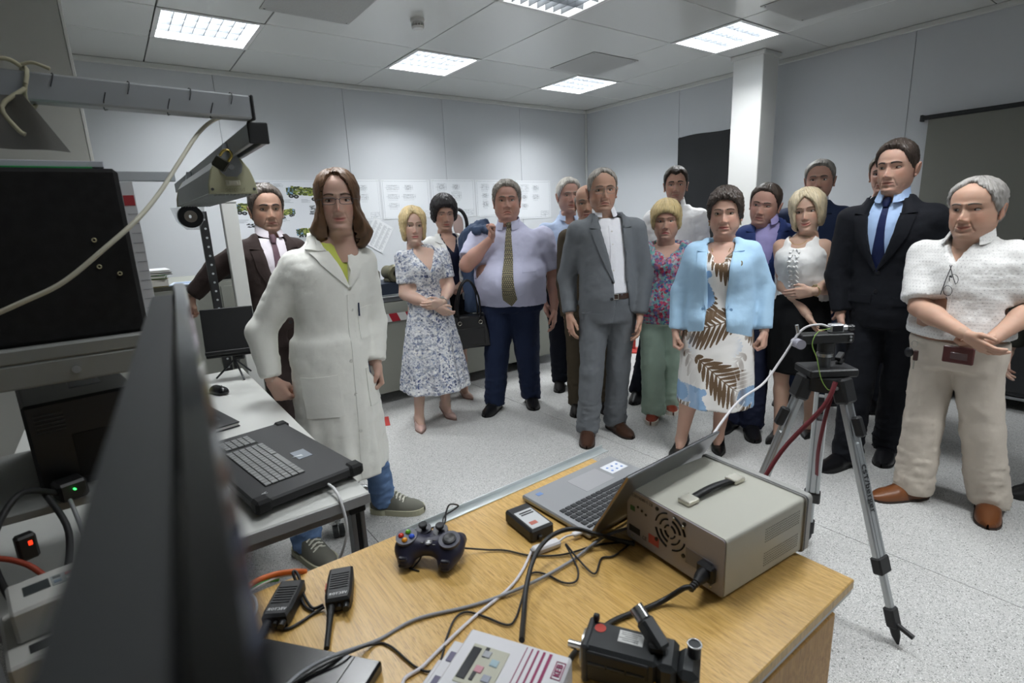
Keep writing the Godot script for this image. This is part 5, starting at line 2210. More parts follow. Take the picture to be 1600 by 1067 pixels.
func wristwatch(g: Fig, s: String, m: Material) -> void:
	var a: Vector3 = g.J["wr" + s]
	var d: Vector3 = (a - g.J["el" + s]).normalized()
	var mb := MB.new()
	var x := d.cross(Vector3.UP).normalized()
	var z := x.cross(d)
	var ring := []
	for k in 17:
		var t := TAU * k / 16
		ring.append(a - d * .012 + (x * cos(t) + z * sin(t)) * .031)
	mb.tube(ring, .004, 6, false)
	mb.cyl(a - d * .012 + z * .029, a - d * .012 + z * .037, .013, 12)
	put(mb, "wristwatch", m, g.root)

func pearls(g: Fig, cx: float, y: float, f: Field) -> void:
	var mb := MB.new()
	var c: Vector3 = g.J.sm
	for i in 34:
		var a := TAU * i / 34
		var q := Vector3(cx + sin(a) * .07, 0, c.z - .01 + cos(a) * .066)
		q.y = lerpf(y, g.P.H * .845, (1.0 - cos(a)) * .5)
		q.z += .012 * maxf(0.0, cos(a))
		mb.ball(q, Vector3.ONE * .0052, 8, 6)
	put(mb, "pearl_necklace", mat("ece6dc", .22), g.root)

func p_white_jacket() -> void:
	var P := per("white_jacket", {"sw": .15, "hs": .96, "pitch": -6.0, "leg": .82, "B": {"bust": .04, "ww": .155, "hw": .17, "cw": .15}, "handR": {"pose": "grip", "dir": Vector3(.7, -.4, .3)}, "handL": {"pose": "rest", "dir": Vector3(-.8, -.3, .2)}})
	var F := face_of({"f": 1.1, "hair": Color(.014, .011, .012), "browc": Color(.05, .035, .03), "skin": Color(0.510, 0.316, 0.240), "lip": Color(.42, .14, .12), "nose": .95, "open": .6, "brow": .8})
	var g := figure(P, F, "dark-haired woman in an open white jacket over a navy top")
	var H: float = P.H
	hair(g, {"edge": [[0, .06], [30, .052], [48, .03], [60, -.01], [76, -.05], [110, -.06], [180, -.08]], "top": .04, "side": .026, "front": .028, "back": .035, "tip": .006, "curl": .5, "rough": .006, "hang": -.05, "ragged": .014})
	var cx: float = g.J.sm.x
	top(g, "blouse", cloth("1d2136", .5, null, 6.0), {"grow": .005, "hem": .5 * H, "sleeve": 0.0, "wr": .004, "neckline": [[.76 * H, .0, cx], [.8 * H, .04, cx], [.85 * H, .07, cx]], "neck_z": .02})
	skirt(g, cloth("16171c", .8, null, 6.0), [[.45, .185, .15, .15], [.6, .19, .15, .15], [.8, .185, .14, .15], [.98, .15, .12, .12]], {"fold": .012, "folds": 11})
	var ja := cloth("e9e9e6", .8, null, 5.0)
	var fj := top(g, "jacket", ja, {"grow": .018, "sgrow": .014, "hem": .5 * H, "sleeve": .9, "open": [[.45 * H, .075, cx], [.62 * H, .05, cx], [.72 * H, .045, cx], [.8 * H, .052, cx], [.84 * H, .07, cx]], "open_z": .01})
	lapels(g, fj, ja, [[.62 * H, .05, cx], [.72 * H, .045, cx], [.8 * H, .052, cx]], .04)
	pearls(g, cx, .79 * H, fj)
	shoes(g, "pump", mat("bfa193", .3), mat("8d6f66", .5), .235, .078, 8.0, "pump")
	handbag()

func handbag() -> void:
	var c: Vector3 = Vector3(2.1, .07, -3.42)
	var t := thing("handbag", "black leather handbag with two handles, hanging between two women", "bag", c, -20.0)
	var leather := mat("131315", .28)
	var mb := MB.new()
	mb.prism(PackedVector2Array([Vector2(-.16, .47), Vector2(.16, .47), Vector2(.15, .58), Vector2(.12, .72), Vector2(-.12, .72), Vector2(-.15, .58)]), -.05, .05, .012)
	put(mb, "body", leather, t)
	for s in [-1.0, 1.0]:
		mb = MB.new()
		mb.tube(smooth_path([Vector3(-.08, .68, s * .05), Vector3(-.085, .8, s * .045), Vector3(-.04, .95, s * .02), Vector3(.02, .98, s * .02), Vector3(.07, .9, s * .03), Vector3(.085, .78, s * .045), Vector3(.08, .68, s * .05)], 5), .008, 8)
		put(mb, "handle", leather, t)
		mb = MB.new()
		var ring := []
		for k in 13:
			ring.append(Vector3(s * .08 + .014 * cos(TAU * k / 12), .67 + .014 * sin(TAU * k / 12), .06))
		mb.tube(ring, .0028, 6, false)
		put(mb, "ring", mat("b9b4a8", .25, .9), t)
	mb = MB.new()
	mb.box(Vector3(0, .56, .052), Vector3(.22, .13, .008), .004)
	put(mb, "front_pocket", leather, t)

func p_belly() -> void:
	var P := per("belly", {"sw": .215, "arm": 1.32, "leg": 1.55, "hs": 1.06, "pitch": 2.0, "B": {"hw": .262, "hd": .17, "ww": .272, "wd": .17, "cw": .23, "cd": .15, "belly": .135},
		"handR": {"pose": "fist", "dir": Vector3(.15, .8, .3), "thumb": Vector3(.6, .2, .8)}, "handL": {"pose": "rest"}})
	var F := face_of({"w": 1.04, "f": 1.28, "hair": Color(.2, .18, .155), "browc": Color(.16, .12, .1), "skin": Color(0.530, 0.305, 0.240), "mouth": -.8, "nose": 1.08, "nw": 1.1})
	var g := figure(P, F, "very stout man in a lilac short-sleeved shirt and dotted tie, jacket over his shoulder")
	hair(g, {"edge": SHORT, "top": .02, "side": .014, "back": .02, "front": .018, "tip": .004, "curl": 1.0, "rough": .005, "streak": Color(.42, .39, .35), "mix": .6})
	var H: float = P.H
	var sh := cloth("c3c4dc", .7, null, 4.0, 0.0, .7)
	trousers(g, cloth("1d2740", .8, null, 6.0, .2), {"grow": .0, "top": .545 * H, "knee": .062, "hemr": .082})
	var f := top(g, "shirt", sh, {"grow": .01, "sgrow": .014, "sleeve": .4, "hem": .487 * H, "wr": .007, "cell": .013})
	var cx: float = g.J.sm.x
	collar(g, sh, {"gap": .35, "rx": .08, "rz": .082, "drop": .06})
	var tt := image_tex(64, 64, func(x, y): return Color("c9bd8f") if Vector2((x + (4 if (y / 8) % 2 else 0)) % 8 - 3.5, y % 8 - 3.5).length() < 1.9 else Color("57534a"))
	var tm := cloth("ffffff", .6, tt, 9.0, 0.0, 0.0)
	var H2 := .842 * H
	put(sheet(f, [[cx - .014, H2 - .03], [cx - .022, H2 - .2], [cx - .04, .53 * H], [cx + .01, .495 * H]], [[cx + .018, H2 - .03], [cx + .034, H2 - .2], [cx + .062, .53 * H], [cx + .012, .495 * H]], .007, 30, 6, 1.0, .003), "tie", tm, g.root)
	var z := f.front(cx, H2 - .04)
	var mb := MB.new()
	mb.tube([Vector3(cx, H2 + .012, z - .014), Vector3(cx, H2 - .008, z + .004), Vector3(cx, H2 - .036, z + .008)], [.02, .022, .0135], 10, true, .62)
	put(mb, "tie_knot", tm, g.root)
	put(sheet(f, [[cx + .12, .71 * H], [cx + .11, .64 * H]], [[cx + .21, .715 * H], [cx + .2, .64 * H]], .003, 8, 6), "breast_pocket", sh, g.root)
	shoes(g, "oxford", mat("141416", .3), mat("0d0d0e", .6), .29, .105, 12.0)
	# jacket slung over the right shoulder and hanging down behind
	var b := Basis(Vector3.UP, deg_to_rad(P.yaw))
	var t := thing("suit_jacket", "blue-grey suit jacket slung over the stout man's shoulder", "jacket", Vector3(P.p[0], 0, P.p[1]), P.yaw)
	var ff := Field.new(Vector3(-.5, .6, -.45), Vector3(.15, 1.56, .3), .0135)
	var sR: Vector3 = g.J.shR
	ff.cone(sR + Vector3(.1, .07, .08), sR + Vector3(.03, .1, -.06), .028, .042, .03)
	ff.cone(sR + Vector3(.0, .07, .07), sR + Vector3(-.03, .085, -.08), .034, .045, .04)
	ff.cone(sR + Vector3(.03, .09, -.06), sR + Vector3(-.1, .0, -.16), .05, .07, .05)
	ff.cone(sR + Vector3(-.09, .03, -.1), sR + Vector3(-.12, -.1, -.16), .055, .07, .05)
	ff.cone(sR + Vector3(-.11, -.05, -.16), sR + Vector3(-.05, -.62, -.06), .07, .1, .05, Vector3(1, 1, 1.4))
	ff.cone(sR + Vector3(.05, -.05, -.22), sR + Vector3(.06, -.58, -.2), .06, .09, .05, Vector3(1, 1, 1.6))
	ff.wrinkle(wr, .02, Vector3(14, 6, 14))
	ff.wrinkle(wr, .008, Vector3(30, 20, 30))
	ff.keep_above(.78)
	var mj := MB.new()
	ff.nets(mj)
	put(mj, "cloth_body", cloth("41506a", .75, null, 6.0, .2), t)

func p_white_hair() -> void:
	var P := per("white_hair", {"sw": .185, "B": {"ww": .165, "belly": .03}})
	var F := face_of({"f": 1.14, "hair": Color(.56, .53, .48), "browc": Color(.35, .3, .25), "skin": Color(0.510, 0.305, 0.240), "w": 1.02})
	var g := figure(P, F, "white-haired man in a light blue shirt, behind the others by the wall", {"cell": .018})
	hair(g, {"edge": SHORT, "top": .02, "side": .012, "back": .015, "front": .02, "tip": .003, "part": .03, "rough": .003})
	var H: float = P.H
	var sh := cloth("b9c9e4", .75, null, 5.0)
	trousers(g, cloth("20242f", .8, null, 6.0), {"grow": .012, "top": .575 * H, "cell": .016})
	top(g, "shirt", sh, {"grow": .014, "sgrow": .016, "sleeve": .42, "hem": .56 * H, "cell": .014, "wr": .008})
	collar(g, sh, {"gap": .5})
	shoes(g, "oxford", mat("1b1a1a", .4), mat("101010", .6))
	# a folded dark jacket over his arm
	var t := thing("folded_jacket", "folded dark jacket hung over the white-haired man's arm", "jacket", Vector3(P.p[0], 0, P.p[1]), P.yaw)
	var f := Field.new(Vector3(-.35, .8, -.1), Vector3(.0, 1.32, .3), .013)
	f.cone(Vector3(-.2, 1.2, .08), Vector3(-.1, 1.22, .16), .06, .05, .03)
	f.cone(Vector3(-.2, 1.2, .1), Vector3(-.19, .95, .12), .06, .07, .04)
	f.wrinkle(wr, .014, Vector3(14, 8, 14))
	var mb := MB.new()
	f.nets(mb)
	put(mb, "cloth_body", cloth("17191d", .7, null, 6.0, .2), t)

func p_bald() -> void:
	var P := per("bald", {"sw": .18, "B": {"ww": .155}})
	var F := face_of({"hair": Color(.3, .27, .23), "browc": Color(.12, .09, .07), "skin": Color(0.490, 0.294, 0.210), "stub": .1, "brow": 1.1})
	var g := figure(P, F, "bald man in a brown suit, mostly hidden behind the man in grey", {"cell": .018})
	hair(g, {"edge": [[0, .1], [40, .08], [58, .05], [70, .02], [82, .0], [95, -.025], [120, -.055], [180, -.08]], "top": .004, "side": .008, "back": .01, "front": .002, "tip": .002, "bald": .055})
	suit(g, cloth("4d4437", .85, null, 6.0), cloth("dcd9d2", .7, null, 5.0), null, {"cell": .0145, "pockets": false})
	shoes(g, "oxford", mat("1a1716", .4), mat("101010", .6))

func p_grey() -> void:
	var P := per("grey", {"sw": .175, "B": {"ww": .158, "belly": .028, "hw": .165, "wd": .11}})
	var F := face_of({"w": 1.03, "f": 1.1, "hair": Color(.2, .18, .155), "browc": Color(.17, .13, .1), "stub": .2, "skin": Color(0.479, 0.288, 0.210), "mouth": -.3})
	var g := figure(P, F, "man in an open grey suit and white shirt with rimless-looking glasses, centre")
	var J := g.J
	var H: float = P.H
	hair(g, {"edge": [[0, .097], [16, .094], [30, .08], [44, .07], [56, .045], [66, .02], [80, .0], [92, -.02], [112, -.05], [180, -.085]], "top": .011, "side": .005, "back": .009, "front": .012, "tip": .001, "rough": .0035, "ragged": .008, "streak": Color(.46, .43, .39), "mix": .6})
	spectacles(g, mat("8e8c88", .3, .9), .025, .017, true)
	var sm := cloth("686c70", .8, null, 6.0, .2)
	var shirt := cloth("e9e9ee", .7, null, 5.0)
	var q := suit(g, sm, shirt, null, {"open": true, "button": .615, "shift": .045, "gap": .044, "vw": .07, "hem": .415, "cgap": .42, "pockets": false})
	var fs: Field = q.shirt
	var fj: Field = q.jacket
	put(sheet(fs, [[J.sm.x - .014, .81 * H], [J.sm.x - .012, .55 * H]], [[J.sm.x + .016, .81 * H], [J.sm.x + .02, .55 * H]], .003, 18, 3), "placket", shirt, g.root)
	buttons(g, fs, [[J.sm.x + .002, .79 * H], [J.sm.x + .002, .745 * H], [J.sm.x + .003, .7 * H], [J.sm.x + .004, .655 * H], [J.sm.x + .004, .61 * H]], .006, mat("d9d6d0", .3))
	belt(g, mat("3a261b", .4), .562 * H, .017, mat("b9b6ae", .25, .9))
	put(sheet(fj, [[J.pel.x - .19, .5 * H], [J.pel.x - .19, .475 * H]], [[J.pel.x - .07, .5 * H], [J.pel.x - .07, .475 * H]], .004, 4, 6), "pocket_flap", sm, g.root)
	buttons(g, fj, [[J.sm.x - .005, .615 * H], [J.sm.x - .015, .555 * H]], .01, mat("1a1b1d", .4))
	shoes(g, "loafer", mat("40291d", .38), mat("1c1613", .6), .295, .102, 16.0)

func p_tall_white() -> void:
	var P := per("tall_white", {"sw": .195})
	var F := face_of({"hair": Color(.03, .02, .015), "browc": Color(.04, .025, .02), "skin": Color(0.469, 0.282, 0.210), "stub": .3, "brow": 1.15, "mouth": -.2})
	var g := figure(P, F, "tall dark-haired man in a white shirt standing by the black sheet", {"cell": .018})
	hair(g, {"edge": [[0, .068], [14, .075], [30, .082], [48, .06], [62, .03], [80, .0], [92, -.02], [112, -.05], [180, -.085]], "top": .022, "side": .008, "back": .012, "front": .022, "tip": .004})
	var H: float = P.H
	var sh := cloth("ecebeb", .75, null, 5.0)
	trousers(g, cloth("191d2a", .8, null, 6.0), {"grow": .012, "top": .575 * H, "cell": .016})
	top(g, "shirt", sh, {"grow": .016, "sgrow": .02, "sleeve": 1.0, "hem": .56 * H, "cell": .014, "wr": .01})
	collar(g, sh, {"gap": .45})
	shoes(g, "oxford", mat("141416", .35), mat("0d0d0e", .6))

func p_green() -> void:
	var P := per("green", {"sw": .15, "hs": .97, "arm": 1.1, "leg": 1.05, "B": {"bust": .045, "ww": .17, "hw": .175, "hd": .125, "belly": .03, "cw": .155}})
	var F := face_of({"f": 1.2, "w": 1.02, "hair": Color(.55, .42, .2), "browc": Color(.2, .13, .08), "skin": Color(0.530, 0.328, 0.252), "lip": Color(.48, .13, .13), "nose": .95, "mouth": -.7, "brow": .8})
	var g := figure(P, F, "short blonde woman in a flowered top and green trousers")
	hair(g, {"edge": [[0, .056], [20, .05], [40, .036], [56, .01], [68, -.03], [90, -.05], [180, -.085]], "top": .032, "side": .022, "front": .022, "back": .03, "tip": .007, "rough": .005, "hang": -.05, "streak": Color(.66, .52, .28), "mix": .6, "ragged": .01})
	var H: float = P.H
	var tex := dots_tex("6fa8a3", ["a83248", "c44a64", "8a2338", "b8587a", "3d4f8f", "5565a5", "d48ba0", "4e8f8c", "a9c3bd"], 520, 4.0, 11.0, 4)
	trousers(g, cloth("a3b8a8", .85, null, 6.0), {"grow": .006, "top": .58 * H, "knee": .074, "hemr": .08})
	var cx: float = g.J.sm.x
	top(g, "flowered_top", cloth("ffffff", .8, tex, 3.2, 0.0, .4), {"grow": .022, "sgrow": .016, "sleeve": .7, "hem": .47 * H, "wr": .006, "neckline": [[.79 * H, .02, cx], [.81 * H, .075, cx], [.85 * H, .1, cx]], "neck_z": -.01})
	for s in [-1.0, 1.0]:
		var me := MB.new()
		me.ball(g.hx * Vector3(s * .077, -.045, .0), Vector3(.004, .01, .004), 8, 6)
		put(me, "earring", mat("c9a34a", .3, .9), g.root)
	shoes(g, "sandal", mat("8f3b26", .5), mat("cfc8bd", .7), .24, .09, 8.0, "sandal")

func p_blue_jacket() -> void:
	var P := per("blue_jacket", {"sw": .16, "hs": .98, "arm": 1.06, "leg": .98, "B": {"bust": .045, "ww": .175, "hw": .185, "hd": .135, "belly": .03, "cw": .17, "cd": .115}, "handL": {"pose": "grip"}, "handR": {"pose": "grip"}})
	var F := face_of({"f": 1.2, "w": 1.0, "hair": Color(.045, .033, .027), "browc": Color(.06, .04, .03), "skin": Color(0.530, 0.328, 0.252), "lip": Color(.42, .14, .12), "nose": 1.0, "brow": .8})
	var g := figure(P, F, "woman in a light blue jacket and a leaf-patterned dress, in front of the group")
	var H: float = P.H
	hair(g, {"edge": [[0, .072], [25, .066], [44, .05], [58, .02], [72, -.02], [92, -.035], [180, -.085]], "top": .03, "side": .014, "front": .026, "back": .025, "tip": .006, "curl": 1.4, "rough": .006, "streak": Color(.08, .06, .05), "mix": .3, "ragged": .012})
	var cx: float = g.J.sm.x
	var tex := leaf_tex()
	var dr := cloth("ffffff", .8, tex, 1.45, 0.0, .3)
	dr.uv1_triplanar_sharpness = 4.0
	top(g, "dress", dr, {"grow": .004, "sleeve": 0.0, "hem": .335, "fold": .007, "folds": 6, "fold_from": .75, "wr": .003,
		"skirt": [[.31, .22, .19, .185], [.55, .212, .18, .18], [.78, .2, .165, .17]], "neckline": [[.785 * H, .03, cx], [.81 * H, .07, cx], [.85 * H, .09, cx]], "neck_z": .0})
	var ja := cloth("a9cbe6", .75, null, 5.0, 0.0, .7)
	var op := [[.42 * H, .075, cx - .0], [.6 * H, .05, cx - .005], [.7 * H, .055, cx], [.8 * H, .068, cx], [.86 * H, .08, cx]]
	var fj := top(g, "jacket", ja, {"grow": .02, "sgrow": .014, "hem": .485 * H, "sleeve": 1.0, "open": op, "open_z": .02, "wr": .003})
	lapels(g, fj, ja, [op[1], op[2], op[3]], .062)
	buttons(g, fj, [[cx - .075, .6 * H], [cx + .075, .6 * H]], .009, mat("7fa6cc", .4))
	for s in [-1.0, 1.0]:
		var me := MB.new()
		me.tube([g.hx * Vector3(s * .077, -.036, .0), g.hx * Vector3(s * .078, -.062, .0)], [.0025, .005], 6)
		put(me, "earring", mat("c9b98a", .25, .9), g.root)
	var mb := MB.new()
	var ch := []
	for i in 13:
		var a := -1.2 + 2.4 * i / 12.0
		ch.append(Vector3(cx + sin(a) * .055, .785 * H + (1.0 - cos(a)) * .075, g.J.sm.z + .085 + cos(a) * .03 - .02))
	mb.tube(ch, .0016, 6)
	mb.box(Vector3(cx, .776 * H, g.J.sm.z + .1), Vector3(.02, .016, .004), .001)
	put(mb, "pendant_chain", mat("caa24c", .25, .9), g.root)
	mb = MB.new()
	var zb := fj.front(cx + .115, .765 * H)
	mb.ball(Vector3(cx + .115, .765 * H, zb + .004), Vector3(.007, .014, .004), 8, 6)
	mb.ball(Vector3(cx + .109, .757 * H, zb + .005), Vector3(.008, .007, .004), 8, 6)
	put(mb, "brooch", mat("b9a06a", .25, .9), g.root)
	shoes(g, "pump", mat("151517", .35), mat("0c0c0d", .5), .24, .08, 12.0, "pump")

func p_blue_suit() -> void:
	var P := per("blue_suit", {"sw": .19, "roll": -10.0, "pitch": -6.0, "B": {"ww": .16}})
	var F := face_of({"f": 1.12, "w": 1.05, "hair": Color(.05, .035, .027), "browc": Color(.06, .04, .03), "skin": Color(0.510, 0.299, 0.240), "brow": .9, "gaze": -1.0})
	var g := figure(P, F, "man in a bright blue suit and lilac shirt, leaning his head over")
	hair(g, {"edge": SHORT, "top": .014, "side": .007, "back": .01, "front": .014, "tip": .002})
	suit(g, cloth("2c3c6e", .75, null, 6.0, .25), cloth("a7a0d2", .7, null, 5.0), null, {"button": .64, "cgap": .5, "pockets": false, "tm": cloth("171c30", .8, null, 6.0)})
	shoes(g, "oxford", mat("131316", .3), mat("0d0d0e", .6), .29, .1)

func p_blouse() -> void:
	var P := per("blouse", {"sw": .145, "hs": .96, "leg": .88, "roll": 6.0, "B": {"bust": .035, "ww": .14, "hw": .165, "cw": .14},
		"handR": {"pose": "rest", "dir": Vector3(.55, -.8, .2)}, "handL": {"pose": "flat", "dir": Vector3(-.95, -.2, .1), "thumb": Vector3(0, 1, .1)}})
	var F := face_of({"w": .96, "hair": Color(.55, .45, .29), "browc": Color(.2, .13, .09), "skin": Color(0.541, 0.350, 0.264), "lip": Color(.46, .16, .14), "mouth": .9, "nose": .92, "brow": .75, "nw": .92})
	var g := figure(P, F, "blonde woman with a bob in a white frilled blouse and black skirt")
	hair(g, {"edge": [[0, .082], [16, .066], [30, .048], [44, .01], [56, -.045], [72, -.088], [110, -.1], [180, -.095]], "top": .024, "side": .026, "front": .02, "back": .034, "tip": .01, "rough": .0035, "hang": -.055, "part": -.03, "streak": Color(.72, .64, .48), "mix": .55, "asym": .012})
	var H: float = P.H
	var cx: float = g.J.sm.x
	var bl := cloth("e9e8e6", .7, null, 5.0)
	skirt(g, cloth("131416", .85, null, 6.0), [[.45, .165, .14, .145], [.62, .175, .145, .155], [.8, .178, .14, .16], [.96, .148, .12, .125]], {"fold": .003})
	var f := top(g, "blouse", bl, {"grow": .012, "sleeve": .0, "hem": .585 * H, "wr": .007, "neckline": [[.815 * H, .04, cx], [.825 * H, .065, cx], [.85 * H, .08, cx]], "neck_z": -.02})
	# frills down the front
	for i in 9:
		var y := lerpf(.79, .635, i / 8.0) * H
		for s in [-1.0, 1.0]:
			var mb := MB.new()
			var pts := []
			for k in 7:
				var t := k / 6.0
				var x: float = cx + s * (.004 + .026 * t)
				var yy := y + .006 * sin(t * 7.0 + i) - t * .012
				pts.append(Vector3(x, yy, f.front(x, yy) + .004 + .004 * sin(t * 9.0 + i * 2.0)))
			mb.tube(pts, [.002, .005, .006, .006, .006, .005, .002], 6)
			put(mb, "frill", bl, g.root)
	wristwatch(g, "L", mat("c7b58c", .3, .8))
	var mb2 := MB.new()
	var ch := []
	for i in 11:
		var a := -1.1 + 2.2 * i / 10.0
		ch.append(Vector3(cx + sin(a) * .055, .81 * H + (1.0 - cos(a)) * .05, g.J.sm.z + .06 + cos(a) * .03))
	mb2.tube(ch, .0013, 6)
	put(mb2, "necklace", mat("c9a85a", .3, .9), g.root)
	shoes(g, "heel", mat("161516", .35), mat("0d0d0e", .5), .235, .08, 8.0, "heeled_sandal")

func p_navy_back() -> void:
	var P := per("navy_back", {"sw": .195})
	var F := face_of({"f": 1.1, "w": 1.03, "hair": Color(.17, .16, .145), "browc": Color(.12, .1, .08), "skin": Color(0.479, 0.288, 0.222)})
	var g := figure(P, F, "grey-haired man in a navy suit behind the woman in the frilled blouse", {"cell": .018})
	hair(g, {"edge": SHORT, "top": .015, "side": .009, "back": .012, "front": .016, "tip": .002, "streak": Color(.36, .34, .31), "mix": .6})
	suit(g, cloth("1f2a44", .75, null, 6.0, .2), cloth("dcdfe8", .7, null, 5.0), null, {"open": true, "button": .64, "cell": .0145, "pockets": false})
	shoes(g, "oxford", mat("131316", .35), mat("0d0d0e", .6))

func p_hidden() -> void:
	var P := per("hidden", {"sw": .185})
	var F := face_of({"hair": Color(.1, .08, .06), "skin": Color(0.510, 0.305, 0.240)})
	var g := figure(P, F, "man almost wholly hidden behind the tall young man in the dark suit", {"cell": .02, "fine": .7})
	hair(g, {"edge": SHORT, "top": .014, "side": .008})
	suit(g, cloth("23262e", .8, null, 6.0), cloth("d5d6da", .7, null, 5.0), null, {"cell": .018, "pockets": false})
	shoes(g, "oxford", mat("131316", .35), mat("0d0d0e", .6))

func p_tall_suit() -> void:
	var P := per("tall_suit", {"sw": .192, "hs": 1.0, "B": {"ww": .165, "cw": .18}})
	var F := face_of({"w": .99, "f": 1.04, "hair": Color(.045, .032, .025), "browc": Color(.05, .035, .028), "skin": Color(0.510, 0.316, 0.240), "stub": .15, "brow": 1.05, "gaze": -1.0})
	var g := figure(P, F, "tall young man in a black suit, light blue shirt and navy tie")
	hair(g, {"edge": [[0, .084], [22, .082], [38, .072], [50, .05], [60, .03], [74, .008], [90, -.01], [112, -.04], [180, -.08]], "top": .02, "side": .004, "back": .005, "front": .022, "tip": .001, "part": .04, "rough": .003})
	suit(g, cloth("15171d", .8, null, 6.0, .15), cloth("a9c2e6", .65, null, 5.0), cloth("1b2448", .5, null, 8.0), {"button": .64, "vw": .075, "tie_end": .58, "lw": .078})
	shoes(g, "oxford", mat("101013", .28), mat("0b0b0c", .6), .305, .105, 12.0)

func p_cream() -> void:
	var P := per("cream", {"sw": .175, "hs": 1.0, "arm": 1.05, "leg": 1.05, "B": {"ww": .175, "hw": .185, "hd": .13, "belly": .055, "cw": .175, "cd": .12},
		"handR": {"pose": "rest", "dir": Vector3(.8, -.45, .15), "thumb": Vector3(.2, .8, .5)}, "handL": {"pose": "grip", "dir": Vector3(-.85, -.45, .2), "thumb": Vector3(-.2, .4, .8)}})
	var F := face_of({"f": 1.16, "w": 1.03, "hair": Color(.2, .19, .175), "browc": Color(.12, .1, .085), "skin": Color(0.469, 0.288, 0.210), "mouth": .5, "nose": 1.1, "stub": .12, "gaze": -1.0})
	var g := figure(P, F, "grey-haired man in a white short-sleeved shirt and cream trousers")
	var H: float = P.H
	hair(g, {"edge": [[0, .104], [16, .1], [28, .088], [42, .078], [55, .055], [66, .03], [80, .004], [92, -.02], [112, -.05], [180, -.085]], "top": .014, "side": .014, "back": .018, "front": .006, "tip": .002, "curl": .6, "rough": .004, "streak": Color(.44, .42, .4), "mix": .6})
	var tex := image_tex(64, 64, func(x, y): return Color("c4c4c6") if Vector2((x + (4 if (y / 8) % 2 else 0)) % 8 - 3.5, y % 8 - 3.5).length() < 1.1 else Color("ffffff"))
	var sh := cloth("dcdbd9", .8, tex, 9.0, 0.0, .6)
	trousers(g, cloth("bfb6aa", .85, null, 5.0, 0.0, .7), {"grow": .008, "top": .552 * H, "knee": .07, "hemr": .08, "wr": .01})
	var cx: float = g.J.sm.x
	var f := top(g, "shirt", sh, {"grow": .026, "sgrow": .018, "sleeve": .44, "hem": .56 * H, "wr": .005, "neckline": [[.775 * H, .0, cx + .01], [.81 * H, .03, cx], [.85 * H, .06, cx]], "neck_z": .02})
	collar(g, sh, {"gap": .7, "spread": .012, "drop": .055, "rx": .072, "rz": .07})
	put(sheet(f, [[cx - .004, .77 * H], [cx - .004, .56 * H]], [[cx + .03, .77 * H], [cx + .03, .56 * H]], .003, 16, 3), "placket", sh, g.root)
	buttons(g, f, [[cx + .013, .74 * H], [cx + .013, .68 * H], [cx + .013, .62 * H]], .007, mat("1d2030", .3))
	shoes(g, "oxford", mat("6a3f22", .35), mat("2a1a10", .6), .3, .1, 22.0)
	# folded spectacles hanging from the shirt opening
	var b := Basis(Vector3.UP, deg_to_rad(P.yaw))
	var t := thing("hanging_spectacles", "pair of thin spectacles hanging from the white shirt's opening", "glasses", Vector3(P.p[0], 0, P.p[1]), P.yaw)
	var mb := MB.new()
	for s in 2:
		var ce := Vector3(cx + .03 - s * .012, .735 * H - s * .05, 0)
		ce.z = f.front(ce.x, ce.y) + .008
		var ring := []
		for k in 17:
			var a := TAU * k / 16
			ring.append(ce + Vector3(cos(a) * .017, sin(a) * .023, sin(a) * .004))
		mb.tube(ring, .0013, 6, false)
	put(mb, "rims", mat("3a3a3c", .3, .7), t)
	mb = MB.new()
	for s in 2:
		var a := Vector3(cx + .012 - s * .008, .775 * H, f.front(cx, .76 * H) + .006)
		var e := Vector3(cx - .006 + s * .05, .69 * H + s * .05, 0)
		e.z = f.front(e.x, e.y) + .014
		mb.tube([a, a.lerp(e, .5) + Vector3(0, 0, .004), e], .0018, 6)
	put(mb, "temples", mat("2a2a2c", .4, .4), t)
	# red-brown wallet in the left hand
	var wl: Vector3 = g.J.wrL
	var t2 := thing("wallet", "small dark red leather wallet in the hand of the man in cream trousers", "wallet", g.root.transform * (wl + Vector3(-.085, -.075, .05)), P.yaw + 8.0)
	mb = MB.new()
	mb.box(Vector3.ZERO, Vector3(.11, .075, .014), .004)
	put(mb, "cover", mat("4a2222", .4), t2)
	mb = MB.new()
	mb.box(Vector3(.004, -.004, .0075), Vector3(.06, .03, .002), .0008)
	put(mb, "window", mat("5b4a4a", .2), t2)
	# keys on the belt loop
	var kx: float = g.J.pel.x - .095
	var kz := f.front(kx, .57 * H) + .004
	var t3 := thing("key_ring", "bunch of keys with black fob clipped to the cream trousers", "keys", g.root.transform * Vector3(kx, .535 * H, kz), P.yaw)
	mb = MB.new()
	var rg := []
	for k in 13:
		rg.append(Vector3(cos(TAU * k / 12) * .012, sin(TAU * k / 12) * .016, .004))
	mb.tube(rg, .002, 6, false)
	put(mb, "clip", mat("b5b2aa", .3, .9), t3)
	mb = MB.new()
	mb.ball(Vector3(-.018, -.045, .006), Vector3(.02, .024, .01), 12, 8)
	put(mb, "fob", mat("15161a", .4), t3)
	mb = MB.new()
	mb.box(Vector3(.012, -.055, .006), Vector3(.02, .05, .012), .004)
	put(mb, "leather_tab", mat("3a201c", .5), t3)
	mb = MB.new()
	mb.box(Vector3(.008, -.1, .006), Vector3(.007, .045, .002), .0005)
	put(mb, "key", mat("b0ada4", .3, .9), t3)

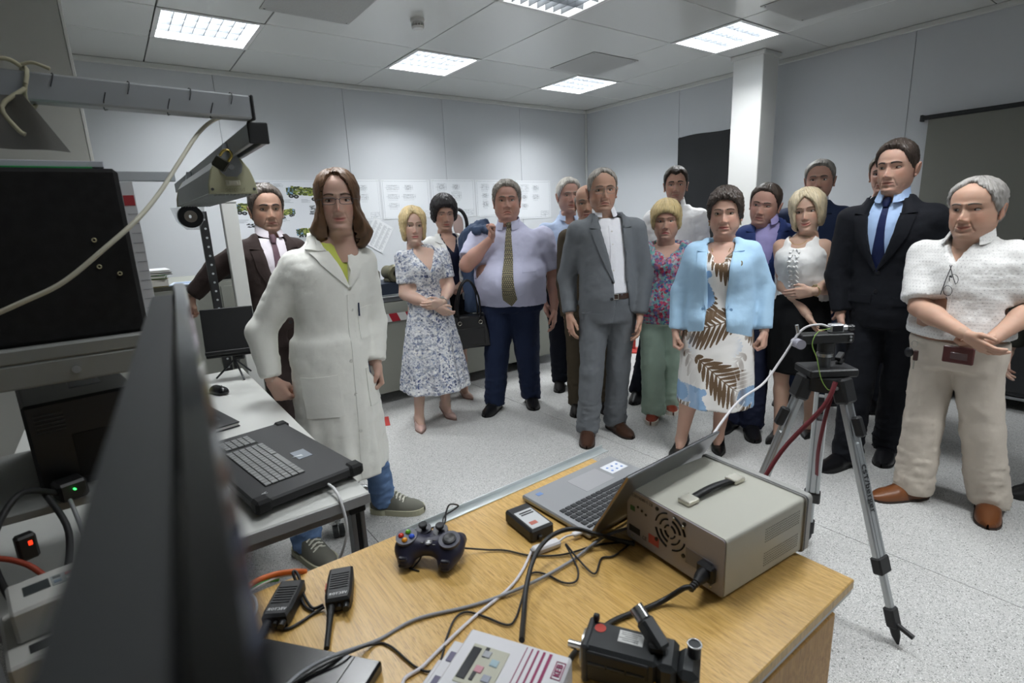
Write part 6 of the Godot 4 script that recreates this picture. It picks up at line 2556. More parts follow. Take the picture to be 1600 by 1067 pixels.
func p_edge() -> void:
	var P := per("edge", {"sw": .19})
	var F := face_of({"hair": Color(.05, .04, .03)})
	var g := figure(P, F, "person in dark clothes cut off by the right edge of the picture", {"cell": .02, "fine": .6})
	hair(g, {"edge": SHORT, "top": .014, "side": .008})
	var H: float = P.H
	var jk := cloth("262722", .85, null, 6.0)
	trousers(g, cloth("1b1c1e", .85, null, 6.0), {"grow": .014, "cell": .016})
	top(g, "jacket", jk, {"grow": .03, "sgrow": .026, "hem": .46 * H, "cell": .015})
	shoes(g, "oxford", mat("191818", .4), mat("101010", .6))
# ---------------------------------------------------------------- the wooden desk in front and what lies on it
const DY := .75

func alu() -> Material:
	return mat("b9bcbe", .32, .85)

func wooden_desk() -> void:
	var ns := FastNoiseLite.new()
	ns.seed = 3
	ns.frequency = 1.0
	ns.fractal_octaves = 3
	var wood := image_tex(512, 512, func(x, y):
		var u: float = x / 512.0
		var v: float = y / 512.0
		# tileable by walking round two circles
		var a := Vector3(cos(u * TAU), sin(u * TAU), 0.0)
		var w: float = ns.get_noise_3d(a.x * 1.1 + 3.0, a.y * 1.1, sin(v * TAU) * .5)
		var ring: float = .5 + .5 * sin((u * 10.0 + w * 2.4 + .25 * cos(v * TAU)) * TAU)
		var fine: float = ns.get_noise_3d(a.x * 22.0, a.y * 22.0, sin(v * TAU) * .7)
		var pore: float = ns.get_noise_3d(a.x * 70.0, a.y * 70.0, sin(v * TAU) * 3.0 + 9.0)
		var c: Color = Color("d3ad69").lerp(Color("c19950"), .5 * ring + .8 * fine)
		return c.lerp(Color("92703a"), clampf(pore * 2.2 - .3, 0.0, .75)))
	var wm := StandardMaterial3D.new()
	wm.albedo_texture = wood
	wm.uv1_triplanar = true
	wm.uv1_scale = Vector3(2.6, 1.3, 1.3)
	wm.roughness = .33
	wm.metallic_specular = .5
	var side := StandardMaterial3D.new()
	side.albedo_texture = wood
	side.albedo_color = Color("e6d8cc")
	side.uv1_triplanar = true
	side.uv1_scale = Vector3(1.3, 2.6, 1.3)
	side.roughness = .5
	var t := thing("wooden_desk", "light oak veneer desk in the foreground", "desk", Vector3(0, 0, 0))
	pbox("desk_top", wm, t, Vector3(.3, DY - .011, -.746), Vector3(1.61, .022, .768), .002)
	pbox("underside", mat("c9c8c4", .6), t, Vector3(.3, DY - .027, -.746), Vector3(1.606, .01, .764), .001)
	pbox("front_panel", side, t, Vector3(.3, .345, -.39), Vector3(1.55, .66, .022), .002)
	for x in [-.46, 1.055]:
		pbox("side_panel", side, t, Vector3(x, .355, -.76), Vector3(.022, .71, .7), .002)
	# aluminium edge profile lying along the far edge
	var pr := thing("edge_profile", "aluminium edge profile lying along the far edge of the wooden desk", "profile", Vector3(.82, DY, -1.118), 1.6)
	pbox("flat_leg", mat("c6cccd", .3, .7), pr, Vector3(0, .0015, 0), Vector3(.72, .003, .03), .0005)
	pbox("upright_leg", mat("c6cccd", .3, .7), pr, Vector3(0, .007, -.0135), Vector3(.72, .014, .003), .0005)
	pbox("black_edge", mat("17181a", .5), pr, Vector3(0, .006, -.016), Vector3(.72, .012, .0015), .0003)

func frame_at(o: Vector3, ex: Vector3) -> Transform3D:
	var x := ex.normalized()
	return Transform3D(Basis(x, Vector3.UP, x.cross(Vector3.UP)), o)

func desk_things() -> void:
	laptop()
	power_supply()
	gamepad()
	radios()
	inverter()
	motor()
	small_things()
	cables()

func laptop() -> void:
	var km: MB
	var sp: MB
	# faces the visitors: hinge towards the camera
	var t := thing("laptop", "open silver laptop turned towards the visitors on the wooden desk", "laptop", Vector3(.962, DY, -.935), 182.0)
	var silver := mat("a7a9ac", .38, .55)
	pbox("base", silver, t, Vector3(0, .0105, 0), Vector3(.356, .015, .25), .004)
	# own axes: z towards the user (visitors), hinge at -z
	var key_m := mat("26282b", .5)
	var kb := Node3D.new()
	kb.name = "keyboard"
	t.add_child(kb, true)
	km = MB.new()
	km.box(Vector3.ZERO, Vector3(.0155, .003, .0145), .0008)
	var kmesh := km.mesh()
	kmesh.surface_set_material(0, key_m)
	for r in 6:
		var n := 17
		for c in n:
			var x := -.152 + c * .019
			if r == 5 and c > 3 and c < 9:
				if c == 4:
					sp = MB.new()
					sp.box(Vector3(.038, 0, 0), Vector3(.092, .003, .0145), .0008)
					var so := put(sp, "key", key_m, kb)
					so.position = Vector3(x, .019, -.103 + r * .0185)
				continue
			var o := MeshInstance3D.new()
			o.mesh = kmesh
			o.name = "key"
			kb.add_child(o, true)
			o.position = Vector3(x, .019, -.103 + r * .0185)
			if r == 0:
				o.scale = Vector3(1, 1, .6)
	pbox("touchpad", mat("b4b5b8", .3, .4), t, Vector3(-.02, .0181, .055), Vector3(.115, .0012, .078), .0004)
	var st := pbox("sticker", mat("d9dce2", .5), t, Vector3(-.125, .0183, .062), Vector3(.07, .0008, .05), .0003)
	for k in 6:
		pcyl("icon", mat("5b7fc0", .5), st, Vector3(-.145 + (k % 3) * .02, .0186, .05 + (k / 3) * .02), Vector3(-.145 + (k % 3) * .02, .019, .05 + (k / 3) * .02), .004, 10)
	pbox("emblem", mat("6f8fc2", .4), t, Vector3(.14, .0183, .095), Vector3(.018, .0008, .014), .0003)
	for k in 2:
		pcyl("hinge", mat("55585b", .4, .7), t, Vector3(-.12 + k * .24 - .02, .02, -.123), Vector3(-.12 + k * .24 + .02, .02, -.123), .006, 10)
	# lid, opened to about 118 degrees and leaning towards the camera
	var li := Node3D.new()
	li.name = "lid"
	t.add_child(li, true)
	li.position = Vector3(0, .02, -.125)
	li.rotation.x = deg_to_rad(-30.0)
	pbox("lid_shell", mat("8b8d90", .3, .75), li, Vector3(0, .108, -.0035), Vector3(.356, .216, .006), .0025)
	pbox("display_glass", mat("08090b", .12), li, Vector3(0, .111, .0005), Vector3(.348, .204, .002), .0008)
	for s in [-1.0, 1.0]:
		pbox("edge_strip", mat("a58a5c", .35, .6), li, Vector3(s * .178, .108, -.0035), Vector3(.0008, .214, .003), .0002)

func power_supply() -> void:
	var hole: MB
	var holes: MB
	var mb: MB
	var ex := Vector3(.25, 0, .02).normalized()
	var o := Vector3(.843, DY, -.491)
	var t := thing("power_supply", "beige bench power supply with fan grille and carrying strap on the wooden desk", "power supply", o)
	t.transform = frame_at(o, ex)
	# own axes: x from the back panel to the front panel, z towards -: the panel runs to -z
	t.basis = Basis(ex, Vector3.UP, ex.cross(Vector3.UP))
	var L := .262
	var W := .265
	var H := .128
	var body := mat("b3b3a8", .48)
	var c := Vector3(L * .5, .008 + H * .5, -W * .5)
	mb = MB.new()
	mb.prism(round_rect(W, H, .008), 0.0, L)
	for i in mb.v.size():
		var p := mb.v[i]
		mb.v[i] = Vector3(p.z, p.y + .008 + H * .5, -p.x - W * .5)
		var n := mb.n[i]
		mb.n[i] = Vector3(n.z, n.y, -n.x)
	# mapping keeps orientation
	put(mb, "case", body, t)
	mb = MB.new()
	mb.prism(round_rect(W - .004, H - .004, .007), 0.0, .003)
	remap_panel(mb, W, H, -.0028)
	put(mb, "rear_panel", mat("a9a6ad", .5), t)
	# front bezel
	mb = MB.new()
	mb.prism(round_rect(W + .008, H + .008, .01), 0.0, .022)
	remap_panel(mb, W, H, L)
	put(mb, "front_bezel", mat("a3a3a0", .5), t)
	mb = MB.new()
	mb.prism(round_rect(W + .009, H + .009, .01), 0.0, .004)
	remap_panel(mb, W, H, L + .002)
	put(mb, "bezel_seam", mat("3a3a3c", .5), t)
	# fan slots: curved openings in two rings
	var fc := Vector3(-.0032, .008 + .078, -.135)
	for r in [.014, .027, .04]:
		for q in 4:
			mb = MB.new()
			var pts := []
			var span := 1.15
			for k in 9:
				var a: float = q * PI / 2 + .79 - span / 2 + span * k / 8.0
				pts.append(fc + Vector3(0, sin(a) * r, cos(a) * r))
			mb.tube(pts, .0033, 6, true, .5)
			put(mb, "fan_slot", mat("0b0b0c", .9), t)
	for q in 4:
		mb = MB.new()
		var a := PI / 4 + q * PI / 2
		mb.cyl(fc + Vector3(.001, sin(a) * .052, cos(a) * .052), fc + Vector3(-.0015, sin(a) * .052, cos(a) * .052), .0045, 12)
		put(mb, "screw", mat("222326", .4, .4), t)
	for q in [Vector3(-.004, .122, -.125), Vector3(-.004, .115, -.1), Vector3(-.004, .02, -.245), Vector3(-.004, .02, -.03)]:
		pball("screw", mat("b9b4a6", .3, .8), t, q, Vector3(.003, .004, .004), 10, 6)
	# printing on the back panel
	var ink := mat("3a3a40", .6)
	lettering("D12015049-1-28", .0095, Vector3(-.0036, .124, -.22), Vector3(0, 0, 1), Vector3.UP, ink, "hand_lettering", t, .0004)
	for e in [[.082, .245, .014, .012, "3c6b4a"], [.03, .238, .034, .016, "2a2b30"], [.033, .18, .03, .022, "c05a55"], [.048, .06, .065, .035, "77757c"]]:
		pbox("printed_label", mat(e[4], .5), t, Vector3(-.0034, .008 + e[0], -e[1]), Vector3(.0008, e[3], e[2]), .0002)
	lettering("CE", .012, Vector3(-.0036, .032, -.207), Vector3(0, 0, 1), Vector3.UP, ink, "printed_mark", t, .0004)
	for k in 3:
		pcyl("terminal", mat("1a1a1c", .5), t, Vector3(-.003, .1 - k * .004, -.228 + k * .012), Vector3(-.0045, .1 - k * .004, -.228 + k * .012), .003, 8)
	# ventilation holes on the side facing the camera
	hole = MB.new()
	hole.cyl(Vector3(0, 0, .0005), Vector3(0, 0, -.001), .0013, 6)
	holes = MB.new()
	for band in 2:
		for i in 22:
			for j in 6:
				holes.add(hole, Transform3D(Basis.IDENTITY, Vector3(.125 + i * .0056, .03 + band * .055 + j * .0056, .0)))
	var ho := put(holes, "vent_holes", mat("4a4a46", .8), t)
	ho.set_meta("kind", "stuff")
	# strap handle on top
	for x in [.052, .21]:
		pbox("strap_bracket", mat("c9c5b8", .25, .8), t, Vector3(x, .008 + H + .006, -.135), Vector3(.036, .011, .03), .002)
	mb = MB.new()
	var sp := []
	for k in 9:
		sp.append(Vector3(lerpf(.066, .196, k / 8.0), .008 + H + .006 + .005 * sin(PI * k / 8.0), -.135))
	mb.tube(sp, .011, 8, true, .3)
	put(mb, "strap", mat("17181a", .5), t)
	for x in [.03, .235]:
		for z in [-.03, -.235]:
			pcyl("rubber_foot", mat("17181a", .8), t, Vector3(x, 0, z), Vector3(x, .009, z), .009, 12)
	# mains plug in the back panel
	var pg := thing("mains_plug", "black mains plug in the back of the beige power supply", "plug", t.transform * Vector3(-.003, .052, -.035))
	pg.basis = t.basis
	pbox("socket_flange", mat("15161a", .5), pg, Vector3(-.008, 0, 0), Vector3(.016, .034, .038), .003)
	mb = MB.new()
	mb.tube([Vector3(-.012, 0, 0), Vector3(-.028, -.002, .002), Vector3(-.042, -.006, .004)], [.014, .013, .008], 8)
	put(mb, "plug_body", mat("15161a", .5), pg)
	mb = MB.new()
	for k in 3:
		mb.tube([Vector3(-.044 - k * .006, -.007 - k * .002, .004), Vector3(-.048 - k * .006, -.008 - k * .002, .005)], .0075, 8)
	put(mb, "strain_relief", mat("15161a", .5), pg)

func remap_panel(mb: MB, W: float, H: float, x0: float) -> void:
	for i in mb.v.size():
		var p := mb.v[i]
		mb.v[i] = Vector3(p.z + x0, p.y + .008 + H * .5, -p.x - W * .5)
		var n := mb.n[i]
		mb.n[i] = Vector3(n.z, n.y, -n.x)

func round_rect(w: float, h: float, r: float, seg := 4) -> PackedVector2Array:
	var out := PackedVector2Array()
	for q in 4:
		var c := Vector2(w / 2 - r, h / 2 - r) * Vector2([1, -1, -1, 1][q], [1, 1, -1, -1][q])
		for k in seg + 1:
			var a := PI / 2 * (q + float(k) / seg)
			out.append(c + Vector2(cos(a), sin(a)) * r)
	return out

func gamepad() -> void:
	var mb: MB
	# turned away from the camera: triggers towards us
	var ex := Vector3(.68, 0, .73)
	var t := thing("gamepad", "dark blue game controller with coloured buttons on the wooden desk", "controller")
	t.transform = frame_at(Vector3(.468, DY, -.985), ex)
	# own axes: x to the right in the picture; -z' towards the far side
	var bas := t.basis
	t.basis = Basis(bas.x, Vector3.UP, bas.z)
	var near := t.basis.inverse() * Vector3(-.4, 0, 1.0)
	var sg := signf(near.z)
	t.basis = t.basis * Basis(Vector3.RIGHT, .26 * sg)
	t.position.y += .011
	var f := Field.new(Vector3(-.09, -.004, -.07), Vector3(.09, .06, .07), .0036)
	for s in [-1.0, 1.0]:
		f.cone(Vector3(s * .046, .03, sg * -.002), Vector3(s * .05, .028, sg * .006), .029, .028, .012, Vector3(1, 1.15, 1))
		f.cone(Vector3(s * .05, .026, sg * .01), Vector3(s * .046, .019, sg * .034), .022, .018, .015, Vector3(1, 1.05, 1))
		f.cone(Vector3(s * .056, .024, sg * -.02), Vector3(s * .06, .017, sg * -.035), .02, .016, .02)
		f.cone(Vector3(s * .02, .034, sg * -.03), Vector3(s * .02, .03, sg * -.028), .018, .018, .012, Vector3(1, 1.2, 1))
	f.cone(Vector3(-.03, .03, 0), Vector3(.03, .03, 0), .022, .022, .02, Vector3(1, 1.1, 1))
	f.keep_above(.0)
	mb = MB.new()
	f.nets(mb)
	put(mb, "shell", mat("23243a", .45), t)
	var top_of := func(x: float, z: float) -> float:
		var y := .058
		while y > .0 and f.at(Vector3(x, y, z)) > 0.0:
			y -= .0008
		return y
	for s in [-1.0, 1.0]:
		# dish and stick
		var cx: float = s * .02
		var cz: float = sg * -.03
		var y: float = top_of.call(cx, cz)
		pcyl("stick_dish", mat("1b1c2a", .4), t, Vector3(cx, y - .004, cz), Vector3(cx, y + .0015, cz), .0175, 20)
		mb = MB.new()
		mb.xf = Transform3D(Basis.IDENTITY, Vector3(cx, y, cz))
		mb.lathe([Vector2(.005, 0), Vector2(.005, .009), Vector2(.0095, .01), Vector2(.01, .015), Vector2(.008, .0165), Vector2(0, .0155)], 18)
		put(mb, "thumbstick", mat("1c1d20", .6), t)
		cx = s * .05
		y = top_of.call(cx, 0.0)
		pcyl("button_dish", mat("2a2c40", .4), t, Vector3(cx, y - .006, 0), Vector3(cx, y + .0008, 0), .024, 24)
		if s < 0.0:
			var cols := ["c8321f", "5da21f", "2f55c8", "e0931c"]
			var offs := [Vector2(-.0125, 0), Vector2(0, -.0115), Vector2(.0125, 0), Vector2(0, .0115)]
			for k in 4:
				pball("colour_button", mat(cols[k], .15), t, Vector3(cx + offs[k].x, y + .001, offs[k].y * sg), Vector3(.0066, .005, .0066), 14, 8)
		else:
			mb = MB.new()
			mb.xf = Transform3D(Basis.IDENTITY, Vector3(cx, y, 0))
			mb.lathe([Vector2(.0155, 0), Vector2(.015, .004), Vector2(.011, .0055), Vector2(0, .0035)], 20)
			put(mb, "direction_pad", mat("16171a", .45), t)
		# shoulder buttons on the side towards the camera
		for k in 2:
			pbox("shoulder_button", mat("181a2c", .4), t, Vector3(s * .048, .033 - k * .014, sg * (.042 + k * .006)), Vector3(.02, .009, .01), .003)
	for e in [[-.012, .009], [.016, .002], [.017, .012]]:
		mb = MB.new()
		var y: float = top_of.call(e[0], e[1] * sg)
		mb.box(Vector3(e[0], y, e[1] * sg), Vector3(.008, .003, .004), .001)
		put(mb, "small_button", mat("101114", .4), t)
	mb = MB.new()
	var yc: float = top_of.call(.003, .006 * sg)
	mb.cyl(Vector3(.003, yc - .002, .006 * sg), Vector3(.003, yc + .001, .006 * sg), .008, 18)
	var lg := put(mb, "logo_badge", mat("15161c", .3), t)
	mb = MB.new()
	mb.prism(PackedVector2Array([Vector2(-.005, -.003), Vector2(.0, -.005), Vector2(.005, -.003), Vector2(.002, .001), Vector2(.004, .004), Vector2(-.004, .004), Vector2(-.002, .001)]), 0, .0006)
	var gl := put(mb, "logo_mark", mat("d5d7da", .4), lg)
	gl.transform = Transform3D(Basis(Vector3.RIGHT, -PI / 2), Vector3(.003, yc + .001, .006 * sg))

func radios() -> void:
	var mb: MB
	var spots := [[Vector3(.263, DY, -1.0), Vector3(-.4, 0, .92), "hand-held radio lying nearest to the game controller"], [Vector3(.16, DY, -1.03), Vector3(-.55, 0, .83), "hand-held radio lying beside the orange cable"]]
	for e in spots:
		var t := thing("hand_radio", "black " + e[2], "radio", e[0], 0.0, "hand-held radios")
		# own axes: y' is up, z along the antenna
		var z: Vector3 = e[1].normalized()
		t.basis = Basis(Vector3.UP.cross(z), Vector3.UP, z)
		var black := mat("17181a", .5)
		mb = MB.new()
		mb.prism(PackedVector2Array([Vector2(-.024, -.055), Vector2(.024, -.055), Vector2(.026, -.03), Vector2(.026, .03), Vector2(.023, .05), Vector2(-.023, .05), Vector2(-.026, .03), Vector2(-.026, -.03)]), 0.0, .032, .005)
		lay(mb)
		put(mb, "case", black, t)
		for k in 7:
			pbox("speaker_rib", mat("222427", .5), t, Vector3(0, .0325, -.03 + k * .0075), Vector3(.036, .002, .003), .0008)
		pbox("talk_button", mat("c9501e", .4), t, Vector3(-.0275, .018, -.008), Vector3(.004, .01, .022), .0015)
		for k in 2:
			pcyl("knob", mat("1c1d1f", .4), t, Vector3(.016 - k * .014, .016, .048), Vector3(.016 - k * .014, .016, .064 - k * .006), .0065 - k * .002, 12)
		mb = MB.new()
		mb.tube([Vector3(-.013, .016, .048), Vector3(-.013, .015, .075), Vector3(-.013, .012, .1), Vector3(-.013, .009, .15)], [.0075, .0065, .0055, .005], 12)
		put(mb, "antenna", mat("131415", .55), t)
		lettering("VECTOR", .0095, Vector3(0, .0325, .034), Vector3(-1, 0, 0), Vector3(0, 0, -1), mat("d8d9da", .5), "maker_lettering", t, .0005, "Droid Sans", true)

# turn a prism made in xy (extruded along z) so that it lies flat: y becomes z, z becomes y
func lay(mb: MB) -> void:
	for i in mb.v.size():
		var p := mb.v[i]
		mb.v[i] = Vector3(-p.x, p.z, p.y)
		var n := mb.n[i]
		mb.n[i] = Vector3(-n.x, n.z, n.y)

func inverter() -> void:
	var lab: MB
	# grey-white drive lying on its back; long axis runs away to the right
	var ex := Vector3(.5, 0, .866)
	var t := thing("drive_inverter", "light grey motor drive with red stripes and small keypad at the bottom edge", "drive")
	t.transform = frame_at(Vector3(.382, DY, -.672), ex)
	var sgn := 1.0 if (t.basis.z.x < 0.0) else -1.0
	# s: towards the camera
	var shell := mat("dadade", .5)
	pbox("cover", shell, t, Vector3(.088, .04, sgn * .075), Vector3(.176, .08, .15), .004)
	pbox("terminal_step", shell, t, Vector3(-.012, .03, sgn * .075), Vector3(.03, .06, .12), .003)
	pbox("terminal_step", shell, t, Vector3(-.032, .022, sgn * .1), Vector3(.02, .044, .11), .003)
	pbox("terminal_step", shell, t, Vector3(.2, .027, sgn * .09), Vector3(.05, .054, .12), .003)
	# keypad window
	pbox("keypad_recess", mat("b9b9a8", .5), t, Vector3(.052, .0803, sgn * .068), Vector3(.062, .002, .076), .0006)
	pbox("display", mat("2b2d31", .25), t, Vector3(.03, .0816, sgn * .068), Vector3(.015, .0016, .062), .0005)
	for k in 4:
		pbox("key", mat(["a7aab0", "9fb8c2", "c58d98", "9a9fae"][k], .4), t, Vector3(.05 + (k % 2) * .018, .0816, sgn * (.045 + (k / 2) * .03 + (k % 2) * .012)), Vector3(.013, .0022, .013), .0008)
	for k in 2:
		pbox("printed_bracket", mat("232428", .5), t, Vector3(.0465, .0816, sgn * (.042 + k * .045)), Vector3(.006, .0018, .02), .0004)
	pbox("socket", mat("0f1012", .6), t, Vector3(.096, .0805, sgn * .118), Vector3(.02, .003, .022), .001)
	for k in 5:
		pbox("red_stripe", mat("8d2455", .5), t, Vector3(.104 + k * .0088 + k * k * .0003, .0803, sgn * .072), Vector3(.0012 + k * .0009, .0014, .128), .0002)
	lab = MB.new()
	for s in [-1.0, 1.0]:
		lab.box(Vector3(.164 + s * .007, .0805, sgn * .034), Vector3(.0012, .0012, .032), .0002)
		lab.box(Vector3(.164, .0805, sgn * .034 + s * .016), Vector3(.0152, .0012, .0012), .0002)
	var lb := put(lab, "logo_frame", mat("8d2455", .5), t)
	lettering("KEB", .0135, Vector3(.164, .081, sgn * .034), Vector3(0, 0, -sgn), Vector3(-1, 0, 0), mat("8d2455", .5), "logo_letters", lb, .0008, "Droid Sans", true)
	for k in 2:
		pbox("terminal_slot", mat("6b6780", .6), t, Vector3(-.012, .0605, sgn * (.05 + k * .05)), Vector3(.014, .002, .02), .0005)

func motor() -> void:
	var mb: MB
	var ex := Vector3(.52, 0, .853)
	var t := thing("servo_motor", "black servo motor with a steel shaft on the wooden desk", "motor")
	t.transform = frame_at(Vector3(.562, DY, -.572), ex)
	var sgn := 1.0 if (t.basis.z.x < 0.0) else -1.0
	var bk := mat("2b2e30", .42)
	var w := .072
	var zc := sgn * w * .5
	pbox("body", bk, t, Vector3(.06, w * .5, zc), Vector3(.12, w * .93, w * .93), .006)
	pbox("flange", mat("3a3d40", .4), t, Vector3(.006, w * .5, zc), Vector3(.012, w, w), .008)
	# cooling recess on the side towards the camera
	pbox("side_recess", mat("1a1c1e", .5), t, Vector3(.058, .05, sgn * w * .955), Vector3(.1, .028, .008), .002)
	for k in 3:
		mb = MB.new()
		mb.tube([Vector3(.012 + k * .031, .043, sgn * w * .97), Vector3(.04 + k * .031, .043, sgn * w * .97)], .005, 8)
		put(mb, "tie_rod", mat("45494c", .35, .5), t)
	pbox("end_shield", bk, t, Vector3(.134, w * .49, zc), Vector3(.03, w * .98, w * .98), .008)
	pbox("encoder_cover", bk, t, Vector3(.165, w * .46, zc), Vector3(.034, w * .88, w * .9), .012)
	pcyl("shaft", mat("c9c9c6", .2, .95), t, Vector3(.0, w * .5, zc), Vector3(-.03, w * .5, zc), .007, 18)
	pcyl("centring_ring", mat("a7a7a2", .3, .9), t, Vector3(.0, w * .5, zc), Vector3(-.004, w * .5, zc), .03, 28)
	pbox("lug", bk, t, Vector3(.012, w + .005, sgn * .008), Vector3(.01, .012, .01), .002)
	pcyl("red_sticker", mat("b23a2e", .5), t, Vector3(.022, w * .965, sgn * .022), Vector3(.022, w * .975, sgn * .022), .0095, 24)
	var pl := pbox("type_plate", mat("d3d4d2", .45), t, Vector3(.074, w * .968, sgn * .028), Vector3(.04, .0012, .026), .0003)
	for k in 5:
		pbox("print_line", mat("4c4e50", .6), pl, Vector3(.074 - (k % 2) * .003, w * .9765, sgn * (.019 + k * .0042)), Vector3(.032 - (k % 3) * .006, .0004, .0011), .0001)
	lettering("CE", .007, Vector3(.083, w * .977, sgn * .036), Vector3(1, 0, 0), Vector3(0, 0, -sgn), mat("2c2d2e", .6), "printed_mark", pl, .0003)
	# angled connector on top
	pbox("connector_base", mat("191b1d", .5), t, Vector3(.117, w + .004, sgn * .034), Vector3(.026, .014, .03), .003)
	pbar("connector_body", bk, t, Vector3(.126, w + .002, sgn * .04), Vector3(.092, w + .03, sgn * .016), .024, .026, Vector3.UP, .004)
	pcyl("connector_nut", mat("b9bbbd", .22, .9), t, Vector3(.092, w + .03, sgn * .016), Vector3(.077, w + .042, sgn * .006), .012, 18)
	pcyl("connector_stub", mat("34373a", .4), t, Vector3(.172, w * .88, sgn * .024), Vector3(.172, w * .88 + .02, sgn * .022), .0105, 18)
	mb = MB.new()
	var ring := []
	for k in 17:
		ring.append(Vector3(.172 + cos(TAU * k / 16) * .0105, w * .88 + .02, sgn * .022 + sin(TAU * k / 16) * .0105))
	mb.tube(ring, .0016, 6, false)
	put(mb, "connector_rim", mat("c9cbcc", .25, .9), t)
	# warning triangle on the side
	mb = MB.new()
	mb.prism(PackedVector2Array([Vector2(-.013, -.012), Vector2(.013, -.012), Vector2(0, .011)]), 0.0, .0008)
	var wt := put(mb, "warning_triangle", mat("d1a11a", .5), t)
	wt.position = Vector3(.118, .03, sgn * w * .985)
	if sgn < 0.0:
		wt.rotation.y = PI
	for k in 3:
		mb = MB.new()
		mb.tube([Vector3(-.004 + k * .004, -.007, .001), Vector3(-.003 + k * .004, -.003, .0012), Vector3(-.0045 + k * .004, .0, .0012), Vector3(-.0035 + k * .004, .003, .001)], .0005, 5)
		put(mb, "heat_mark", mat("1d1c14", .5), wt)

func small_things() -> void:
	var mb: MB
	# little black box with a white label
	var t := thing("adapter_box", "small black plastic box with a white label beside the laptop", "box")
	t.transform = frame_at(Vector3(.715, DY, -.94), Vector3(-.008, 0, .11))
	pbox("case", mat("1d1e20", .5), t, Vector3(0, .0165, 0), Vector3(.118, .033, .068), .005)
	var lb := pbox("label", mat("c6c8ca", .5), t, Vector3(.012, .0333, 0), Vector3(.082, .0008, .05), .0002)
	for k in 2:
		pbox("print_line", mat("1c1d1f", .6), lb, Vector3(-.018 + k * .009, .034, -.002), Vector3(.005, .0004, .036), .0001)
	pbox("red_print", mat("b56a5c", .6), lb, Vector3(.032, .034, .008), Vector3(.014, .0004, .02), .0001)
	pbox("plug_stub", mat("141516", .5), t, Vector3(.062, .01, .01), Vector3(.008, .012, .012), .002)
	# white network adapter
	t = thing("network_adapter", "white network adapter plugged into the silver laptop", "adapter")
	t.transform = frame_at(Vector3(.69, DY, -.845), Vector3(.075, 0, .012))
	pbox("case", mat("d9d8dc", .4), t, Vector3(0, .008, 0), Vector3(.07, .016, .024), .004)
	mb = MB.new()
	mb.tube(smooth_path([Vector3(.034, .009, 0), Vector3(.055, .012, -.004), Vector3(.075, .012, -.002)], 4), .0025, 8)
	put(mb, "lead", mat("d5d4d6", .5), t)
	pbox("usb_plug", mat("d9d8dc", .4), t, Vector3(.086, .012, -.001), Vector3(.024, .008, .014), .002)
	pbox("jack", mat("8e8f92", .4), t, Vector3(-.036, .008, 0), Vector3(.008, .011, .013), .001)
	# black notebook case at the bottom edge
	t = thing("black_case", "glossy black flat case at the bottom edge of the desk", "case", Vector3(.13, DY, -.82), 38.0)
	pbox("cover", mat("0e0f11", .22), t, Vector3(0, .011, 0), Vector3(.13, .022, .24), .004)
	pbox("seam", mat("1d1e20", .5), t, Vector3(0, .0221, .07), Vector3(.12, .001, .002), .0003)

func dk(x: float, z: float, h := .004) -> Vector3:
	return Vector3(x, DY + h, z)

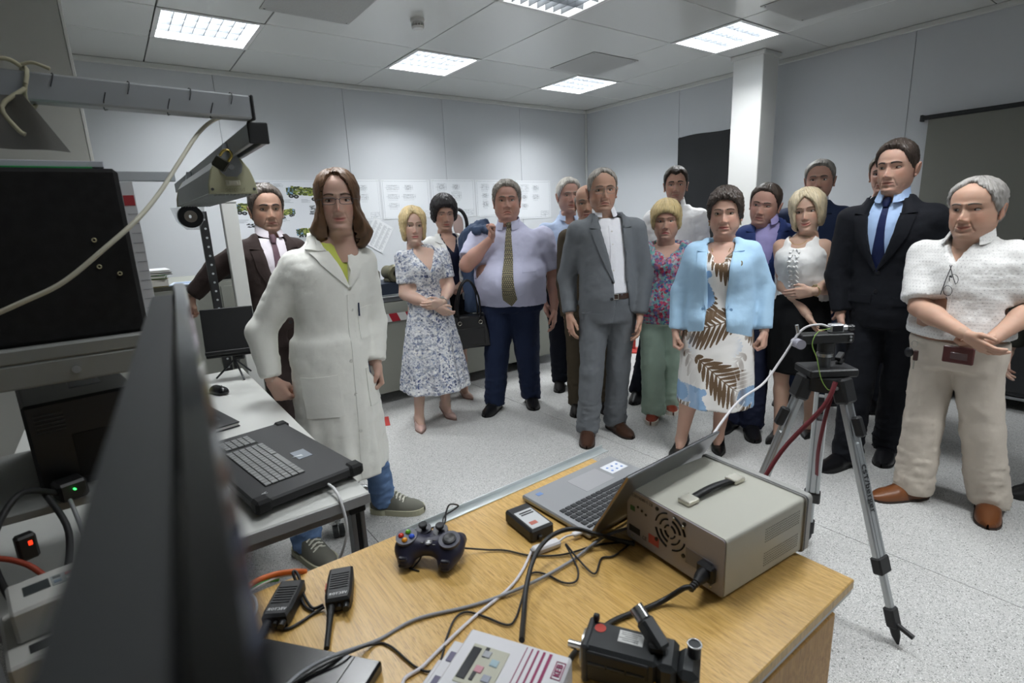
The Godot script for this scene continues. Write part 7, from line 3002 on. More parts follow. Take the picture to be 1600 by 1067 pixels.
func cables() -> void:
	var black := mat("141517", .45)
	var thin := mat("1a1b1e", .5)
	cable("power_cable", "thick black cord arching from behind the power supply to the grey drive", [dk(0.848, -0.719, 0.010), dk(0.824, -0.755, 0.014), dk(0.776, -0.773, 0.040), dk(0.730, -0.798, 0.060), dk(0.673, -0.808, 0.060), dk(0.612, -0.788, 0.050), dk(0.555, -0.746, 0.030), dk(0.502, -0.687, 0.030), dk(0.442, -0.614, 0.060)], .0052, black, "cables on the desk")
	cable("controller_cable", "thin black cable running from the game controller towards the power supply", [dk(0.529, -0.952, 0.020), dk(0.579, -0.927, 0.006), dk(0.613, -0.899, 0.004), dk(0.646, -0.846, 0.004), dk(0.704, -0.802, 0.004), dk(0.783, -0.780, 0.004), dk(0.823, -0.758, 0.004), dk(0.861, -0.733, 0.004)], .0021, thin, "cables on the desk")
	cable("network_cable", "white network cable running from the white adapter to the bottom edge", [dk(0.655, -0.855, 0.008), dk(0.595, -0.815, 0.004), dk(0.536, -0.788, 0.004), dk(0.444, -0.768, 0.004), dk(0.376, -0.748, 0.004), dk(0.312, -0.726, 0.004), dk(0.265, -0.707, 0.004), dk(.285, -.56), dk(.25, -.42), Vector3(.24, .752, -.356), Vector3(.24, .6, -.34)], .0032, mat("d6d4da", .5), "cables on the desk")
	cable("grey_cable", "grey cable running from the power supply across the desk to the black case", [dk(0.904, -0.766, 0.010), dk(0.821, -0.786, 0.008), dk(0.694, -0.771, 0.006), dk(0.571, -0.770, 0.008), dk(0.461, -0.795, 0.004), dk(0.354, -0.834, 0.004), dk(0.273, -0.832, 0.004), dk(0.189, -0.819, 0.030), dk(0.135, -0.817, 0.030), dk(0.089, -0.795, 0.030)], .0034, mat("8f9196", .5), "cables on the desk")
	cable("looped_cable", "thin black cable lying in wide loops across the desk", [dk(0.856, -0.733, 0.006), dk(0.788, -0.725, 0.004), dk(0.759, -0.737, 0.004), dk(0.708, -0.708, 0.006), dk(0.711, -0.758, 0.010), dk(0.719, -0.810, 0.020), dk(0.709, -0.781, 0.010), dk(0.690, -0.740, 0.006), dk(0.661, -0.716, 0.006), dk(0.640, -0.732, 0.004), dk(0.628, -0.779, 0.004), dk(0.602, -0.796, 0.004), dk(0.545, -0.749, 0.004), dk(0.502, -0.714, 0.004), dk(0.479, -0.711, 0.004), dk(0.460, -0.752, 0.004), dk(0.439, -0.788, 0.004), dk(0.412, -0.788, 0.004), dk(0.373, -0.754, 0.004), dk(0.336, -0.713, 0.004), dk(0.313, -0.710, 0.004), dk(0.298, -0.741, 0.004), dk(0.285, -0.805, 0.004), dk(0.264, -0.828, 0.004), dk(0.209, -0.810, 0.028), dk(0.151, -0.811, 0.028), dk(0.101, -0.806, 0.028)], .0021, thin, "cables on the desk")
	cable("mains_cable", "thick black mains cord from the plug, passing behind the servo motor", [Vector3(.791, .788, -.524), dk(0.778, -0.535, 0.040), dk(0.753, -0.560, 0.012), dk(0.711, -0.572, 0.006), dk(0.672, -0.583, 0.006), dk(0.632, -0.590, 0.006), dk(0.587, -0.587, 0.006), dk(0.544, -0.584, 0.006), dk(0.498, -0.562, 0.020)], .0052, black, "cables on the desk")
	cable("cable_loop", "thin black cable loop over the aluminium profile by the game controller", [dk(0.480, -1.067, 0.030), dk(0.529, -1.080, 0.012), dk(0.554, -1.078, 0.012), dk(0.570, -1.094, 0.030), dk(0.584, -1.097, 0.045), dk(0.610, -1.101, 0.030), dk(0.597, -1.106, 0.020), dk(0.566, -1.096, 0.020), dk(0.549, -1.073, 0.016), dk(0.538, -1.019, 0.012)], .0021, thin, "cables on the desk")
	cable("short_cable", "short thin cable end under the game controller", [dk(0.449, -0.992, 0.020), dk(0.440, -0.991, 0.008), dk(0.420, -0.984, 0.003), dk(0.413, -0.986, 0.002), dk(0.425, -0.964, 0.002)], .0018, thin, "cables on the desk")
	cable("radio_strap", "black wrist strap looped between the two hand-held radios", [dk(0.222, -0.984, 0.010), dk(0.205, -0.992, 0.006), dk(0.200, -1.014, 0.010), dk(0.201, -1.050, 0.010), dk(0.205, -1.082, 0.020), dk(0.203, -1.099, 0.030), dk(0.197, -1.099, 0.030), dk(0.198, -1.075, 0.012), dk(0.193, -1.015, 0.006), dk(0.203, -0.986, 0.004)], .003, thin, "cables on the desk")
	cable("radio_strap", "black wrist strap lying along the edge of the glossy black case", [dk(0.223, -0.979, 0.008), dk(0.202, -0.980, 0.004), dk(0.174, -0.972, 0.004), dk(0.150, -0.970, 0.004), dk(0.131, -0.987, 0.006)], .003, thin, "cables on the desk")
	cable("orange_cable", "thick orange cable at the left end of the wooden desk", [dk(0.099, -1.119, 0.020), dk(0.130, -1.137, 0.020), dk(0.169, -1.143, 0.015), dk(0.206, -1.129, 0.012), dk(0.229, -1.130, 0.000)], .006, mat("c8621f", .5), "cables on the desk")
	cable("green_cable", "green cable under the orange one at the left end of the desk", [dk(0.099, -1.125, 0.012), dk(0.128, -1.134, 0.012), dk(0.154, -1.140, 0.008), dk(0.174, -1.143, 0.000)], .005, mat("4a9a3a", .5), "cables on the desk")
	cable("white_cable", "white cable beside the orange one at the left end of the desk", [dk(0.098, -1.119, 0.010), dk(0.141, -1.134, 0.010), dk(0.181, -1.142, 0.005), dk(0.209, -1.136, 0.000)], .003, mat("d9d8d6", .5), "cables on the desk")
	cable("white_cable", "white cable curling down beside the nearer hand-held radio", [dk(0.094, -1.140, 0.010), dk(0.117, -1.114, 0.006), dk(0.118, -1.080, 0.004), dk(0.108, -1.053, 0.004), dk(0.091, -1.045, 0.004)], .0026, mat("d9d8d6", .5), "cables on the desk")
# ---------------------------------------------------------------- tripod with a small camera
const TRI := Vector3(2.01, 0, -.83)

func tripod() -> void:
	var mb: MB
	var mb2: MB
	var t := thing("tripod", "silver surveying tripod with black head, right of the wooden desk", "tripod", TRI)
	var feet := [Vector3(-.05, 0, .34), Vector3(.33, 0, -.14), Vector3(-.273, 0, -.22)]
	var black := mat("17181a", .5)
	var al := mat("b4b8ba", .3, .75)
	var hub := Vector3(0, .865, 0)
	for i in 3:
		var ft: Vector3 = feet[i]
		var out := ft.normalized()
		var hinge := hub + out * .07
		var dirn := (ft - hinge).normalized()
		var side := out.cross(Vector3.UP).normalized()
		var leg := Node3D.new()
		leg.name = "leg"
		t.add_child(leg, true)
		# two outer rails and a central inner rail
		for s in [-1.0, 1.0]:
			pbar("rail", al, leg, hinge + side * s * .018 + dirn * .03, hinge + side * s * .018 + dirn * .62, .016, .022, out, .004)
		pbar("inner_rail", al, leg, hinge + dirn * .2, ft - dirn * .075, .026, .022, out, .005)
		pbar("collar", black, leg, hinge + dirn * .6, hinge + dirn * .66, .062, .034, out, .005)
		pbar("hinge_block", black, leg, hinge - dirn * .03, hinge + dirn * .06, .066, .05, out, .008)
		pbar("clamp", black, leg, hinge + dirn * .1 + out * .025, hinge + dirn * .17 + out * .03, .03, .03, out, .006)
		pcyl("bolt", mat("b9bbbc", .3, .8), leg, hinge + side * .034, hinge + side * .039, .007, 12)
		# foot: shoe, spur and tip
		pbar("foot_shoe", black, leg, ft - dirn * .13, ft - dirn * .06, .04, .034, out, .005)
		mb2 = MB.new()
		mb2.tube([ft - dirn * .075, ft - dirn * .03, ft], [.017, .014, .004], 10)
		put(mb2, "foot_tip", black, leg)
		pcyl("foot_spur", black, leg, ft - dirn * .075 + out * .01, ft - dirn * .06 + out * .06, .009, 10)
		if i == 0:
			var l := lettering("CST/berger", .032, hinge + dirn * .36 + out * .0145, dirn, -side if false else side * -1.0, mat("1b1c1e", .5), "maker_lettering", leg, .0008, "Droid Sans", true)
			# on the outer face of this leg
			var z := dirn.cross(side).normalized()
			if z.dot(out) < 0.0:
				z = -z
			var y := z.cross(dirn).normalized()
			l.transform = Transform3D(Basis(dirn, y, z), hinge + dirn * .36 + z * .014)
	pcyl("spider", black, t, hub + Vector3(0, -.02, 0), hub + Vector3(0, .03, 0), .075, 24)
	mb = MB.new()
	mb.xf = Transform3D(Basis(Vector3.UP, deg_to_rad(-38)), hub + Vector3(.01, .045, 0))
	mb.box(Vector3.ZERO, Vector3(.17, .03, .12), .005)
	put(mb, "head_plate", black, t)
	mb = MB.new()
	mb.cyl(hub + Vector3(.065, .06, .02), hub + Vector3(.075, .078, .02), .012, 12)
	mb.bar(hub + Vector3(.05, .08, .02), hub + Vector3(.105, .09, .01), .02, .012)
	put(mb, "clamp_lever", black, t)
	pcyl("centre_tube", mat("5a5c5e", .35, .7), t, hub + Vector3(-.01, .06, 0), hub + Vector3(-.01, .15, 0), .021, 20)
	pcyl("clamp_ring", mat("b0b2b3", .25, .9), t, hub + Vector3(-.01, .1, 0), hub + Vector3(-.01, .112, 0), .027, 24)
	pcyl("rubber_collar", black, t, hub + Vector3(-.01, .118, 0), hub + Vector3(-.01, .15, 0), .026, 20)
	# top bar runs across the picture
	var bx := Vector3(.79, 0, .61).normalized()
	var bz := Vector3(-.61, 0, .79)
	var c := hub + Vector3(-.01, .168, 0)
	pbar("tilt_bar", black, t, c - bx * .1, c + bx * .085, .05, .035, Vector3.UP, .004)
	pcyl("knob", mat("a9a8b4", .35, .5), t, c - bx * .11 + Vector3(0, -.012, 0) + bz * .0, c - bx * .11 + Vector3(0, -.012, 0) + bz * .045, .017, 20)
	pcyl("lever_pin", mat("c0c1c2", .25, .9), t, c - bx * .1 + Vector3(0, .015, 0), c - bx * .108 + Vector3(0, .05, 0), .006, 10)
	for s in [-1.0, 1.0]:
		pcyl("screw", mat("b9bbbc", .3, .8), t, c + bx * .07 + bz * .026 + Vector3(0, s * .006, 0), c + bx * .07 + bz * .03 + Vector3(0, s * .006, 0), .004, 10)
	mb = MB.new()
	mb.tube(smooth_path([hub + Vector3(-.1, .04, .08), hub + Vector3(-.13, -.05, .06), hub + Vector3(-.15, -.25, -.06), hub + Vector3(-.2, -.5, -.15)], 6), .008, 8, true, .3)
	put(mb, "shoulder_strap", mat("6a1f28", .7), t)
	mb = MB.new()
	mb.tube(smooth_path([hub + Vector3(.02, -.03, .03), hub + Vector3(.0, -.12, .02), hub + Vector3(.06, -.3, -.02), hub + Vector3(.2, -.47, -.075)], 6), .007, 8, true, .3)
	put(mb, "shoulder_strap", mat("6a1f28", .7), t)
	# industrial camera on the bar
	var cam := thing("machine_camera", "small silver machine camera on top of the tripod", "camera", TRI + c + Vector3(0, .0175, 0) + bx * .03)
	cam.basis = Basis(bx, Vector3.UP, bx.cross(Vector3.UP))
	pbox("housing", mat("c2c3c6", .3, .6), cam, Vector3(0, .016, 0), Vector3(.045, .03, .03), .003)
	pbox("label", mat("101114", .3), cam, Vector3(-.001, .016, .0153 * (1.0 if cam.basis.z.dot(bz) > 0.0 else -1.0)), Vector3(.036, .021, .001), .0003)
	pcyl("mount_ring", mat("c9c9cb", .25, .8), cam, Vector3(.022, .016, 0), Vector3(.036, .016, 0), .0125, 20)
	pcyl("lens", mat("17181b", .3), cam, Vector3(.036, .016, 0), Vector3(.062, .016, 0), .0105, 20)
	pcyl("focus_ring", mat("3a3b3e", .4), cam, Vector3(.052, .016, 0), Vector3(.056, .016, 0), .0118, 20)
	var o := TRI
	cable("camera_cable", "white cable hanging in an arc from the machine camera behind the power supply", [o + c + bx * .008 + Vector3(0, .036, 0), o + c - bx * .03 + Vector3(0, .048, 0), o + c - bx * .09 + Vector3(0, .03, 0), o + c - bx * .16 + Vector3(-.02, -.06, .02), o + c - bx * .22 + Vector3(-.06, -.14, .04), Vector3(1.62, .86, -.93), Vector3(1.4, .82, -.88), Vector3(1.24, .8, -.82), Vector3(1.13, .79, -.78)], .0042, mat("cfcdd0", .5), "camera leads")
	cable("earth_lead", "thin green and yellow lead hanging from the machine camera", [o + c + bx * .008 + Vector3(0, .034, 0) + bz * .01, o + c - bx * .05 + Vector3(0, .03, 0) + bz * .035, o + c - bx * .075 + Vector3(0, -.01, 0) + bz * .05, o + c - bx * .06 + Vector3(0, -.06, 0) + bz * .06, o + c - bx * .045 + Vector3(0, -.13, 0) + bz * .07, o + c - bx * .02 + Vector3(0, -.17, 0) + bz * .07, o + c + Vector3(.0, -.175, 0) + bz * .06], .0016, mat("7fa04a", .5), "camera leads")
# ---------------------------------------------------------------- white bench with overhead frame, and the crowded left side
func white_table() -> void:
	var key: MB
	var mb: MB
	var t := thing("white_bench", "white bench top on aluminium legs in front of the lab coat", "bench", Vector3(0, 0, 0))
	pbox("bench_top", mat("c4c5c1", .45), t, Vector3(.04, .725, -2.32), Vector3(.89, .03, 1.84), .003)
	pbox("edge_band", mat("a4a5a6", .5), t, Vector3(.04, .722, -1.398), Vector3(.892, .03, .004), .001)
	for x in [-.36, .452]:
		for z in [-1.44, -3.2]:
			mb = MB.new()
			for s in [-1.0, 1.0]:
				mb.box(Vector3(x + s * .014, .34, z), Vector3(.014, .68, .04), .002)
			var l := put(mb, "leg", mat("9ea1a4", .35, .8), t)
			pbox("slot_liner", mat("17181a", .6), l, Vector3(x, .34, z), Vector3(.016, .68, .03), .001)
			pbox("corner_bracket", mat("141517", .5), l, Vector3(x, .694, z), Vector3(.048, .034, .05), .003)
	for z in [-1.44, -3.2]:
		pbox("apron", mat("9ea1a4", .35, .8), t, Vector3(.045, .69, z), Vector3(.77, .035, .03), .002)

	# rugged portable computer lying open on the bench; its front faces the man
	var lc := thing("rugged_computer", "large matt black portable computer with keyboard on the white bench", "computer", Vector3(.31, .74, -1.75), 9.0)
	var bk := mat("232426", .6)
	pbox("base", bk, lc, Vector3(-.005, .033, 0), Vector3(.31, .03, .56), .006)
	for x in [-.14, .135]:
		for z in [-.265, .265]:
			pbox("corner_bumper", mat("141516", .8), lc, Vector3(x, .034, z), Vector3(.045, .038, .045), .008)
			pcyl("rubber_foot", mat("141516", .8), lc, Vector3(x, .018, z * .9), Vector3(x, 0, z * .9), .012, 12)
	var kb := pbox("keyboard_well", mat("0e0f10", .7), lc, Vector3(-.045, .0485, .035), Vector3(.118, .0015, .325), .0005)
	key = MB.new()
	key.box(Vector3.ZERO, Vector3(.0172, .004, .0182), .001)
	var km := key.mesh()
	km.surface_set_material(0, mat("7b7d7c", .5))
	for r in 6:
		for c in 16:
			if r == 5 and c > 4 and c < 10:
				continue
			var o := MeshInstance3D.new()
			o.mesh = km
			o.name = "key"
			kb.add_child(o, true)
			o.position = Vector3(-.094 + r * .0195, .051, .19 - c * .0202)
	pbox("key", mat("7b7d7c", .5), kb, Vector3(.0035, .051, .055), Vector3(.0172, .004, .1), .001)
	var kb2 := pbox("number_pad_well", mat("0e0f10", .7), lc, Vector3(-.045, .0485, -.19), Vector3(.105, .0015, .09), .0005)
	for r in 5:
		for c in 4:
			var o := MeshInstance3D.new()
			o.mesh = km
			o.name = "key"
			kb2.add_child(o, true)
			o.position = Vector3(-.084 + r * .0195, .051, -.16 - c * .0205)
	pbox("touchpad", mat("7d858e", .3), lc, Vector3(.062, .0487, .065), Vector3(.045, .0015, .07), .0005)
	mb = MB.new()
	mb.prism(PackedVector2Array([Vector2(0, 0), Vector2(.03, 0), Vector2(0, .016)]), 0.0, .0006)
	lay(mb)
	var pf := put(mb, "peeled_film", mat("c9ced2", .3), lc)
	pf.position = Vector3(.06, .0497, .07)
	lettering("A", .02, Vector3(-.12, .0485, .235), Vector3(0, 0, -1), Vector3(-1, 0, 0), mat("b9bbbc", .4), "maker_mark", lc, .0005)
	cable("white_lead", "white braided lead hanging from the black portable computer off the bench edge", [Vector3(.395, .765, -1.478), Vector3(.4, .762, -1.44), Vector3(.4, .74, -1.39), Vector3(.395, .66, -1.36), Vector3(.35, .56, -1.38), Vector3(.25, .5, -1.42), Vector3(.12, .44, -1.45), Vector3(-.05, .34, -1.45), Vector3(-.2, .15, -1.42), Vector3(-.26, .02, -1.38), Vector3(-.4, .006, -1.3)], .0042, mat("cfcfd0", .7))
	# mouse, notebook
	var ms := thing("computer_mouse", "black computer mouse on the white bench", "mouse", Vector3(.305, .74, -2.8), 20.0)
	var f := Field.new(Vector3(-.05, 0, -.075), Vector3(.05, .05, .075), .005)
	f.cone(Vector3(0, .008, -.03), Vector3(0, .01, .03), .03, .028, .02, Vector3(1, 1, 1))
	f.keep_above(.004)
	mb = MB.new()
	f.nets(mb)
	put(mb, "shell", mat("101114", .25), ms)
	pcyl("wheel", mat("3a3b3d", .4), ms, Vector3(-.003, .037, .025), Vector3(.003, .037, .025), .007, 12)
	pball("indicator", mat("d5d7d9", .3), ms, Vector3(.012, .034, .0), Vector3(.003, .002, .003), 8, 6)
	var nb := thing("black_folder", "thin black folder with white pages on the white bench", "folder", Vector3(.17, .74, -2.38), 12.0)
	pbox("pages", mat("d8d8d5", .8), nb, Vector3(0, .01, 0), Vector3(.19, .01, .29), .001)
	pbox("front_cover", mat("141418", .45), nb, Vector3(-.002, .018, 0), Vector3(.2, .006, .3), .002)
	pbox("back_cover", mat("141418", .45), nb, Vector3(-.002, .0025, 0), Vector3(.2, .005, .3), .002)
	pbox("label", mat("2a2c34", .3), nb, Vector3(.03, .0213, .04), Vector3(.06, .0006, .06), .0002)

	# work stool behind the lab coat: chrome five-star base on castors
	var st := thing("work_stool", "work stool with a chrome star base behind the man in the lab coat", "stool", Vector3(.72, 0, -2.72))
	var chrome := mat("b9bbbd", .2, .9)
	for k in 5:
		var a := TAU * k / 5 + 1.088
		var d := Vector3(sin(a), 0, cos(a))
		mb = MB.new()
		mb.tube([Vector3(0, .13, 0), d * .15 + Vector3(0, .115, 0), d * .29 + Vector3(0, .085, 0)], [.026, .022, .015], 10, true, .7)
		var arm := put(mb, "base_arm", chrome, st)
		mb = MB.new()
		var sd := Vector3(d.z, 0, -d.x)
		mb.cyl(d * .29 + Vector3(0, .032, 0) - sd * .026, d * .29 + Vector3(0, .032, 0) - sd * .004, .031, 18)
		mb.cyl(d * .29 + Vector3(0, .032, 0) + sd * .004, d * .29 + Vector3(0, .032, 0) + sd * .026, .031, 18)
		put(mb, "castor", mat("17181a", .5), arm)
		pcyl("castor_stem", chrome, arm, d * .29 + Vector3(0, .06, 0), d * .29 + Vector3(0, .09, 0), .008, 8)
	pcyl("gas_column", chrome, st, Vector3(0, .1, 0), Vector3(0, .42, 0), .025, 16)
	mb = MB.new()
	mb.xf = Transform3D(Basis.IDENTITY, Vector3(0, 0, -.05))
	mb.lathe([Vector2(0, .42), Vector2(.11, .42), Vector2(.14, .44), Vector2(.14, .47), Vector2(.12, .485), Vector2(0, .49)], 28)
	put(mb, "seat", mat("1b1c20", .6), st)

	# overhead aluminium frame of the bench
	var fr := thing("overhead_frame", "grey aluminium frame of square beams hung above the white bench", "frame")
	var al := mat("9fa3a6", .38, .6)
	pbar("cross_beam", al, fr, Vector3(-.42, 1.8, -1.495), Vector3(.348, 1.8, -1.577), .045, .056, Vector3.UP, .004)
	pbar("beam_cap", mat("17181a", .5), fr, Vector3(.347, 1.8, -1.577), Vector3(.354, 1.8, -1.578), .048, .06, Vector3.UP, .003)
	for s in [-1.0, 1.0]:
		pbar("rail_side", al, fr, Vector3(.367 + s * .016, 1.745, -1.6), Vector3(.385 + s * .016, 1.745, -3.72), .014, .05, Vector3.UP, .002)
	pbar("rail_core", mat("3a3c3e", .5, .5), fr, Vector3(.367, 1.755, -1.6), Vector3(.385, 1.755, -3.72), .02, .03, Vector3.UP, .001)
	pbar("rail_cap", mat("17181a", .5), fr, Vector3(.3665, 1.745, -1.592), Vector3(.367, 1.745, -1.6), .05, .054, Vector3.UP, .003)
	pbar("cross_beam", al, fr, Vector3(-.42, 1.8, -3.6), Vector3(.36, 1.8, -3.62), .045, .05, Vector3.UP, .003)
	for z in [-1.495, -3.6]:
		pbox("upright", al, fr, Vector3(-.43, .91, z), Vector3(.045, 1.82, .045), .003)
	# dark wire wound round the near beam
	for k in 4:
		mb = MB.new()
		var x: float = [-.06, .07, .19, .28][k]
		var z := -1.535 - (x + .0) * .1
		var ring := []
		for i in 13:
			var a := TAU * i / 12
			ring.append(Vector3(x + .02 * cos(a * .5) + .012 * sin(a), 1.8 + .032 * sin(a), z + .027 * cos(a)))
		mb.tube(ring, .0012, 5)
		put(mb, "binding_wire", mat("2b2f31", .5, .5), fr)

	# white post and black slotted upright at the far end
	var wp := thing("white_post", "white square post in front of the man in the brown suit", "post", Vector3(.553, 0, -3.3))
	pbox("shaft", mat("d6d7d3", .5), wp, Vector3(0, .82, 0), Vector3(.076, 1.64, .05), .004)
	pbox("foot_plate", mat("b9bab8", .5), wp, Vector3(0, .006, 0), Vector3(.16, .012, .16), .003)
	pbox("cap", mat("c2c3c0", .5), wp, Vector3(0, 1.645, 0), Vector3(.08, .012, .054), .003)
	var su := thing("slotted_upright", "black slotted angle upright beside the white post", "upright", Vector3(.428, 0, -3.32))
	pbox("front_flange", mat("17181a", .5), su, Vector3(0, .8, 0), Vector3(.04, 1.6, .003), .0008)
	pbox("side_flange", mat("17181a", .5), su, Vector3(-.0185, .8, -.02), Vector3(.003, 1.6, .04), .0008)
	for k in 22:
		pcyl("slot_hole", mat("a9adb0", .6), su, Vector3(.002, .55 + k * .048, .0014), Vector3(.002, .55 + k * .048, .0022), .006, 10)

	# lamp hung under the rail: near end cap faces the camera
	var lp := thing("bench_lamp", "beige fluorescent bench lamp hung under the overhead rail", "lamp", Vector3(.347, 1.61, -1.95))
	var beige := mat("a9a88c", .5)
	var cap := PackedVector2Array([Vector2(-.07, 0), Vector2(.07, 0), Vector2(.068, .03), Vector2(.055, .075), Vector2(.035, .105), Vector2(.012, .118), Vector2(-.012, .118), Vector2(-.035, .105), Vector2(-.055, .075), Vector2(-.068, .03)])
	mb = MB.new()
	mb.prism(cap, 0.0, .022, .003)
	put(mb, "end_cap", beige, lp)
	mb = MB.new()
	mb.prism(cap, -.95, -.93, .003)
	put(mb, "end_cap", beige, lp)
	mb = MB.new()
	mb.prism(PackedVector2Array([Vector2(-.067, .004), Vector2(-.06, .004), Vector2(-.05, .07), Vector2(-.03, .1), Vector2(0, .11), Vector2(.03, .1), Vector2(.05, .07), Vector2(.06, .004), Vector2(.067, .004), Vector2(.056, .073), Vector2(.033, .106), Vector2(0, .116), Vector2(-.033, .106), Vector2(-.056, .073)]), -.93, 0.0)
	put(mb, "reflector", mat("b4b8b9", .4, .3), lp)
	for k in 11:
		pbox("louvre_strip", mat("b9bcbc", .35, .4), lp, Vector3(-.055 + k * .011, .003, -.465), Vector3(.002, .014, .925), .0005)
	for z in [.011, -.94]:
		mb = MB.new()
		mb.prism(PackedVector2Array([Vector2(-.034, .085), Vector2(-.03, .066), Vector2(-.015, .052), Vector2(.015, .052), Vector2(.03, .066), Vector2(.034, .085), Vector2(.02, .12), Vector2(.013, .15), Vector2(-.013, .15), Vector2(-.02, .12)]), z + .011, z + .017, .002)
		put(mb, "hanger", mat("8f9497", .4, .5), lp)
		pcyl("hanger_bolt", mat("b9bbbc", .25, .9), lp, Vector3(0, .08, z + .016), Vector3(0, .08, z + .023), .009, 14)
	var sw := pbox("switch_frame", mat("c9c8b6", .4), lp, Vector3(0, .033, .0235), Vector3(.042, .017, .004), .0015)
	pbox("rocker", mat("d6d5c6", .35), sw, Vector3(0, .033, .0265), Vector3(.026, .009, .004), .0015)
	lettering("oercosd", .0165, Vector3(.004, .0125, .0224), Vector3.RIGHT, Vector3.UP, mat("8e8d74", .5), "embossed_lettering", lp, .001)
	for s in [-1.0, 1.0]:
		pcyl("screw", mat("5a5b5c", .4, .6), lp, Vector3(s * .06, .014, .021), Vector3(s * .06, .014, .0245), .0045, 10)
	# padlock on the rail
	var pk := thing("padlock", "black padlock with a brass shackle on the overhead rail", "padlock", Vector3(.305, 1.69, -1.83))
	pk.rotation = Vector3(0, -.2, -.65)
	pbox("lock_body", mat("161709", .4), pk, Vector3(0, 0, 0), Vector3(.04, .034, .02), .004)
	mb = MB.new()
	var sh := []
	for k in 9:
		var a := PI * k / 8
		sh.append(Vector3(cos(a) * .013, .032 + sin(a) * .013, 0))
	sh.push_front(Vector3(.013, .014, 0))
	sh.push_back(Vector3(-.013, .014, 0))
	mb.tube(sh, .004, 8)
	put(mb, "shackle", mat("b9a45a", .25, .9), pk)
	cable("white_flex", "thick white flex sagging from the overhead beam across the black box", WHITE_FLEX, .0045, mat("b9b7a6", .5))
	# roll of tape in a plastic bag under the lamp
	var tr := thing("tape_roll", "black tape roll in a clear bag below the bench lamp", "tape", Vector3(.318, 1.565, -2.86))
	mb = MB.new()
	mb.xf = Transform3D(Basis(Vector3.RIGHT, PI / 2) * Basis(Vector3.BACK, .0), Vector3.ZERO)
	mb.lathe([Vector2(.026, -.02), Vector2(.05, -.02), Vector2(.05, .02), Vector2(.026, .02), Vector2(.026, -.02)], 28)
	put(mb, "roll", mat("15161a", .4), tr)
	mb = MB.new()
	mb.xf = Transform3D(Basis(Vector3.RIGHT, PI / 2), Vector3.ZERO)
	mb.lathe([Vector2(.008, .018), Vector2(.026, .021), Vector2(.026, -.018), Vector2(.008, -.018)], 24)
	put(mb, "core", mat("8f8780", .5), tr)
	mb = MB.new()
	mb.prism(PackedVector2Array([Vector2(-.07, .04), Vector2(.065, .045), Vector2(.06, -.01), Vector2(.03, -.06), Vector2(-.02, -.058), Vector2(-.055, -.02)]), -.025, -.0235)
	var clear := StandardMaterial3D.new()
	clear.albedo_color = Color(.9, .93, .95, .2)
	clear.transparency = BaseMaterial3D.TRANSPARENCY_ALPHA
	clear.roughness = .15
	put(mb, "clear_bag", clear, tr)

	# black panel on a folding stand behind the bench
	var ms2 := thing("music_stand", "black folding stand with a solid plate behind the white bench", "stand", Vector3(.42, .74, -3.02), -14.0)
	mb = MB.new()
	mb.xf = Transform3D(Basis(Vector3.RIGHT, -.18), Vector3(0, .25, 0))
	mb.box(Vector3.ZERO, Vector3(.24, .25, .012), .004)
	mb.box(Vector3(0, -.1, .012), Vector3(.24, .02, .02), .003)
	put(mb, "plate", mat("121315", .5), ms2)
	pcyl("tube", mat("1a1b1d", .5), ms2, Vector3(0, .3, -.03), Vector3(0, .05, -.03), .009, 10)
	for k in 3:
		mb = MB.new()
		var a := TAU * k / 3 + .4
		mb.cyl(Vector3(0, .1, -.03), Vector3(sin(a) * .1, .006, -.03 + cos(a) * .1), .005, 8)
		put(mb, "leg", mat("3a3c3f", .4, .5), ms2)
	pcyl("clamp_knob", mat("141516", .5), ms2, Vector3(.01, .11, -.03), Vector3(.045, .11, -.02), .013, 12)

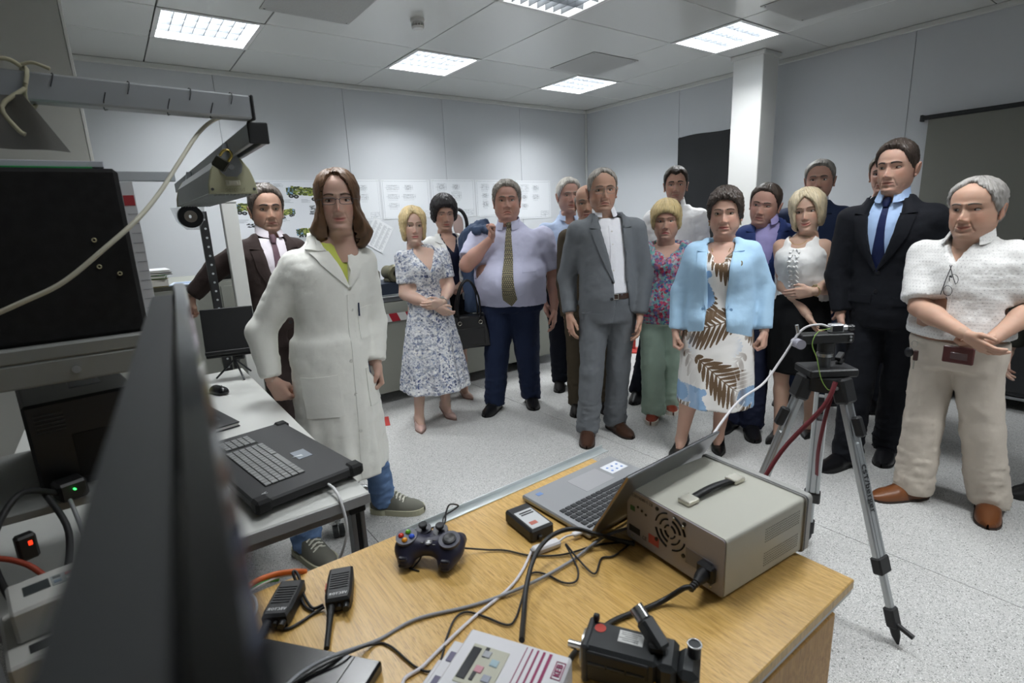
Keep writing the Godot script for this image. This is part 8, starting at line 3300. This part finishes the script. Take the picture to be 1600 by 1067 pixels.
func left_side() -> void:
	var mb: MB
	var mb3: MB
	# inner partition at the far left
	var pw := setting("wall_inner", Vector3.ZERO, "light grey partition at the far left")
	pbox("wall_panel", mat("bdbdb6", .6), pw, Vector3(-1.3, 1.44, -3.95), Vector3(2.6, 2.88, .1), .002)
	pbox("edge_strip", mat("e2e2dd", .4), pw, Vector3(.008, 1.44, -3.9), Vector3(.016, 2.88, .012), .003)
	# cupboard beyond with books on it
	var cp := thing("grey_cupboard", "grey cupboard at the far wall behind the monitor", "cupboard", Vector3(.55, 0, -4.5))
	var gm := mat("8b8d85", .6)
	pbox("carcass", gm, cp, Vector3(0, .58, 0), Vector3(1.0, 1.16, .8), .005)
	for s in [-1.0, 1.0]:
		var d := pbox("door", gm, cp, Vector3(s * .25, .58, .408), Vector3(.48, 1.1, .016), .003)
		pbox("handle", mat("6a6c6e", .4, .6), d, Vector3(s * .05, .65, .422), Vector3(.012, .1, .012), .003)
	var bl := ["lowest thick beige volume in the pile of books at the left", "green-edged book in the pile at the left", "dark book in the pile at the left", "thin white book on top of the pile at the left"]
	var bc := ["8d8458", "4f7a45", "3a3d4d", "d5d6d8"]
	var y := 1.16
	for k in 4:
		var h: float = [.055, .02, .018, .014][k]
		var t := thing("book", bl[k], "book", Vector3(.16 + k * .008, y, -4.2), [4.0, -6.0, 9.0, 2.0][k], "pile of books")
		pbox("pages", mat("d9d7cf", .9), t, Vector3(0, h * .5, 0), Vector3(.2, h * .8, .26), .001)
		for s in [0.0, 1.0]:
			pbox("cover", mat(bc[k], .6), t, Vector3(0, .0015 + s * (h - .003), 0), Vector3(.206, .003, .266), .001)
		y += h
	var nt := thing("leaflet", "pale blue printed leaflet lying beside the pile of books", "leaflet", Vector3(.36, 1.16, -4.16), -12.0)
	pbox("sheets", mat("c4cfdd", .8), nt, Vector3(0, .004, 0), Vector3(.15, .008, .21), .001)
	for k in 6:
		pbox("print_line", mat("7f96b8", .8), nt, Vector3(0, .0085, -.07 + k * .026), Vector3(.11, .0008, .008), .0002)
	var po := thing("black_pouch", "black zipped pouch on the cupboard beside the brown-suited man's arm", "pouch", Vector3(.63, 1.16, -4.16), 10.0)
	var f := Field.new(Vector3(-.15, -.02, -.1), Vector3(.15, .14, .1), .009)
	f.cone(Vector3(-.07, .055, 0), Vector3(.08, .05, 0), .045, .04, .02, Vector3(1, .9, .8))
	f.keep_above(.0)
	mb = MB.new()
	f.nets(mb)
	put(mb, "body", mat("15171a", .5), po)
	mb = MB.new()
	mb.tube(smooth_path([Vector3(-.11, .06, .03), Vector3(-.13, .09, .04), Vector3(-.09, .1, .045), Vector3(-.02, .095, .05), Vector3(.08, .085, .045)], 4), .004, 6)
	put(mb, "zip", mat("a9abad", .3, .7), po)

	# shelf with the black felt box
	var sf := thing("steel_shelf", "grey steel shelf carrying the black felt box at the left", "shelf", Vector3(0, 0, 0))
	var st := mat("8d8f8c", .5, .2)
	pbox("shelf_board", st, sf, Vector3(-.185, 1.277, -1.6), Vector3(.43, .03, .44), .004)
	pbox("apron", st, sf, Vector3(-.185, 1.237, -1.388), Vector3(.43, .05, .016), .004)
	pcyl("screw", mat("c5c6c6", .25, .9), sf, Vector3(-.095, 1.237, -1.38), Vector3(-.095, 1.237, -1.374), .008, 12)
	for x in [-.375, .018]:
		for z in [-1.42, -1.8]:
			pbox("upright", st, sf, Vector3(x, 1.0, z), Vector3(.035, .52, .03), .003)
	pbox("lower_board", st, sf, Vector3(-.18, .95, -1.6), Vector3(.36, .02, .42), .003)
	var felt := StandardMaterial3D.new()
	felt.albedo_color = Color("1b1c1d")
	felt.roughness = .95
	felt.albedo_texture = noise_tex(.06, 0, 4, 128, 6, [[0.0, 1.0], ["9a9a9a", "ffffff"]])
	felt.uv1_triplanar = true
	felt.uv1_scale = Vector3.ONE * 4.0
	felt.rim_enabled = true
	felt.rim = .15
	var bx := thing("felt_box", "black felt-covered box on the steel shelf at the left", "box", Vector3(-.17, 1.292, -1.58))
	pbox("shell", felt, bx, Vector3(0, .17, 0), Vector3(.42, .34, .36), .008)
	for q in [Vector2(-.022, 1.491), Vector2(-.023, 1.437), Vector2(.009, 1.42)]:
		mb = MB.new()
		var ring := []
		for k in 13:
			ring.append(Vector3(q.x + .17 + cos(TAU * k / 12) * .0035, q.y - 1.292 + sin(TAU * k / 12) * .0035, .181))
		mb.tube(ring, .0014, 6, false)
		put(mb, "rivet", mat("b9b393", .3, .8), bx)
	var ws := thing("paper_sheet", "white ruled sheet with a red mark standing behind the black box", "paper", Vector3(.05, 1.292, -1.48))
	pbox("sheet", mat("cfd2d6", .7), ws, Vector3(-.01, .16, 0), Vector3(.05, .32, .003), .0005)
	for k in 12:
		pbox("ruled_line", mat("7f8592", .7), ws, Vector3(.005, .02 + k * .021, .0018), Vector3(.018, .001, .0006), .0001)
	pbox("red_mark", mat("a8333a", .6), ws, Vector3(.003, .28, .0018), Vector3(.02, .022, .0006), .0001)
	# flat things lying on the box
	var gl := thing("green_card", "green card lying on the black felt box", "card", Vector3(-.26, 1.632, -1.5))
	pbox("card", mat("1f8f4a", .6), gl, Vector3(.08, .003, 0), Vector3(.36, .006, .12), .001)
	var wl := thing("white_ruler", "white ruler lying across the black felt box", "ruler", Vector3(-.16, 1.638, -1.47))
	pbox("blade", mat("c4c7cf", .5), wl, Vector3(.06, .006, 0), Vector3(.24, .012, .05), .001)
	# grey cloth tied to the beam with cord
	var cl := thing("tied_cloth", "limp grey cloth hanging from the overhead beam by a knotted cord", "cloth", Vector3(0, 0, 0))
	mb = MB.new()
	var rows := 10
	var cols := 8
	for i in rows + 1:
		for k in cols + 1:
			var v := float(i) / rows
			var u := float(k) / cols
			var p := Vector3(lerpf(-.16, lerpf(-.075, -.04, v), u) + .02 * (v - .5), 1.775 - v * lerpf(.1, .105, u), -1.475 + .012 * sin(u * 7.0 + v * 3.0))
			mb.p(p, Vector3(-.3 * cos(u * 7.0 + v * 3.0), 0, 1))
	for i in rows:
		for k in cols:
			var a := i * (cols + 1) + k
			mb.tri(a, a + 1, a + cols + 2)
			mb.tri(a, a + cols + 2, a + cols + 1)
	put(mb, "cloth_sheet", mat("6f6e69", .95), cl)
	mb = MB.new()
	var ring := []
	for k in 15:
		var a := TAU * k / 14
		ring.append(Vector3(-.078 + .006 * sin(a * 2.0), 1.8 + .038 * sin(a), -1.527 + .034 * cos(a)))
	mb.tube(ring, .004, 7)
	mb.tube(smooth_path([Vector3(-.08, 1.79, -1.49), Vector3(-.12, 1.75, -1.47), Vector3(-.105, 1.71, -1.47), Vector3(-.095, 1.7, -1.468)], 4), .0042, 7)
	mb.tube(smooth_path([Vector3(-.08, 1.835, -1.51), Vector3(-.1, 1.845, -1.5), Vector3(-.14, 1.838, -1.5), Vector3(-.17, 1.842, -1.5)], 4), .0042, 7)
	mb.tube(smooth_path([Vector3(-.08, 1.838, -1.51), Vector3(-.06, 1.843, -1.505), Vector3(-.035, 1.833, -1.5)], 4), .0035, 7)
	put(mb, "cord", mat("a8a48c", .9), cl)

	# black computer case on the lower board
	var pc := thing("computer_case", "black computer case standing under the steel shelf", "computer", Vector3(-.13, .96, -1.64), 8.0)
	pbox("case", mat("141517", .4), pc, Vector3(0, .1, 0), Vector3(.2, .2, .36), .006)
	pbox("paper_label", mat("6f7274", .6), pc, Vector3(.02, .2005, .05), Vector3(.06, .001, .06), .0003)
	for k in 5:
		pbox("vent_rib", mat("2b2d2f", .4), pc, Vector3(-.06, .175 - k * .009, .181), Vector3(.05, .004, .003), .001)
	pbox("front_grille", mat("0c0d0e", .7), pc, Vector3(.03, .07, .181), Vector3(.12, .1, .003), .001)

	# tall steel side panel closing the left bench
	var sp := thing("side_panel", "dull grey steel panel closing the bench at the far left", "panel", Vector3(-.66, 0, -1.6))
	pbox("steel_sheet", mat("85878a", .5, .2), sp, Vector3(0, .6, 0), Vector3(.02, 1.2, 1.4), .003)

	# second grey drive standing at the left end of the desk
	var dv := thing("upright_drive", "pale grey motor drive standing at the lower left corner", "drive", Vector3(-.155, .75, -.96), 10.0)
	var shell := mat("b5b5b0", .5)
	pbox("case", shell, dv, Vector3(0, .1, 0), Vector3(.12, .2, .15), .004)
	pbox("head", shell, dv, Vector3(.005, .225, -.015), Vector3(.1, .05, .09), .004)
	pbox("display", mat("34393a", .3), dv, Vector3(-.012, .2505, -.02), Vector3(.03, .0012, .028), .0003)
	pbox("keypad", mat("8f9494", .5), dv, Vector3(.02, .2503, -.02), Vector3(.03, .0012, .03), .0003)
	for k in 4:
		pbox("key", mat(["5a5f60", "a86a6a", "6a7a8a", "c9cccc"][k], .5), dv, Vector3(.012 + (k % 2) * .014, .2512, -.028 + (k / 2) * .014), Vector3(.009, .001, .007), .0003)
	pbox("terminal_slot", mat("1a1b1c", .8), dv, Vector3(.01, .2008, .05), Vector3(.09, .002, .02), .0005)
	for k in 9:
		pbox("vent_slot", mat("2b2c2c", .8), dv, Vector3(-.04, .02 + k * .018, .0755), Vector3(.012, .008, .002), .0005)

	# power strip and leads below, with its little lamps
	var ps := thing("power_strip", "small black power unit with a glowing green lamp at the left", "power strip", Vector3(-.153, .96, -1.405), 20.0)
	pbox("case", mat("141516", .5), ps, Vector3(0, .02, 0), Vector3(.05, .04, .05), .005)
	for e in [["green_led", "3cff6a", Vector3(0, .025, .026), 3.0]]:
		var g := StandardMaterial3D.new()
		g.albedo_color = Color(e[1])
		g.emission_enabled = true
		g.emission = Color(e[1])
		g.emission_energy_multiplier = e[3]
		pbox(e[0], g, ps, e[2], Vector3(.004, .003, .014), .001)
	var leads := [["black lead hanging nearest to the steel shelf", "141516", [Vector3(-.17, .98, -1.39), Vector3(-.22, 1.02, -1.33), Vector3(-.26, .96, -1.25), Vector3(-.24, .86, -1.2), Vector3(-.2, .8, -1.18)], .006], ["black lead curling behind the upright drive", "191a1c", [Vector3(-.19, .99, -1.38), Vector3(-.16, .93, -1.3), Vector3(-.18, .85, -1.24), Vector3(-.22, .8, -1.2), Vector3(-.25, .77, -1.18)], .006], ["dull red lead among the black ones at the left", "9a3a22", [Vector3(-.29, .9, -1.3), Vector3(-.27, .93, -1.28), Vector3(-.22, .91, -1.25), Vector3(-.17, .86, -1.2), Vector3(-.1, .84, -1.15)], .005], ["grey lead among the black ones at the left", "85878a", [Vector3(-.16, .98, -1.4), Vector3(-.14, .9, -1.3), Vector3(-.15, .83, -1.22), Vector3(-.17, .78, -1.18)], .004]]
	for e in leads:
		cable("lead", e[0], e[2], e[3], mat(e[1], .6), "leads at the left")

	var sw := thing("lead_switch", "black switch on a lead with a glowing red lamp at the left", "switch", Vector3(-.222, .905, -1.29), 20.0)
	pbox("case", mat("141516", .5), sw, Vector3(0, .025, 0), Vector3(.03, .05, .024), .004)
	var rg := StandardMaterial3D.new()
	rg.albedo_color = Color("ff3a1c")
	rg.emission_enabled = true
	rg.emission = Color("ff3a1c")
	rg.emission_energy_multiplier = 1.6
	pbox("red_led", rg, sw, Vector3(.004, .034, .0125), Vector3(.006, .009, .002), .0008)

	# flat monitor seen from above and end-on, close to the camera
	var mo := thing("monitor", "black flat monitor seen end-on close to the camera at the left", "monitor", Vector3(.0, 0, 0), 0.0)
	var my := 1.443
	# axis along which the screen runs away from the camera
	var a0 := Vector3(-.0148, my, .06)
	var a1 := Vector3(.0507, my, -.72)
	var ax := (a1 - a0).normalized()
	var sx := ax.cross(Vector3.UP).normalized()
	mo.transform = Transform3D(Basis(sx, Vector3.UP, -ax), a1)
	# own axes: x towards the screen side, z back towards the camera, origin at the far top corner of the ridge
	var L := a0.distance_to(a1)
	pbox("bezel", mat("0d0e10", .1), mo, Vector3(.0062, -.21, L * .5), Vector3(.0124, .42, L), .0025)
	pbox("display_glass", mat("050607", .06), mo, Vector3(.0125, -.215, L * .5), Vector3(.001, .36, L - .05), .0003)
	var f2 := Field.new(Vector3(-.07, -.43, -.01), Vector3(.01, .02, L + .02), .006)
	f2.cone(Vector3(-.004, -.045, .045), Vector3(-.004, -.045, L - .045), .014, .014, .004)
	f2.cone(Vector3(-.004, -.38, .045), Vector3(-.004, -.38, L - .045), .014, .014, .004)
	mb3 = MB.new()
	# matt back shell with rounded far corner: sections along the width
	var n := 26
	var prof := []
	for k in 15:
		var t := k / 14.0
		var yy := -.004 - .41 * t
		prof.append(Vector2(-.0175 - .016 * sin(PI * clampf(t * 1.6, 0.0, 1.0)), yy))
	for i in n + 1:
		var u := float(i) / n
		var zz := .004 + u * (L - .008)
		var edge := sqrt(1.0 - pow(1.0 - clampf(zz / .09, 0.0, 1.0), 2.0)) * sqrt(1.0 - pow(1.0 - clampf((L - zz) / .09, 0.0, 1.0), 2.0))
		for k in prof.size():
			var p: Vector2 = prof[k]
			var drop := (1.0 - edge) * .05
			mb3.p(Vector3(p.x * lerpf(.35, 1.0, edge), p.y - drop * (1.0 - k / 14.0), zz), Vector3(-1, .35 if k < 3 else 0.0, -.4 * (1.0 - edge)))
	var w := prof.size()
	for i in n:
		for k in w - 1:
			var a := i * w + k
			mb3.tri(a, a + 1, a + w + 1)
			mb3.tri(a, a + w + 1, a + w)
		mb3.quad(mb3.v[i * w], mb3.v[(i + 1) * w], Vector3(.001, mb3.v[(i + 1) * w].y, mb3.v[(i + 1) * w].z), Vector3(.001, mb3.v[i * w].y, mb3.v[i * w].z), Vector3.UP)
	put(mb3, "back_shell", mat("2e3133", .55), mo)
	pbox("stand_neck", mat("1c1e20", .5), mo, Vector3(-.05, -.465, L * .45), Vector3(.04, .43, .08), .006)
	pbox("stand_foot", mat("1c1e20", .5), mo, Vector3(-.03, -.684, L * .45), Vector3(.2, .018, .26), .006)
const WHITE_FLEX := [Vector3(0.324, 1.784, -1.6), Vector3(0.277, 1.777, -1.607), Vector3(0.228, 1.739, -1.581), Vector3(0.167, 1.662, -1.502), Vector3(0.109, 1.586, -1.421), Vector3(0.056, 1.529, -1.341), Vector3(-0.006, 1.476, -1.307), Vector3(-0.078, 1.419, -1.293), Vector3(-0.137, 1.391, -1.29), Vector3(-0.201, 1.365, -1.291), Vector3(-.3, 1.33, -1.3), Vector3(-.4, 1.2, -1.34), Vector3(-.42, .95, -1.38), Vector3(-.42, .76, -1.44)]
